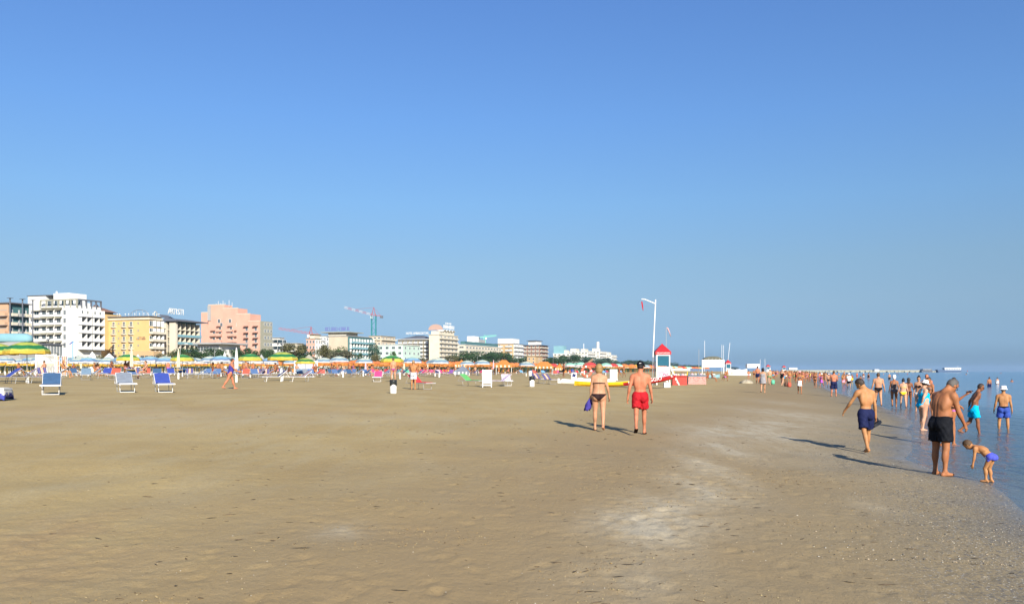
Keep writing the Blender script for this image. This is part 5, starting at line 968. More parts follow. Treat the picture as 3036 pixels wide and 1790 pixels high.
# the long rows
rr = random.Random(11)
rowm = [FAB['sky'], FAB['sky'], FAB['steel'], FAB['steel'], FAB['cobalt'], STRIPE, STRIPE, FAB['slate'], FAB['greyblue'], FAB['coral']]
rnames = {FAB['sky'].name: 'sky-blue', FAB['steel'].name: 'steel-blue', FAB['cobalt'].name: 'cobalt-blue', STRIPE.name: 'striped', FAB['slate'].name: 'slate-blue', FAB['greyblue'].name: 'grey-blue', FAB['coral'].name: 'coral-red', FAB['mint'].name: 'mint-green', FAB['lblue'].name: 'light blue', FAB['orange'].name: 'orange', FAB['magenta'].name: 'magenta', FAB['crimson'].name: 'crimson'}
for si, (s_, a0, a1, st, ords) in enumerate(((50.5, 45, 128, 1.75, ['in the front row along the sand']), (56.5, 48, 135, 2.0, ['in the second row']), (63, 54, 145, 2.5, ['in the third row']), (71, 60, 160, 3.6, ['in the fourth row under the parasols']), (44, 128, 200, 2.8, ['in the front row behind the couple']), (50, 135, 230, 4.2, ['in the second row behind the couple']))):
    a = a0
    while a < a1:
        a += st * rr.uniform(.75, 1.5)
        if rr.random() < .12: continue
        p_ = uv(a, s_ + rr.uniform(-.7, .7)); p_.z = gz(p_.x, p_.y); far = a > 100
        m = rr.choice(rowm if not far else [FAB['coral'], FAB['coral'], FAB['sky'], FAB['mint'], FAB['lblue'], FAB['orange'], FAB['crimson'], FAB['magenta'], FAB['cobalt']])
        lounger(p_, R(rr.choice((-75, -70, -60, 25, 30, 15, 20)) + rr.uniform(-10, 10)), m, f'{rnames[m.name]} lounger {ords[0]} {"beyond the litter bin" if far else "left of the litter bin"}', 'loungers set out in rows', False)
# ------------------------------------------------------------------ parasols
def canopy_mesh(cols, R0=1.32, valance=.2, nseg=8):
    prof = [(.03, 2.56), (.34, 2.52), (.62, 2.44), (.86, 2.34), (1.06, 2.23), (1.22, 2.11), (R0, 1.99), (R0 + .02, 1.99 - valance)]
    prof = [(r * R0 / 1.32, z) for r, z in prof]; mats = []; mis = []
    for c in cols:
        if c not in mats: mats.append(c)
        mis.append(mats.index(c))
    mb = MB(); mb.lathe(prof, nseg * 2, mis, wob=lambda i, j, r, z: (r * (1 if j % 2 == 0 else .955), z - (0 if j % 2 == 0 or i == 0 else .022 * i / 3 * (1 if i < 7 else -.6))), cap=False)
    n_ = len(mb.v); inner = [(x * .985, y * .985, z - .02) for x, y, z in mb.v]; fs = [tuple(n_ + i for i in f[::-1]) for f in mb.f]; ms = list(mb.m); mb.v += inner; mb.f += fs; mb.m += ms
    return mb.mesh('canopy', mats)
f_ = FAB
CAN = dict(striped=canopy_mesh([f_['dgreen'], f_['lime'], f_['lime'], f_['dgreen'], f_['dgreen'], f_['lime'], f_['yellow']]), green=canopy_mesh([f_['lgreen'], f_['lgreen'], f_['dgreen'], f_['dgreen'], f_['lime'], f_['lime'], f_['yellow']]),
    teal=canopy_mesh([f_['paleteal'], f_['paleteal'], f_['cream'], f_['paleteal'], f_['slate'], f_['slate'], f_['white']]), blue=canopy_mesh([f_['paleteal'], f_['paleteal'], f_['paleteal'], f_['lblue'], f_['slate'], f_['sky'], f_['white']]), gold=canopy_mesh([f_['gold'], f_['yellow'], f_['gold'], f_['gold'], f_['orange'], f_['gold'], f_['gold']]),
    orange=canopy_mesh([f_['orange'], f_['orange'], f_['coral'], f_['orange'], f_['orange'], f_['coral'], f_['orange']]), red=canopy_mesh([f_['crimson'], f_['crimson'], f_['coral'], f_['crimson'], f_['crimson'], f_['crimson'], f_['coral']]), mint=canopy_mesh([f_['mint'], f_['mint'], f_['white'], f_['mint'], f_['mint'], f_['white'], f_['white']]))
mb = MB(); mb.tube([(0, 0, 0), (0, 0, 2.6)], .024, 6); POLE = mb.mesh('pole', GREYT); mb = MB(); mb.tube([(0, 0, 0), (0, 0, .42)], .075, 8); mb.lathe([(.085, .42), (.10, .45), (.03, .5)], 8); SLEEVE = mb.mesh('post_sleeve', PWHITE)
mb = MB(); mb.lathe([(.04, .70), (.36, .72), (.36, .75), (.04, .76)], 14); TABLE = mb.mesh('table', WOODY)
CNAME = dict(striped='green and yellow striped', green='green parasol with yellow rim', teal='pale teal and white', blue='blue and white', gold='golden yellow', orange='orange', red='dark red', mint='mint-green and white')
def parasol(pos, kind, label, sc_=1.0, group='open parasols', table=False, ribs=False):
    o = thing('parasol', label, 'parasol', pos, random.random() * 6, group, sc_); link('pole', POLE, o); link('canopy', CAN[kind], o); link('post_sleeve', SLEEVE, o)
    if table: link('table', TABLE, o)
    return o
for px, Y, kind, top, lab in ((80, 49, 'striped', 1012, 'large green and yellow striped parasol nearest at the left'), (-12, 50, 'striped', 1016, 'striped parasol cut by the left edge of the picture'), (380, 88, 'green', 1049, 'green parasol behind the tall closed parasol'), (541, 86, 'green', 1050, 'green parasol right of the closed parasol by the dark trees'), (742, 82, 'green', 1048, 'green parasol just right of the striding woman'), (838, 66, 'striped', 1042, 'striped parasol in front of the olive trees'), (905, 84, 'striped', 1060, 'smaller striped parasol overlapping the one by the olive trees'), (1162, 86, 'green', 1053, 'green parasol behind the woman in the plum bikini'),
    (655, 88, 'blue', 1053, 'blue-rimmed pale parasol left of the striding woman'), (490, 95, 'blue', 1058, 'blue parasol below the glazed hotel'), (960, 118, 'teal', 1059, 'left of two pale teal parasols before the grey-olive tree'), (1005, 112, 'teal', 1055, 'right of two pale teal parasols before the grey-olive tree'), (1080, 118, 'teal', 1060, 'teal parasol before the beige glazed hotel'), (1222, 105, 'blue', 1058, 'blue-rimmed parasol right of the green one'), (1290, 108, 'teal', 1062, 'teal parasol above the pink lounger'), (1302, 98, 'teal', 1060, 'teal parasol left of the orange awnings'), (1385, 130, 'teal', 1068, 'left teal parasol between the orange awnings'), (1430, 124, 'teal', 1066, 'right teal parasol between the orange awnings'), (1560, 125, 'teal', 1071, 'teal parasol before the brown hotel'), (232, 100, 'teal', 1060, 'teal parasol below the white hotel'), (262, 96, 'blue', 1058, 'blue parasol at the foot of the white hotel'), (318, 104, 'teal', 1061, 'pale parasol left of the closed ones'),
    (1690, 170, 'mint', 1075, 'left mint-green parasol before the pines'), (1722, 165, 'mint', 1073, 'second mint-green parasol before the pines'), (1796, 165, 'mint', 1075, 'mint-green parasol beside the blonde woman'), (1748, 150, 'red', 1072, 'dark red canopy behind the paddle boat'), (1640, 165, 'red', 1077, 'small red parasol beside the orange awning')):
    g = at(px, Y); parasol(g, kind, lab, (zat(top, Y) - g.z) / 2.58, 'parasols one can tell apart', Y < 60)
cells = []
for kind, a0, a1, da, s0, s1, ds in (('teal', 86, 122, 4.6, 78, 130, 6.5), ('gold', 128, 200, 4.6, 118, 200, 6.5), ('orange', 126, 250, 4.6, 66, 116, 6.5), ('mix', 195, 430, 8.0, 46, 78, 9.0)):
    a = a0
    while a < a1:
        s_ = s0
        while s_ < s1: cells.append((kind, a + rr.uniform(-.4, .4), s_ + rr.uniform(-.4, .4))); s_ += ds
        a += da
P_ = []
for kind, a, s_ in cells:
    p_ = uv(a, s_); p_.z = gz(p_.x, p_.y); px = CX + F * p_.x / p_.y
    if px < -60 or p_.y < 60: continue
    k2 = rr.choice(('orange', 'orange', 'red', 'mint', 'teal', 'gold')) if kind == 'mix' else ('blue' if kind == 'teal' and rr.random() < .4 else kind); P_.append((p_.y, p_, k2))
P_.sort(key=lambda t: t[0])
for Y, p_, k2 in P_[:260]: parasol(p_, k2, {'teal': 'pale teal parasol in the dense rows below the hotels', 'blue': 'blue-rimmed parasol in the dense rows below the hotels', 'gold': 'golden parasol in the far yellow rows at left', 'orange': 'orange parasol in the far orange rows', 'red': 'dark red parasol among the far mixed rows', 'mint': 'mint-green parasol among the far mixed rows'}[k2], rr.uniform(.92, 1.0), 'parasols in dense rows')
for kk, lab in (('gold', 'mass of yellow parasols far up the beach below the hotels'), ('orange', 'mass of orange parasols far along the beach'), ('red', 'mass of dark red parasols far along the beach'), ('mint', 'mass of mint-green parasols far along the beach'), ('teal', 'mass of pale teal parasols far along the beach')):
    rest = [t for t in P_[260:] if t[2] == kk]
    if not rest: continue
    src = CAN[kk]; V = np.zeros(len(src.vertices) * 3, np.float32); src.vertices.foreach_get('co', V); V = V.reshape(-1, 3); fcs = [tuple(p.vertices) for p in src.polygons]; mi = [p.material_index for p in src.polygons]; mb = MB()
    for Y, p_, k2 in rest: mb.add([tuple(v) for v in V + np.array(p_)], fcs, 0); mb.m[-len(fcs):] = mi; mb.tube([p_, p_ + Vector((0, 0, 2.4))], .03, 4, 0)
    o = mb.build('far_parasols', list(src.materials)); struct(o, 'stuff'); tag(o, lab, 'parasols')
# closed parasols
def closed_parasol(px, py, top, mat, label, table=False, w=.13):
    g = gp(px, py); h = zat(top, g.y) - g.z; o = thing('closed_parasol', label, 'parasol', g, 0, 'closed parasols'); z0 = h * .38; prof = [(.03, z0 - .02), (w, z0), (w * 1.05, z0 + h * .1), (w * .85, z0 + h * .3), (w * .55, z0 + h * .5), (.03, h)]
    mb = MB(); mb.lathe(prof, 14, None, wob=lambda i, j, r, z: (r * (1 if j % 2 else .72), z + (.03 if j % 2 and i == 1 else 0))); mb.build('folded_canopy', mat, o); mb = MB(); mb.tube([(0, 0, 0), (0, 0, h * .99)], .022, 6); mb.build('pole', GREYT, o); link('post_sleeve', SLEEVE, o)
    if table: link('table', TABLE, o)
for px, py, top, m, lab, t in ((390, 1124, 1028, FAB['cream'], 'tall closed cream parasol over a yellow table', 1), (529, 1123, 1033, FAB['cream'], 'closed cream parasol before the dark trees', 1), (701, 1133, 1030, FAB['white'], 'tall closed white parasol behind the striding woman', 1), (240, 1112, 1060, FAB['cream'], 'closed pale parasol right of the light-blue pole', 0), (505, 1110, 1055, FAB['lblue'], 'closed light-blue parasol left of the green one', 0), (377, 1108, 1060, FAB['white'], 'thin closed parasol left of the tall cream one', 0), (925, 1113, 1072, FAB['pinkfl'], 'closed pinkish parasol near the grey screen', 0), (1084, 1112, 1072, FAB['pinkfl'], 'closed pale parasol left of the plum bikini', 0), (1198, 1112, 1066, FAB['cream'], 'closed cream parasol between the two standing bathers', 0), (1268, 1110, 1072, FAB['cream'], 'closed cream parasol right of the man in grey shorts', 0), (1392, 1106, 1078, FAB['white'], 'closed white parasol near the grey awning', 0), (1463, 1110, 1066, FAB['pinkfl'], 'closed pink parasol above the white slatted chair', 0), (834, 1131, 1090, FAB['white'], 'short white closed parasol by the navy lounger', 0)): closed_parasol(px, py, top, m, lab, bool(t))
for i, (px, py) in enumerate(((1017, 1118), (1002, 1113), (1077, 1116), (1186, 1123), (1303, 1116), (1416, 1113), (720, 1117), (562, 1106), (475, 1107), (480, 1107), (635, 1111), (82, 1136))):
    g = gp(px, py); mb = MB(); mb.tube([(0, 0, 0), (0, 0, .55)], .085, 10); mb.lathe([(.10, .55), (.10, .6), (.05, .64)], 10); tag(mb.build('parasol_socket', PWHITE, None, False, g), 'white parasol socket post standing empty in the sand', 'post', 'white socket posts')
# bins
def litter_bin(px, py, top, label, bag=True, mat=None, r=None):
    g = gp(px, py); h = zat(top, g.y) - g.z; r = r or h * .235; o = thing('litter_bin', label, 'bin', g, 0, 'litter bins'); mb = MB(); mb.lathe([(r * .96, 0), (r, .03), (r * 1.02, h * .66 if bag else h), (r * .98, h * .7 if bag else h + .01)], 20); mb.build('drum', mat or PWHITE, o, True)
    if bag: q_ = random.Random(px); mb = MB(); mb.lathe([(r * 1.05, h * .60), (r * 1.12, h * .66), (r * 1.08, h * .82), (r * 1.12, h * .93), (r * 1.02, h), (r * .9, h * .97), (r * .85, h * .8)], 20, None, wob=lambda i, j, rr_, z: (rr_ * (1 + .035 * math.sin(j * 2.7 + i * 1.9) + q_.uniform(-.03, .03)), z + (.06 * h * math.sin(j * .9) if i == 0 else .012 * math.sin(j * 3.1 + i))), cap=False); mb.build('bag', M('bag_black', (.018, .022, .022), .35, .1, 8, bump=.8, bscale=12), o, True)
litter_bin(1166, 1166, 1125, 'white litter drum with black bag in front of the plum bikini'); litter_bin(1577, 1146, 1114, 'white litter drum with black bag beside striped loungers'); litter_bin(229, 1113, 1094, 'white square-topped bin right of the striped stacks', False); litter_bin(1697, 1116, 1095, 'blue waste bin beyond the paddle boat', False, FAB['cobalt']); litter_bin(1572, 1120, 1100, 'plain white drum behind the bagged one', False)
# slatted white screen and folded striped sunbeds
g = gp(137, 1116); h = zat(1050, g.y) - g.z; k = g.y / F; o = thing('slatted_screen', 'white slatted screen left of the folded striped sunbeds', 'screen', g, R(8)); w = 58 * k
mb = MB(); mb.box((0, 0, h - .05), (w, .05, .10)); mb.box((0, 0, .25), (w, .05, .07)); mb.box((-w / 2, 0, h / 2), (.06, .06, h)); mb.box((w / 2, 0, h / 2), (.06, .06, h)); mb.build('frame', PWHITE, o)
mb = MB(); mb.b2((-.018, -.012, .26), (.018, .012, h - .1)); sl_ = mb.mesh('slat', PWHITE)
for i in range(20): link('slat', sl_, o, (-w / 2 + .05 + (w - .1) * i / 19, 0, 0))
for i, px in enumerate((168, 190)):
    g = gp(px, 1115); h = zat(1053, g.y) - g.z; w = 15 * g.y / F; o = thing('folded_sunbed', ('left' if i == 0 else 'right') + ' of two striped sunbeds folded upright beside the screen', 'lounger', g, R(8), 'folded striped sunbeds'); mb = MB()
    for sx_ in (-1, 1): mb.bar((sx_ * w / 2, 0, 0), (sx_ * w / 2, .15, h), .035)
    for t in (.05, .28, .5, .75, .97): mb.bar((-w / 2, .15 * t, h * t), (w / 2, .15 * t, h * t), .035)
    mb.build('frame', ALU, o)
    for a_, c_ in ((.07, .26), (.30, .48), (.52, .73), (.77, .95)): mb = MB(); mb.box((0, .15 * (a_ + c_) / 2 - .03, h * (a_ + c_) / 2), (w * .92, .02, h * (c_ - a_))); mb.build('canvas_panel', STRIPEB, o)
# white slatted chair seen from behind, grey screen, awnings
g = gp(1444, 1148); h = zat(1096, g.y) - g.z; w = 26 * g.y / F; o = thing('slatted_chair', 'white high-backed slatted chair between green and floral loungers', 'chair', g, R(2)); mb = MB()
for sx_ in (-1, 1): mb.bar((sx_ * w / 2, 0, 0), (sx_ * w / 2, .12, h), .05); mb.bar((sx_ * w / 2, .5, 0), (sx_ * w / 2, .45, .4), .04)
for t in (.12, .24, .58, .97): mb.bar((-w / 2, .12 * t, h * t), (w / 2, .12 * t, h * t), .05)
mb.build('frame', ALU, o); mb = MB(); mb.b2((-w / 2, .05, .36), (w / 2, .5, .41)); mb.build('seat', PWHITE, o)
for i in range(9): mb = MB(); x = -w / 2 + w * (i + .5) / 9; mb.bar((x, .03, h * .24), (x, .115, h * .95), w / 9 * .8, .015); mb.build('slat', PWHITE, o)
g = gp(940, 1112); h = zat(1068, g.y) - g.z; k = g.y / F; o = thing('canvas_screen', 'pale grey canvas windbreak behind the slate-blue lounger', 'screen', g + Vector((-55 * k + .5, 2, 0)), 0); mb = MB(); mb.box((0, 0, h * .55), (70 * k, .03, h * .9)); mb.build('canvas', M('canvas_grey', (.40, .43, .47), .8, .08, 2), o)
for i in range(4): mb = MB(); mb.tube([(70 * k * (i / 3 - .5), -.03, 0), (70 * k * (i / 3 - .5), -.03, h * 1.03)], .03, 6); mb.build('pole', ALU, o)
def awning(px0, px1, Y, top, mat, label, mat2=None):
    g = at((px0 + px1) / 2, Y); k = Y / F; w = (px1 - px0) * k; h = zat(top, Y) - g.z; o = thing('awning', label, 'awning', g, 0, 'awnings over the bathing bars'); d = 4.0; mb = MB()
    mb.add([(-w / 2, -d / 2, h - .9), (w / 2, -d / 2, h - .9), (w / 2, d / 2, h - .9), (-w / 2, d / 2, h - .9), (-w / 2 + 1, 0, h), (w / 2 - 1, 0, h)], [(0, 1, 5, 4), (1, 2, 5), (2, 3, 4, 5), (3, 0, 4), (3, 2, 1, 0)]); mb.build('canopy', mat, o); n_ = max(4, int(w / .6))
    mb = MB(); mb.b2((-.29, -d / 2 - .02, h - 1.3), (.0, -d / 2, h - .903)); va = mb.mesh('valance_strip', mat2 or FAB['cream']); mb = MB(); mb.b2((0, -d / 2 - .02, h - 1.3), (.29, -d / 2, h - .903)); vb = mb.mesh('valance_strip', mat)
    for i in range(n_): x = -w / 2 + w * (i + .5) / n_; link('valance_strip', va, o, (x, 0, 0)); link('valance_strip', vb, o, (x, 0, 0))
    for sx_ in (-1, 1):
        for sy_ in (-1, 1): mb = MB(); mb.tube([(sx_ * (w / 2 - .1), sy_ * (d / 2 - .1), 0), (sx_ * (w / 2 - .1), sy_ * (d / 2 - .1), h - .9)], .04, 6); mb.build('post', ALU, o)
awning(1352, 1385, 150, 1066, FAB['orange'], 'orange awning left of the pale teal parasols'); awning(1470, 1518, 150, 1067, FAB['orange'], 'broad orange striped awning before the pines'); awning(1585, 1640, 160, 1072, FAB['orange'], 'orange awning before the sand-coloured house'); awning(1645, 1672, 165, 1077, FAB['orange'], 'small orange awning near the man in black trunks'); awning(1350, 1392, 118, 1082, FAB['greyblue'], 'low grey awning beyond the purple lounger', FAB['white'])
# ------------------------------------------------------------------ lifeguard post, boats and what lies beyond
TRED = M('paint_red', (.38, .012, .018), .5, .06, 2); TWHITE = M('paint_white', (.72, .72, .69), .5, .05, 2); TGLASS = M('tinted_glass', (.018, .10, .15), .12, .1, 1, spec=.6); BOATY = M('hull_yellow', (.66, .40, .015), .35, .05, 2); BOATR = M('hull_red', (.34, .012, .012), .35, .06, 2); CREATEP = M('tarp_red', (.42, .035, .02), .6, .1, 3, bump=.2, bscale=6); PINKINK = M('print_pink', (.46, .06, .16), .7, .1, 12)
def lettering(txt, size, mat, parent, loc, rot, name='lettering', ext=.004):
    me_ = text_mesh(txt, size, ext, name); me_.materials.append(mat); q = link(name, me_, parent); q.location = loc; q.rotation_euler = rot; return q
def guard_tower(px, py, top, label, w_px, rz=0, detailed=True):
    g = gp(px, py); k = g.y / F; H = zat(top, g.y) - g.z; w = w_px * k; o = thing('lifeguard_tower', label, 'tower', g, rz, 'red and white lifeguard towers'); h1, h2, hr = H * .44, H * .73, H * .80; d = w * .9
    mb = MB()
    for sx_ in (-1, 1):
        for sy_ in (-1, 1): mb = MB(); mb.bar((sx_ * (w / 2 - .04), sy_ * d / 2, 0), (sx_ * (w / 2 - .04), sy_ * d / 2, h2), .09); mb.build('post', TWHITE, o)
    mb = MB(); mb.b2((-w / 2, -d / 2 - .05, h1 - .08), (w / 2, d / 2 + .05, h1)); mb.build('platform', TWHITE, o)
    mb = MB(); mb.b2((-w / 2 + .1, -d / 2 + .02, h1 + .08), (w / 2 - .1, -d / 2 + .035, h2 - .1)); mb.build('window', TGLASS, o)
    mb = MB(); mb.b2((-w / 2, -d / 2 - .06, h2 - .10), (w / 2, d / 2 + .06, h2)); mb.build('lintel', TWHITE, o)
    for sx_ in (-1, 1): mb = MB(); mb.b2((sx_ * w / 2 - .02, -d / 2 + .05, h1 + .003), (sx_ * w / 2 + .02, d / 2 - .05, h1 + .45)); mb.build('side_panel', TWHITE, o)
    ov = w * .08; mb = MB(); z0 = h2 + .003; mb.add([(-w / 2 - ov, -d / 2 - ov, z0), (w / 2 + ov, -d / 2 - ov, z0), (w / 2 + ov, d / 2 + ov, z0), (-w / 2 - ov, d / 2 + ov, z0), (-w / 2 - ov, -d / 2 - ov, hr), (w / 2 + ov, -d / 2 - ov, hr), (w / 2 + ov, d / 2 + ov, hr), (-w / 2 - ov, d / 2 + ov, hr), (0, 0, H)], [(3, 2, 1, 0), (0, 1, 5, 4), (1, 2, 6, 5), (2, 3, 7, 6), (3, 0, 4, 7), (4, 5, 8), (5, 6, 8), (6, 7, 8), (7, 4, 8)]); rf = mb.build('roof', TRED, o)
    mb = MB(); mb.b2((-w / 2 + .02, -d / 2 - .08, H * .155), (w / 2 - .02, -d / 2 - .05, h1 - .02)); bd = mb.build('poster_board', TWHITE, o)
    q = (h2 + hr) / 2; lettering('SALVATAGGIO', (hr - h2) * .66, TWHITE, rf, (0, -d / 2 - ov - .008, q), (R(90), 0, 0))
    if detailed:
        yb = -d / 2 - .085; hh = h1 - H * .155; lettering('LE AMICHE', w * .15, PINKINK, bd, (-w * .02, yb, h1 - hh * .12), (R(90), 0, 0)); lettering('DEL MARE', w * .13, PINKINK, bd, (0, yb, h1 - hh * .24), (R(90), 0, 0)); r_ = random.Random(8)
        for i in range(5): mb = MB(); x = -w * .34 + i * w * .085; z1 = h1 - hh * (.34 + .06 * r_.random()); mb.add([(x - .03, yb, z1), (x + .04, yb, z1 - .02), (x + .025, yb, z1 - hh * .25), (x + .05, yb, z1 - hh * .46), (x - .02, yb, z1 - hh * .46), (x - .035, yb, z1 - hh * .2)], [(5, 4, 3, 2, 1, 0)]); mb.build('printed_figure', PINKINK, bd)
        for (x, z, r0, r1) in ((.20, .52, .17, .12), (.27, .72, .12, .06), (.10, .66, .10, .05)): mb = MB(); mb.lathe([(w * r0, 0), (w * r1, 0.001)], 18, None, cap=False); mb.v = [(x * w + a_ * .8, yb - c_, h1 - hh * z + b_) for a_, b_, c_ in mb.v]; mb.build('printed_ring', PINKINK, bd)
        for (x0, x1, z0_, z1_) in ((-.30, -.10, .105, .15), (.12, .34, .095, .15)): mb = MB(); mb.b2((x0 * w, -d / 2 - .06, H * z0_), (x1 * w, -d / 2 - .03, H * z1_)); mb.build('board_foot', TWHITE, o)
        # stair on the right-hand side
        a, b_ = Vector((w / 2 + .10, 0, h1)), Vector((w / 2 + .95, 0, .0))
        for sy_ in (-.25, .25): mb = MB(); mb.bar(a + Vector((0, sy_, 0)), b_ + Vector((0, sy_, 0)), .16, .05); mb.build('stair_string', TWHITE, o)
        for i in range(6): mb = MB(); c = a.lerp(b_, (i + .5) / 6); mb.box(c, (.16, .45, .03)); mb.build('step', TWHITE, o)
    return o
guard_tower(1963, 1141, 1018, 'near lifeguard tower with red roof and pink-printed poster', 40)
guard_tower(2158, 1112, 1066, 'second lifeguard tower with red roof beside the white hoarding', 14, 0, False)
guard_tower(2277, 1106, 1080, 'far lifeguard tower with red top among the bathers', 10, 0, False)
guard_tower(2324, 1105, 1083, 'farthest lifeguard tower above the distant crowd', 9, 0, False)
# flag pole with an arm
g = gp(1936, 1142); H = zat(888, g.y) - g.z; k = g.y / F; o = thing('flag_pole', 'tall white flag pole with a bent arm beside the near tower', 'flagpole', g); mb = MB(); mb.tube([(0, 0, H * .33), (.03 * H, 0, H)], .055, 8); mb.build('pole', TWHITE, o); mb = MB(); mb.tube([(-.005 * H, 0, 0), (0, 0, H * .335)], .04, 8); mb.build('lower_pole', GREYT, o)
t = Vector((.028 * H, 0, H - 12 * k)); mb = MB(); mb.tube([t, t + Vector((-32 * k, 0, 13 * k)), t + Vector((-41 * k, 0, 13.5 * k))], .045, 6); mb.build('arm', TWHITE, o)
mb = MB(); e = t + Vector((-40 * k, 0, 13 * k)); mb.tube([e, e - Vector((0, 0, 8 * k))], .008, 4); mb.build('halyard', GREYT, o); mb = MB(); P = [(0, -7), (.8, -12), (2.4, -22), (3.0, -31), (4.6, -34)]
ring = []
for x, z in P: wd = 2.6 if z > -30 else 1.2; ring += [e + Vector(((x - wd) * k, -.04, z * k)), e + Vector(((x) * k, .05, z * k)), e + Vector(((x + wd * .6) * k, -.03, z * k)), e + Vector((x * k, -.07, z * k))]
mb.add(ring, [(4 * i + a, 4 * i + (a + 1) % 4, 4 * i + 4 + (a + 1) % 4, 4 * i + 4 + a) for i in range(4) for a in range(4)] + [(3, 2, 1, 0), (16, 17, 18, 19)]); mb.build('flag', TRED, o)
def pole(px, py, top, mat, label, r=.03, lean=0, cat='pole', name='pole', grp='thin poles along the beach'):
    g = gp(px, py); H = zat(top, g.y) - g.z; mb = MB(); mb.tube([(0, 0, 0), (lean * g.y / F, 0, H)], r, 6); return tag(mb.build(name, mat, None, False, g), label, cat, grp), g, H
o_, g, H = pole(1975, 1132, 970, GREYT, 'thin dark mast rising behind the near lifeguard tower', .03); k = g.y / F
mb = MB(); mb.tube([(2 * k, 0, H), (5 * k, 0, H - 4 * k), (10 * k, .05, H - 15 * k), (14 * k, .1, H - 27 * k)], [.04, .09, .07, .04], 8); tag(mb.build('wind_sock', stripes_mat('sock_pink_white', [(0, (.50, .30, .30)), (.25, (.45, .12, .14)), (.45, (.50, .30, .30)), (.65, (.45, .12, .14)), (.85, (.50, .30, .30))], 2, .9), None, True, g), 'pink and white windsock drooping from the thin mast', 'windsock')
pole(2072, 1127, 1035, GREYT, 'thin mast with white foot left of the white hoarding', .03); g = gp(2072, 1127)
pole(2089, 1108, 1010, TWHITE, 'pale mast standing at the left end of the white hoarding', .06); pole(2140, 1108, 1022, TWHITE, 'pale mast above the right of the hoarding', .06); pole(2145, 1108, 1023, TWHITE, 'second pale mast right beside the first', .06); pole(2154, 1110, 1016, TWHITE, 'leaning pale mast above the second tower', .06, 10); pole(2254, 1107, 1065, TWHITE, 'short pale mast with arm left of the far tower', .07); pole(2268, 1107, 1064, TWHITE, 'short pale mast just left of the far tower', .07)
o_, g, H = pole(216, 1112, 1010, FAB['lblue'], 'light-blue pole flying a small blue pennant before the white hotel', .07); k = g.y / F; mb = MB(); mb.add([(0, 0, H), (4 * k, 0, H - 2 * k), (-10 * k, 0, H - 12 * k), (-11 * k, .03, H - 9 * k), (0, .03, H), (4 * k, .03, H - 2 * k), (-10 * k, .03, H - 12 * k), (-11 * k, .06, H - 9 * k)], [(0, 1, 2, 3), (7, 6, 5, 4), (0, 4, 5, 1), (1, 5, 6, 2), (2, 6, 7, 3), (3, 7, 4, 0)]); tag(mb.build('pennant', FAB['cobalt'], None, False, g), 'small blue pennant on the light-blue pole', 'flag')
# boats
def hull(L, B, Hh, rise=.25, n=14, m=6, sheer=1.0):
    mb = MB(); vs = []
    for i in range(n + 1):
        t = i / n * 2 - 1; w = B / 2 * max(0, 1 - abs(t) ** 2.6) ** .75 + .004; kz = rise * Hh * abs(t) ** 3 * sheer; top_ = Hh * (.9 + .25 * t * t)
        for j in range(m + 1): a = math.pi * j / m; vs.append((t * L / 2, -w * math.cos(a), kz + (top_ - kz) * (1 - math.sin(a) ** .7)))
    fs = [(i * (m + 1) + j, i * (m + 1) + j + 1, (i + 1) * (m + 1) + j + 1, (i + 1) * (m + 1) + j) for i in range(n) for j in range(m)]; mb.add(vs, fs, 0)
    deck = [vs[i * (m + 1)] for i in range(n + 1)] + [vs[i * (m + 1) + m] for i in range(n + 1)]; mb.add([(x, y, z + .002) for x, y, z in deck], [(i, i + 1, n + 2 + i, n + 1 + i) for i in range(n)], 1); return mb
g = gp(1788, 1146); k = g.y / F; o = thing('yellow_boat', 'long yellow twin-bowed hull lying on the sand behind the blonde woman', 'boat', g + Vector((0, .3, 0)), R(3)); mb = hull(170 * k, 1.0, 17 * k * .9); mb.build('hull', [BOATY, TWHITE], o, False); mb = MB(); mb.b2((-.8, -.3, 17 * k * .9), (.8, .3, 17 * k * .9 + .12)); mb.build('seat', TWHITE, o)
g = gp(1742, 1139); k = g.y / F; o = thing('pedal_boat', 'white paddle boat with lifebuoy and oar resting on the sand', 'boat', g + Vector((0, 1.2, 0)), R(-4))
for sy_ in (-.55, .55): mb = hull(172 * k, .55, 15 * k); q = mb.build('float', [TWHITE, TWHITE], o); q.location = (0, sy_, 0)
mb = MB(); mb.b2((-1.3, -.6, 13 * k), (1.3, .6, 17 * k)); mb.build('deck', TWHITE, o)
for x in (-.45, .75): mb = MB(); mb.b2((x - .3, -.5, 17 * k), (x + .3, .5, 17 * k + .08)); mb.box((x + .26, 0, 17 * k + .38), (.08, 1.0, .65)); mb.build('seat', TWHITE, o)
mb = MB(); mb.box((-1.1, -.3, 17 * k + .28), (.5, .4, .5)); mb.build('box', TWHITE, o); mb = MB(); mb.box((-1.1, -.505, 17 * k + .28), (.3, .005, .28), 0, Matrix.Rotation(R(15), 3, 'Y')); mb.build('dark_emblem', FAB['navy'], o)
mb = MB(); NT, NR = 24, 8; vs = [((.42 + .11 * math.cos(b2)) * math.cos(a2), .11 * math.sin(b2), (.42 + .11 * math.cos(b2)) * math.sin(a2)) for a2 in [2 * math.pi * i / NT for i in range(NT)] for b2 in [2 * math.pi * j / NR for j in range(NR)]]; fs = [(i * NR + j, i * NR + (j + 1) % NR, ((i + 1) % NT) * NR + (j + 1) % NR, ((i + 1) % NT) * NR + j) for i in range(NT) for j in range(NR)]; mb.add(vs, fs); mb.m = [1 if (f // NR) % 6 == 0 else 0 for f in range(len(fs))]; q = mb.build('lifebuoy', [M('buoy_red', (.55, .12, .06), .5, .05), TWHITE], None, True, g + Vector((-.05, .55, 17 * k + .62)), R(10)); tag(q, 'red and white lifebuoy hung on the white paddle boat', 'lifebuoy')
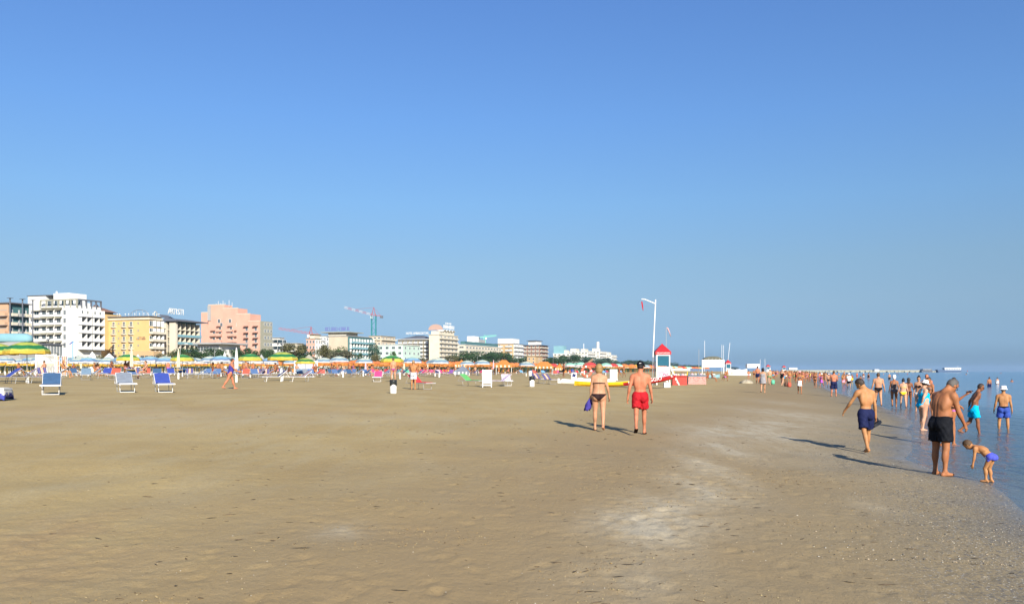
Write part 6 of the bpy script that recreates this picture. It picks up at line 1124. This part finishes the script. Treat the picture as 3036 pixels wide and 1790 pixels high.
mb = MB(); mb.tube([(0, 0, 0), (2.6, .3, 1.55)], .03, 6); mb.box((2.75, .32, 1.64), (.42, .03, .16), 0, Matrix.Rotation(R(-31), 3, 'Y')); tag(mb.build('oar', M('oar_wood', (.20, .13, .07), .6, .1), None, False, g + Vector((-2.4, .45, 15 * k))), 'wooden oar slanting up across the white paddle boat', 'oar')
mb = MB(); mb.b2((-.05, -.4, 0), (.9, .4, .1)); mb.b2((.0, -.35, .1), (.85, .35, 1.3)); tag(mb.build('notice_board', PWHITE, None, False, gp(1815, 1128) + Vector((0, 2.5, 0))), 'white notice board right of the blonde woman\'s shoulder', 'board')
# red rescue catamaran
g = gp(1930, 1151); k = g.y / F; o = thing('rescue_boat', 'red rescue catamaran with white lettering below the near tower', 'boat', g + Vector((0, .2, .05)), R(4)); mb = hull(150 * k, .62, 22 * k * .55, .5); q = mb.build('float', [BOATR, BOATR], o); q.rotation_euler = (0, R(-9), 0); q.location = (0, -.35, .32); q2 = link('float', q.data, o, (0, .85, .32)); q2.rotation_euler = (0, R(-9), 0)
mb = MB(); mb.b2((-.5, -.5, .62), (.7, 1.0, .72)); mb.build('deck', BOATR, o); lettering('SALVATAGGIO', .40, TWHITE, q, (-.55, -.335, .30), (R(90), 0, 0)); lettering('R', .3, TWHITE, q, (1.6, -.28, .34), (R(90), 0, 0))
mb = MB(); mb.b2((-.25, -.25, 0), (.25, .25, .42)); q = mb.build('boat_chock', TWHITE, None, False, gp(1977, 1148)); tag(q, 'white block propping up the red rescue catamaran', 'block')
for i, (px, m, lab) in enumerate(((2003, CREATEP, 'left red covered crate right of the rescue boat'), (2024, CREATEP, 'right red covered crate next to the pink one'), (2052, PINKP, 'left pink-printed crate near the sitting people'), (2078, PINKP, 'right pink-printed crate near the sitting people'))):
    g = gp(px, 1141 if i < 2 else 1139); k = g.y / F; w = (22 if i < 2 else 27) * k; h = 26 * k; mb = MB(); mb.add([(-w / 2, -.5, 0), (w / 2, -.5, 0), (w / 2, .5, 0), (-w / 2, .5, 0), (-w / 2 + .03, -.46, h), (w / 2 - .03, -.46, h), (w / 2 - .03, .46, h * .97), (-w / 2 + .03, .46, h * .97)], [(3, 2, 1, 0), (0, 1, 5, 4), (1, 2, 6, 5), (2, 3, 7, 6), (3, 0, 4, 7), (4, 5, 6, 7)]); o = thing('covered_crate', lab, 'crate', g, R(-4), 'covered crates beside the tower'); mb.build('cover', m, o); mb = MB(); mb.b2((-w / 2 - .02, -.53, h * .93), (w / 2 + .02, .5, h * 1.03)); mb.build('lid', FAB['slate'] if i > 1 else m, o)
    for j in range(3): mb = MB(); mb.lathe([(.05, 0), (.16, .06), (.12, .18), (.03, .22)], 7, None, (-w / 3 + j * w / 3, -.1, h * 1.03)); mb.build('folded_net', FAB[('greyblue', 'pinkfl', 'cream')[j]], o)
# boats and hoardings further on
def far_box(px0, px1, py, top, bot, mat, label, cat, name, d=.4, roofm=None, arch=0, posts=True):
    g = gp((px0 + px1) / 2, py); k = g.y / F; w = (px1 - px0) * k; z1, z0 = zat(top, g.y) - g.z, zat(bot, g.y) - g.z; o = thing(name, label, cat, g); mb = MB(); mb.b2((-w / 2, -d / 2, z0), (w / 2, d / 2, z1)); mb.build('panel', mat, o)
    if arch:
        mb = MB(); n = 10; P = [(w * .42 * math.cos(math.pi * i / n), z1 + arch * k * math.sin(math.pi * i / n)) for i in range(n + 1)]; mb.add([(x, -d / 2 - .05, z) for x, z in P] + [(x, d / 2 + 2, z) for x, z in P], [(i, n + 1 + i, n + 2 + i, i + 1) for i in range(n)] + [tuple(range(n + 1)), tuple(range(2 * n + 1, n, -1))]); mb.build('arched_top', roofm, o)
        for i in range(4): mb = MB(); x = -w * .25 + i * w * .16; mb.bar((x, -d / 2 - .08, z1 - 2 * k), (x + 4 * k, -d / 2 - .08, z1 + 4 * k), .25, .05); mb.build('pale_stripe', TWHITE, o)
    if posts:
        for sx_ in (-1, 1): mb = MB(); mb.bar((sx_ * (w / 2 - .1), 0, 0), (sx_ * (w / 2 - .1), 0, z0), .15); mb.build('post', TWHITE, o)
    return o
far_box(2081, 2147, 1109, 1066, 1088, TWHITE, 'white hoarding with a dark arched top behind the sitting people', 'hoarding', 'hoarding', .5, M('olive_tarp', (.10, .10, .07), .8, .2, 2), 10)
far_box(2213, 2250, 1106, 1079, 1090, TWHITE, 'white framed canopy on posts left of the grey dress', 'canopy', 'canopy_frame', 3.0)
far_box(2338, 2362, 1104, 1090, 1095, TWHITE, 'small white canopy far along the beach', 'canopy', 'canopy_frame', 4.0)
for px, py, L, h, m, rz, lab in ((2190, 1108, 50, 13, TWHITE, 0, 'white moored-up boat right of the second tower'), (2196, 1111, 55, 8, M('hull_pale', (.55, .55, .45), .5, .1), 6, 'pale flat boat lying in front of the white one'), (2178, 1114, 40, 6, TWHITE, -14, 'small white dinghy tilted on the sand'), (2018, 1119, 56, 8, TWHITE, 2, 'upturned white hull right of the near tower'), (2115, 1122, 40, 12, M('hull_teal', (.22, .38, .42), .5, .1), 8, 'pale teal boat behind the sitting people'), (2212, 1114, 30, 6, TWHITE, 10, 'white raft near the canopy posts')):
    g = gp(px, py); k = g.y / F; o = thing('beached_boat', lab, 'boat', g, R(rz), 'boats pulled up on the beach'); mb = hull(L * k, max(.8, L * k * .22), h * k); q = mb.build('hull', [m, m], o); mb = MB(); mb.b2((-L * k * .15, -.3, h * k), (L * k * .1, .3, h * k + .1)); mb.build('thwart', TWHITE, o)
    if px == 2018: o.location.z += 18 * k; mb = MB(); mb.bar((-20 * k, 0, -18 * k), (-20 * k, 0, 0), .12); mb.build('trestle', BOATY, o); mb = MB(); mb.bar((20 * k, 0, -18 * k), (20 * k, 0, 0), .12); mb.build('trestle', BOATY, o); mb = MB(); mb.bar((-28 * k, 0, -9 * k), (28 * k, 0, -9 * k), .15); mb.build('rail', BOATY, o)
# sand heap
g = gp(2213, 1136); mb = MB(); mb.lathe([(.9, -.05), (.7, .18), (.35, .36), (.05, .42)], 14, None, wob=lambda i, j, r, z: (r * (1 + .15 * math.sin(j * 2.3 + i)), z * (1 + .15 * math.cos(j * 1.7)))); tag(mb.build('sand_heap', _mats.get('sand') or M('heap', (.36, .31, .22), .9, .2, 5), None, True, g), 'small pale heap of sand left of the grey dress', 'sand heap')
for px, py, m, lab in ((2291, 1139, FAB['mint'], 'green beach bag on the sand beside the strollers'), (2340, 1147, FAB['coral'], 'orange beach bag standing on the sand'), (2331, 1145, FAB['brown'], 'dark bag beside the orange one')):
    g = gp(px, py); k = g.y / F; o = thing('beach_bag', lab, 'bag', g, .3, 'bags on the sand'); w = 11 * k; h = 13 * k; mb = MB(); mb.lathe([(w * .45, 0), (w * .55, h * .3), (w * .5, h * .8), (w * .4, h)], 10, None, wob=lambda i, j, r, z: (r * (1 + .1 * math.sin(j * 2 + i)), z)); mb.build('sack', m, o, True); mb = MB(); mb.tube([(-w * .3, 0, h * .95), (-w * .15, 0, h * 1.3), (w * .15, 0, h * 1.3), (w * .3, 0, h * .95)], .02, 5); mb.build('handle', m, o)
# pier, ship and harbour wall on the horizon
Yp = 1500.0; kx = Yp / F; zz = lambda py: zat(py, Yp)
x0, x1 = (2330 - CX) * kx, (2840 - CX) * kx; mb = MB(); r_ = random.Random(5); n = 90
for i in range(n): x = x0 + (x1 - x0) * i / n; h = 1.2 + r_.random() * 1.1; mb.box((x, Yp + r_.uniform(-3, 3), h / 2 - .5), ((x1 - x0) / n * 1.3, 8, h + 1), 0, Matrix.Rotation(r_.uniform(-.2, .2), 3, 'Z'))
q = mb.build('breakwater', PAL['stone']); tag(q, 'low stone breakwater running out to sea on the horizon', 'breakwater'); q['kind'] = 'structure'
mb = MB(); mb.b2((x0, Yp + 6, .5), ((2735 - CX) * kx, Yp + 9, zz(1096.6))); tag(mb.build('harbour_wall', PAL['stone']), 'pale harbour wall along the breakwater', 'wall')
mb = MB(); mb.b2(((2592 - CX) * kx, Yp - 2, 1), ((2605 - CX) * kx, Yp + 4, zz(1094.5))); tag(mb.build('pier_hut', PAL['white']), 'tiny white hut half way along the breakwater', 'hut')
o = thing('pier_pavilion', 'dark pavilion on the breakwater left of the ship', 'pavilion', ((2739 - CX) * kx, Yp - 8, 0)); mb = MB(); mb.b2((-16 * kx, -4, -.5), (16 * kx, 4, zz(1097))); mb.build('base', PAL['slate'], o); mb = MB(); mb.b2((-13 * kx, -5, zz(1097) + .003), (13 * kx, 5, zz(1093.5))); mb.build('upper_floor', PAL['grey'], o)
for i in range(7): mb = MB(); mb.bar(((-12 + 4 * i) * kx, -5.4, zz(1097)), ((-12 + 4 * i) * kx, -5.4, zz(1092.5)), .4); mb.build('post', PAL['slate'], o)
o = thing('ferry', 'white excursion ship with dark hull at the end of the breakwater', 'ship', ((2796 - CX) * kx, Yp - 20, 0)); mb = MB(); L = 33 * kx; mb.add([(-L, -4, -.5), (L, -4, -.5), (L, 4, -.5), (-L, 4, -.5), (-L - 2.5, -4.2, zz(1095.5)), (L, -4.2, zz(1096.5)), (L, 4.2, zz(1096.5)), (-L - 2.5, 4.2, zz(1095.5))], [(3, 2, 1, 0), (0, 1, 5, 4), (1, 2, 6, 5), (2, 3, 7, 6), (3, 0, 4, 7), (4, 5, 6, 7)]); mb.build('hull', M('ship_blue', (.05, .09, .16), .5, .1), o)
mb = MB(); mb.b2((-15 * kx, -4, zz(1096)), (32 * kx, 4, zz(1091))); mb.build('cabin', TWHITE, o); mb = MB(); mb.b2((-17 * kx, -4.5, zz(1091) + .003), (32 * kx, 4.5, zz(1089.8))); mb.build('sun_deck', TWHITE, o); mb = MB(); mb.tube([(26 * kx, 0, zz(1090)), (26 * kx, 0, zz(1084))], .25, 6); mb.build('mast', TWHITE, o)
for i in range(9): mb = MB(); mb.b2(((-13 + 4.8 * i) * kx, -4.1, zz(1094.6)), ((-9.8 + 4.8 * i) * kx, -4.003, zz(1092))); mb.build('window', GLASS, o)
Y = 620.; g = Vector(((2868 - CX) / F * Y, Y, 0)); o = thing('marker_buoy', 'small dark buoy with a red top out at sea', 'buoy', g); mb = MB(); mb.lathe([(.6, -.3), (.8, .2), (.5, .8), (.15, 1.6)], 10); mb.build('float', FAB['slate'], o, True); mb = MB(); mb.lathe([(.12, 1.6), (.3, 2.0), (.05, 2.4)], 8); mb.build('top_mark', TRED, o, True)
# street lamps and kiosks along the promenade
for px, top, lab in ((535, 1019, 'curved street lamp among the dark trees'), (636, 1033, 'curved street lamp before the low pavilion'), (852, 1040, 'street lamp beside the striped parasol'), (1536, 1040, 'tall thin lamp post before the brown hotel'), (1415, 1055, 'lamp post with two heads before the pines'), (1640, 1060, 'lamp post before the small sand-coloured house'), (1817, 1068, 'lamp post right of the blonde woman')):
    k_ = (px - CX) / F; Y = (205 / .948 - 3.6) / (.335 - k_); g = at(px, Y); H = zat(top, Y) - g.z; o = thing('street_lamp', lab, 'lamp post', g, 0, 'promenade lamps'); mb = MB(); mb.tube([(0, 0, 0), (0, 0, H * .93), (.5, 0, H * .985), (1.6, 0, H)], [.12, .09, .07, .06], 6); mb.build('post', GREYT, o); mb = MB(); mb.b2((1.5, -.25, H - .08), (2.6, .25, H + .1)); mb.build('lamp_head', TWHITE, o)
for px0, px1, top, mat, lab, s_ in ((262, 285, 1042, 'white', 'round white beach tent left of the yellow hotel', 190), (308, 340, 1047, 'white', 'white kiosk with a small dark sign below the yellow hotel', 190), (400, 418, 1050, 'white', 'white pointed tent before the hotel entrance', 185), (900, 932, 1050, 'stone', 'low stone shelter before the olive trees', 190), (660, 672, 1043, 'white', 'small white sign kiosk left of the dark trees', 185), (765, 785, 1050, 'grey', 'grey kiosk with a round white sign', 185)):
    pc = (px0 + px1) / 2; k_ = (pc - CX) / F; Y = (s_ / .948 - 3.6) / (.335 - k_); g = at(pc, Y); w = (px1 - px0) / F * Y; H = zat(top, Y) - g.z; o = thing('kiosk', lab, 'kiosk', g, 0, 'kiosks along the promenade'); mb = MB(); mb.lathe([(w * .5, 0), (w * .5, H * .6)], 10); mb.build('wall', PAL[mat], o); mb = MB(); mb.lathe([(w * .58, H * .6), (w * .4, H * .8), (.05, H)], 10); mb.build('roof', PAL[mat], o)
# clipped hedge along the promenade
def hedge(a0, a1, s_, h, label):
    A_, B_ = uv(a0, s_), uv(a1, s_); L = (B_ - A_).length; r = np.random.RandomState(int(a0) + 3); n = int(L * 34); V = []; Q = []
    for i in range(n):
        p = np.array([r.uniform(0, L), r.uniform(-.9, .9), h * r.uniform(.05, 1.0) ** .6]); p[2] += .25 * math.sin(p[0] * .7); s0 = r.uniform(.12, .3); u_ = r.randn(3); u_ /= np.linalg.norm(u_); w = np.cross(u_, r.randn(3)); w /= np.linalg.norm(w) + 1e-6
        V += [p - u_ * s0, p + w * s0 * .6, p + u_ * s0, p - w * s0 * .6]; Q.append((4 * i, 4 * i + 1, 4 * i + 2, 4 * i + 3))
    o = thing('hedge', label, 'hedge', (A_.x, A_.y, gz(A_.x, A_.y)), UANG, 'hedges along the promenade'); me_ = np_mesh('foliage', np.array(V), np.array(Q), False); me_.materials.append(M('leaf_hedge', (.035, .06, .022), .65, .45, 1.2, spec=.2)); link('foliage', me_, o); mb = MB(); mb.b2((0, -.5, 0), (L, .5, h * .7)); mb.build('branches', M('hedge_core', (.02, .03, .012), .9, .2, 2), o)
hedge(60, 150, 214, 2.6, 'long dark hedge at the foot of the white and yellow hotels'); hedge(152, 250, 214, 2.4, 'dark hedge below the pink hotel'); hedge(252, 420, 214, 2.4, 'dark hedge between the olive trees and the cream hotel'); hedge(422, 700, 216, 2.8, 'long far hedge below the pines'); hedge(640, 1500, 190, 5.0, 'far belt of shrubs behind the lifeguard tower'); hedge(230, 640, 112, 2.2, 'low dark hedge behind the far parasol rows')
# ------------------------------------------------------------------ trees
def crown_mesh(seed, n=2600, flat=1.0):
    r = np.random.RandomState(seed); nb = 16; C = np.stack([r.uniform(-.62, .62, nb), r.uniform(-.62, .62, nb), r.uniform(-.35, .62, nb) * flat], -1); rad = r.uniform(.22, .42, nb); V = []; Q = []
    for i in range(n):
        b_ = r.randint(nb); d = r.randn(3); d /= np.linalg.norm(d); p = C[b_] + d * rad[b_] * r.uniform(.55, 1.05) * np.array([1, 1, .8]); s_ = r.uniform(.025, .065); a = r.randn(3); a /= np.linalg.norm(a); nn = d * .7 + r.randn(3) * .5; u_ = np.cross(a, nn); u_ /= np.linalg.norm(u_) + 1e-6; w = np.cross(nn, u_); w /= np.linalg.norm(w) + 1e-6
        V += [p - u_ * s_, p + w * s_ * .6, p + u_ * s_, p - w * s_ * .6]; Q.append((4 * i, 4 * i + 1, 4 * i + 2, 4 * i + 3))
    me_ = np_mesh('crown', np.array(V), np.array(Q), False); me_.materials.append(None); return me_
CRN = [crown_mesh(20 + i) for i in range(5)]
def leaf(nm, c):
    m = M('leaf_' + nm, c, .65, .45, 2.2, spec=.2); return m
LEAF = dict(dark=leaf('dark', (.030, .062, .022)), green=leaf('green', (.050, .092, .028)), olive=leaf('olive', (.090, .088, .036)), grey=leaf('grey_olive', (.105, .105, .062)), pine=leaf('pine', (.030, .066, .024)), far=leaf('far', (.045, .085, .055)), teal=leaf('cypress', (.035, .075, .05)))
BARK = M('bark', (.07, .05, .035), .9, .2, 3)
TN = dict(dark='dark green tree', green='bright green bushy tree', olive='olive-brown tree', grey='grey-green olive tree', pine='rounded pine', far='far dark pine', teal='tall blue-green cypress')
def tree(px, wpx, top, kind, s_, label, i):
    k_ = (px - CX) / F; Y = (s_ / .948 - 3.6) / (.335 - k_); g = at(px, Y); H = zat(top, Y) - g.z; w = wpx / F * Y; o = thing('tree', label, 'tree', g, i * 1.7, 'trees along the promenade'); ch = H * .88
    q = link('crown', CRN[i % 5], o, (0, 0, H - ch * .46)); q.scale = (w * .62, w * .62, ch * .52); recolour(q, [LEAF[kind]]); mb = MB(); r_ = random.Random(i); hh = H * .45
    mb.tube([(0, 0, 0), (.02 * w, 0, hh * .5), (0, .02 * w, hh)], [.035 * H, .026 * H, .018 * H], 6)
    for j in range(4): a = j * 1.57 + r_.random(); mb.tube([(0, 0, hh * .8), (math.cos(a) * w * .2, math.sin(a) * w * .2, hh * 1.5)], [.014 * H, .007 * H], 5)
    mb.build('trunk', BARK, o)
TR = [(495, 62, 1034, 'olive', 232), (530, 58, 1030, 'dark', 236), (560, 70, 1022, 'dark', 238), (598, 60, 1028, 'dark', 236), (628, 70, 1027, 'dark', 234), (655, 50, 1036, 'dark', 232), (697, 52, 1028, 'dark', 235), (733, 56, 1024, 'dark', 236), (765, 46, 1034, 'dark', 232), (805, 62, 1030, 'dark', 236), (845, 50, 1034, 'green', 232), (877, 82, 1012, 'olive', 236), (912, 70, 1026, 'dark', 232), (905, 50, 1044, 'dark', 222), (958, 48, 1017, 'olive', 236), (988, 80, 1018, 'green', 238), (1012, 92, 1034, 'grey', 224), (1063, 26, 1040, 'dark', 228), (1108, 34, 1006, 'teal', 238), (1165, 20, 1036, 'green', 226), (1115, 30, 1040, 'olive', 226), (1250, 50, 1058, 'grey', 222), (1338, 52, 1048, 'olive', 226), (1372, 66, 1042, 'pine', 232), (1405, 74, 1036, 'pine', 236), (1442, 84, 1035, 'pine', 238), (1480, 80, 1038, 'pine', 236), (1512, 66, 1046, 'pine', 232), (1548, 52, 1050, 'pine', 234), (1632, 44, 1056, 'pine', 240), (1648, 62, 1050, 'pine', 236), (1686, 74, 1048, 'pine', 238), (1722, 80, 1053, 'far', 240), (1765, 80, 1054, 'far', 240), (1800, 66, 1058, 'far', 238), (1836, 66, 1063, 'far', 236), (1872, 60, 1065, 'far', 236), (1905, 60, 1064, 'far', 240), (1930, 50, 1066, 'far', 240), (1985, 60, 1072, 'far', 240), (2035, 60, 1078, 'far', 240), (2070, 50, 1081, 'far', 240), (2175, 40, 1086, 'far', 260), (286, 40, 1046, 'olive', 222), (355, 40, 1050, 'olive', 222), (152, 40, 1040, 'grey', 222), (540, 48, 1044, 'olive', 220), (665, 30, 1046, 'grey', 220)]
WHERE = lambda px: ('before the white hotel' if px < 300 else 'before the yellow hotel' if px < 480 else 'before the glazed hotel' if px < 590 else 'before the pink hotel' if px < 790 else 'left of the beige glazed hotel' if px < 1040 else 'between the beige hotel and the mint building' if px < 1200 else 'before the cream hotel' if px < 1360 else 'before the long low building' if px < 1520 else 'before the brown hotel' if px < 1640 else 'below the far white blocks' if px < 1830 else 'behind the lifeguard tower')
cnt = {}
for i, (px, w, top, kind, s_) in enumerate(TR):
    key = (kind, WHERE(px)); cnt[key] = cnt.get(key, 0) + 1; od = ('', 'second ', 'third ', 'fourth ', 'fifth ', 'sixth ', 'seventh ', 'eighth ', 'ninth ')[cnt[key] - 1]
    tree(px, w, top, kind, s_, f'{od}{TN[kind]} from the left {WHERE(px)}', i)
# ------------------------------------------------------------------ the crowd: small figures from a few poses, each its own person
POSES = [dict(fem=True, girth=1.05, wear=['bikini_bottom', 'bikini_top'], cols=['black', 'black'], hair='short', hcol='dark', **W1), dict(girth=1.12, belly=.03, wear=['shorts'], cols=['navy'], hair='short', hcol='dark', **W2), dict(fem=True, girth=1.2, wear=['swimsuit'], cols=['black'], hair='bob', hcol='brown', armL=(20, 14, 60, 10)), dict(girth=1.0, wear=['trunks'], cols=['red'], hair='crop', hcol='grey', armL=(10, 20, 70, 30), armR=(10, 20, 70, 30)), dict(girth=1.1, wear=['briefs'], cols=['black'], hair='short', hcol='dark', **W1),
    dict(fem=True, girth=1.0, wear=['bikini_bottom', 'bikini_top'], cols=['black', 'black'], hair='long', hcol='black', armR=(60, 20, 80, 20), **W2)]
SIT = dict(girth=1.05, wear=['briefs'], cols=['black'], hair='short', hcol='dark', tilt=-18, b1=8, b2=14, legL=(82, 10, 60, 0), legR=(74, 12, 66, 0), armL=(34, 10, 40, 0), armR=(30, 10, 44, 0), hpitch=10)
CM = [person_meshes(dict(p, skin='tan'), .034)[0] for p in POSES + [SIT]]
cs = ['black', 'navy', 'red', 'turquoise', 'blue', 'white', 'purple', 'green', 'pink', 'orange', 'plum', 'brown', 'yellow']; sk = ['tan', 'tan', 'brown', 'red', 'tan', 'brown', 'fair', 'brown', 'golden']; hc_ = ['dark', 'black', 'brown', 'grey', 'sandy', 'blonde']
def extra_person(pos, k, rz, ht, label, group, rr_):
    o = thing('person', label, 'person', pos, rz, group, ht / 1.75); col_ = CL[rr_.choice(cs)]; sm = SKIN[rr_.choice(sk)]; hm = HR[rr_.choice(hc_)]
    for nm, me_ in CM[k].items():
        q = link(WORN[nm], me_, o); recolour(q, [sm] if nm == 'body' else [hm] if nm == 'hair' else [col_])
    return o
rc = random.Random(21); KD = ['in a bikini', 'in swim shorts', 'in a swimsuit', 'in trunks', 'in briefs', 'in a bikini']
# strollers along the waterline, thinning into the distance
n = 0
for i in range(170):
    Y = 105 * math.exp(rc.random() ** .8 * 1.75); off = rc.gauss(2.0, 5.5); X = float(shore_x(Y)) - off
    if off < -9: continue
    z = max(gz(X, Y), -.5); k = rc.randrange(6); px = CX + F * X / Y
    if px > 2600: continue
    extra_person((X, Y, z), k, rc.choice((0, 3.1, .4, 2.8, 1.5, -1.5)) + rc.uniform(-.4, .4), rc.uniform(1.55, 1.85), f'small figure {KD[k]} {"paddling" if off < 0 else "strolling"} in the crowd along the far waterline', 'crowd along the waterline', rc)
# among the parasols and loungers
for i in range(95):
    a = rc.uniform(52, 170); s_ = rc.choice((54, 58, 60, 65, 69, 74, 78, 84)) + rc.uniform(-1.2, 1.2); p_ = uv(a, s_); p_.z = gz(p_.x, p_.y); k = rc.choice((6, 6, 6, 6, 6, 6, 6, 0, 1, 2, 3, 4, 5)) if s_ > 62 else 6; px = CX + F * p_.x / p_.y
    if px < -20 or px > 1900: continue
    if k == 6: p_.z += .0
    extra_person(p_, k, rc.uniform(-3, 3), rc.uniform(1.5, 1.8) if k < 6 else 1.75, (f'sunbather {KD[k]} standing among the parasol rows' if k < 6 else 'sunbather sitting between the loungers of the parasol rows'), 'sunbathers among the parasols', rc)
for px, py, k, rz, lab in ((2098, 1131, 6, 2.6, 'person sitting on the sand right of the pink crates'), (2112, 1131, 6, -1.8, 'dark-haired person sitting beside the teal boat'), (2150, 1128, 6, .4, 'child-sized figure sitting at the foot of the second tower'), (1850, 1118, 0, .4, 'bather standing behind the man in the red shorts'), (1836, 1117, 5, 2.2, 'bather in the gap between the strolling couple'), (2235, 1122, 3, .5, 'bare-chested man left of the strollers with bags'), (2355, 1128, 1, .2, 'man in swim shorts left of the white skirt'), (2396, 1126, 4, 3.0, 'bather in briefs right of the white skirt'), (2300, 1120, 2, 2.7, 'woman in swimsuit behind the green bag'), (2380, 1118, 5, 2.9, 'woman in bikini further behind the white skirt')): extra_person(gp(px, py), k, rz, 1.7, lab, 'bathers one can tell apart', rc)
# swimmers far out
for i in range(16):
    wy = rc.uniform(1103, 1112); px = rc.uniform(2470, 2720) if i < 12 else rc.uniform(2850, 3030); Y = EYE / ((wy - HY) / F); X = (px - CX) / F * Y
    extra_person((X, Y, -rc.uniform(.7, 1.1)), rc.randrange(6), rc.uniform(-3, 3), 1.7, 'distant bather standing waist-deep in the sea', 'bathers far out in the water', rc)
# ------------------------------------------------------------------ summer haze over the beach and the sea
mb = MB(); mb.b2((-6200, -120, -13.5), (9200, 14200, 75)); hz_ = mb.build('haze', None); hz_.data.materials.clear()
m = bpy.data.materials.new('haze'); m.use_nodes = True; n_, l_ = m.node_tree.nodes, m.node_tree.links; n_.clear()
ou = n_.new('ShaderNodeOutputMaterial'); pv = n_.new('ShaderNodeVolumePrincipled'); pv.inputs['Color'].default_value = (.46, .69, 1.0, 1); pv.inputs['Density'].default_value = .000045; pv.inputs['Anisotropy'].default_value = .0
l_.new(pv.outputs[0], ou.inputs['Volume']); hz_.data.materials.append(m); struct(hz_, 'stuff'); tag(hz_, 'thin pale summer haze over beach and sea', 'haze')
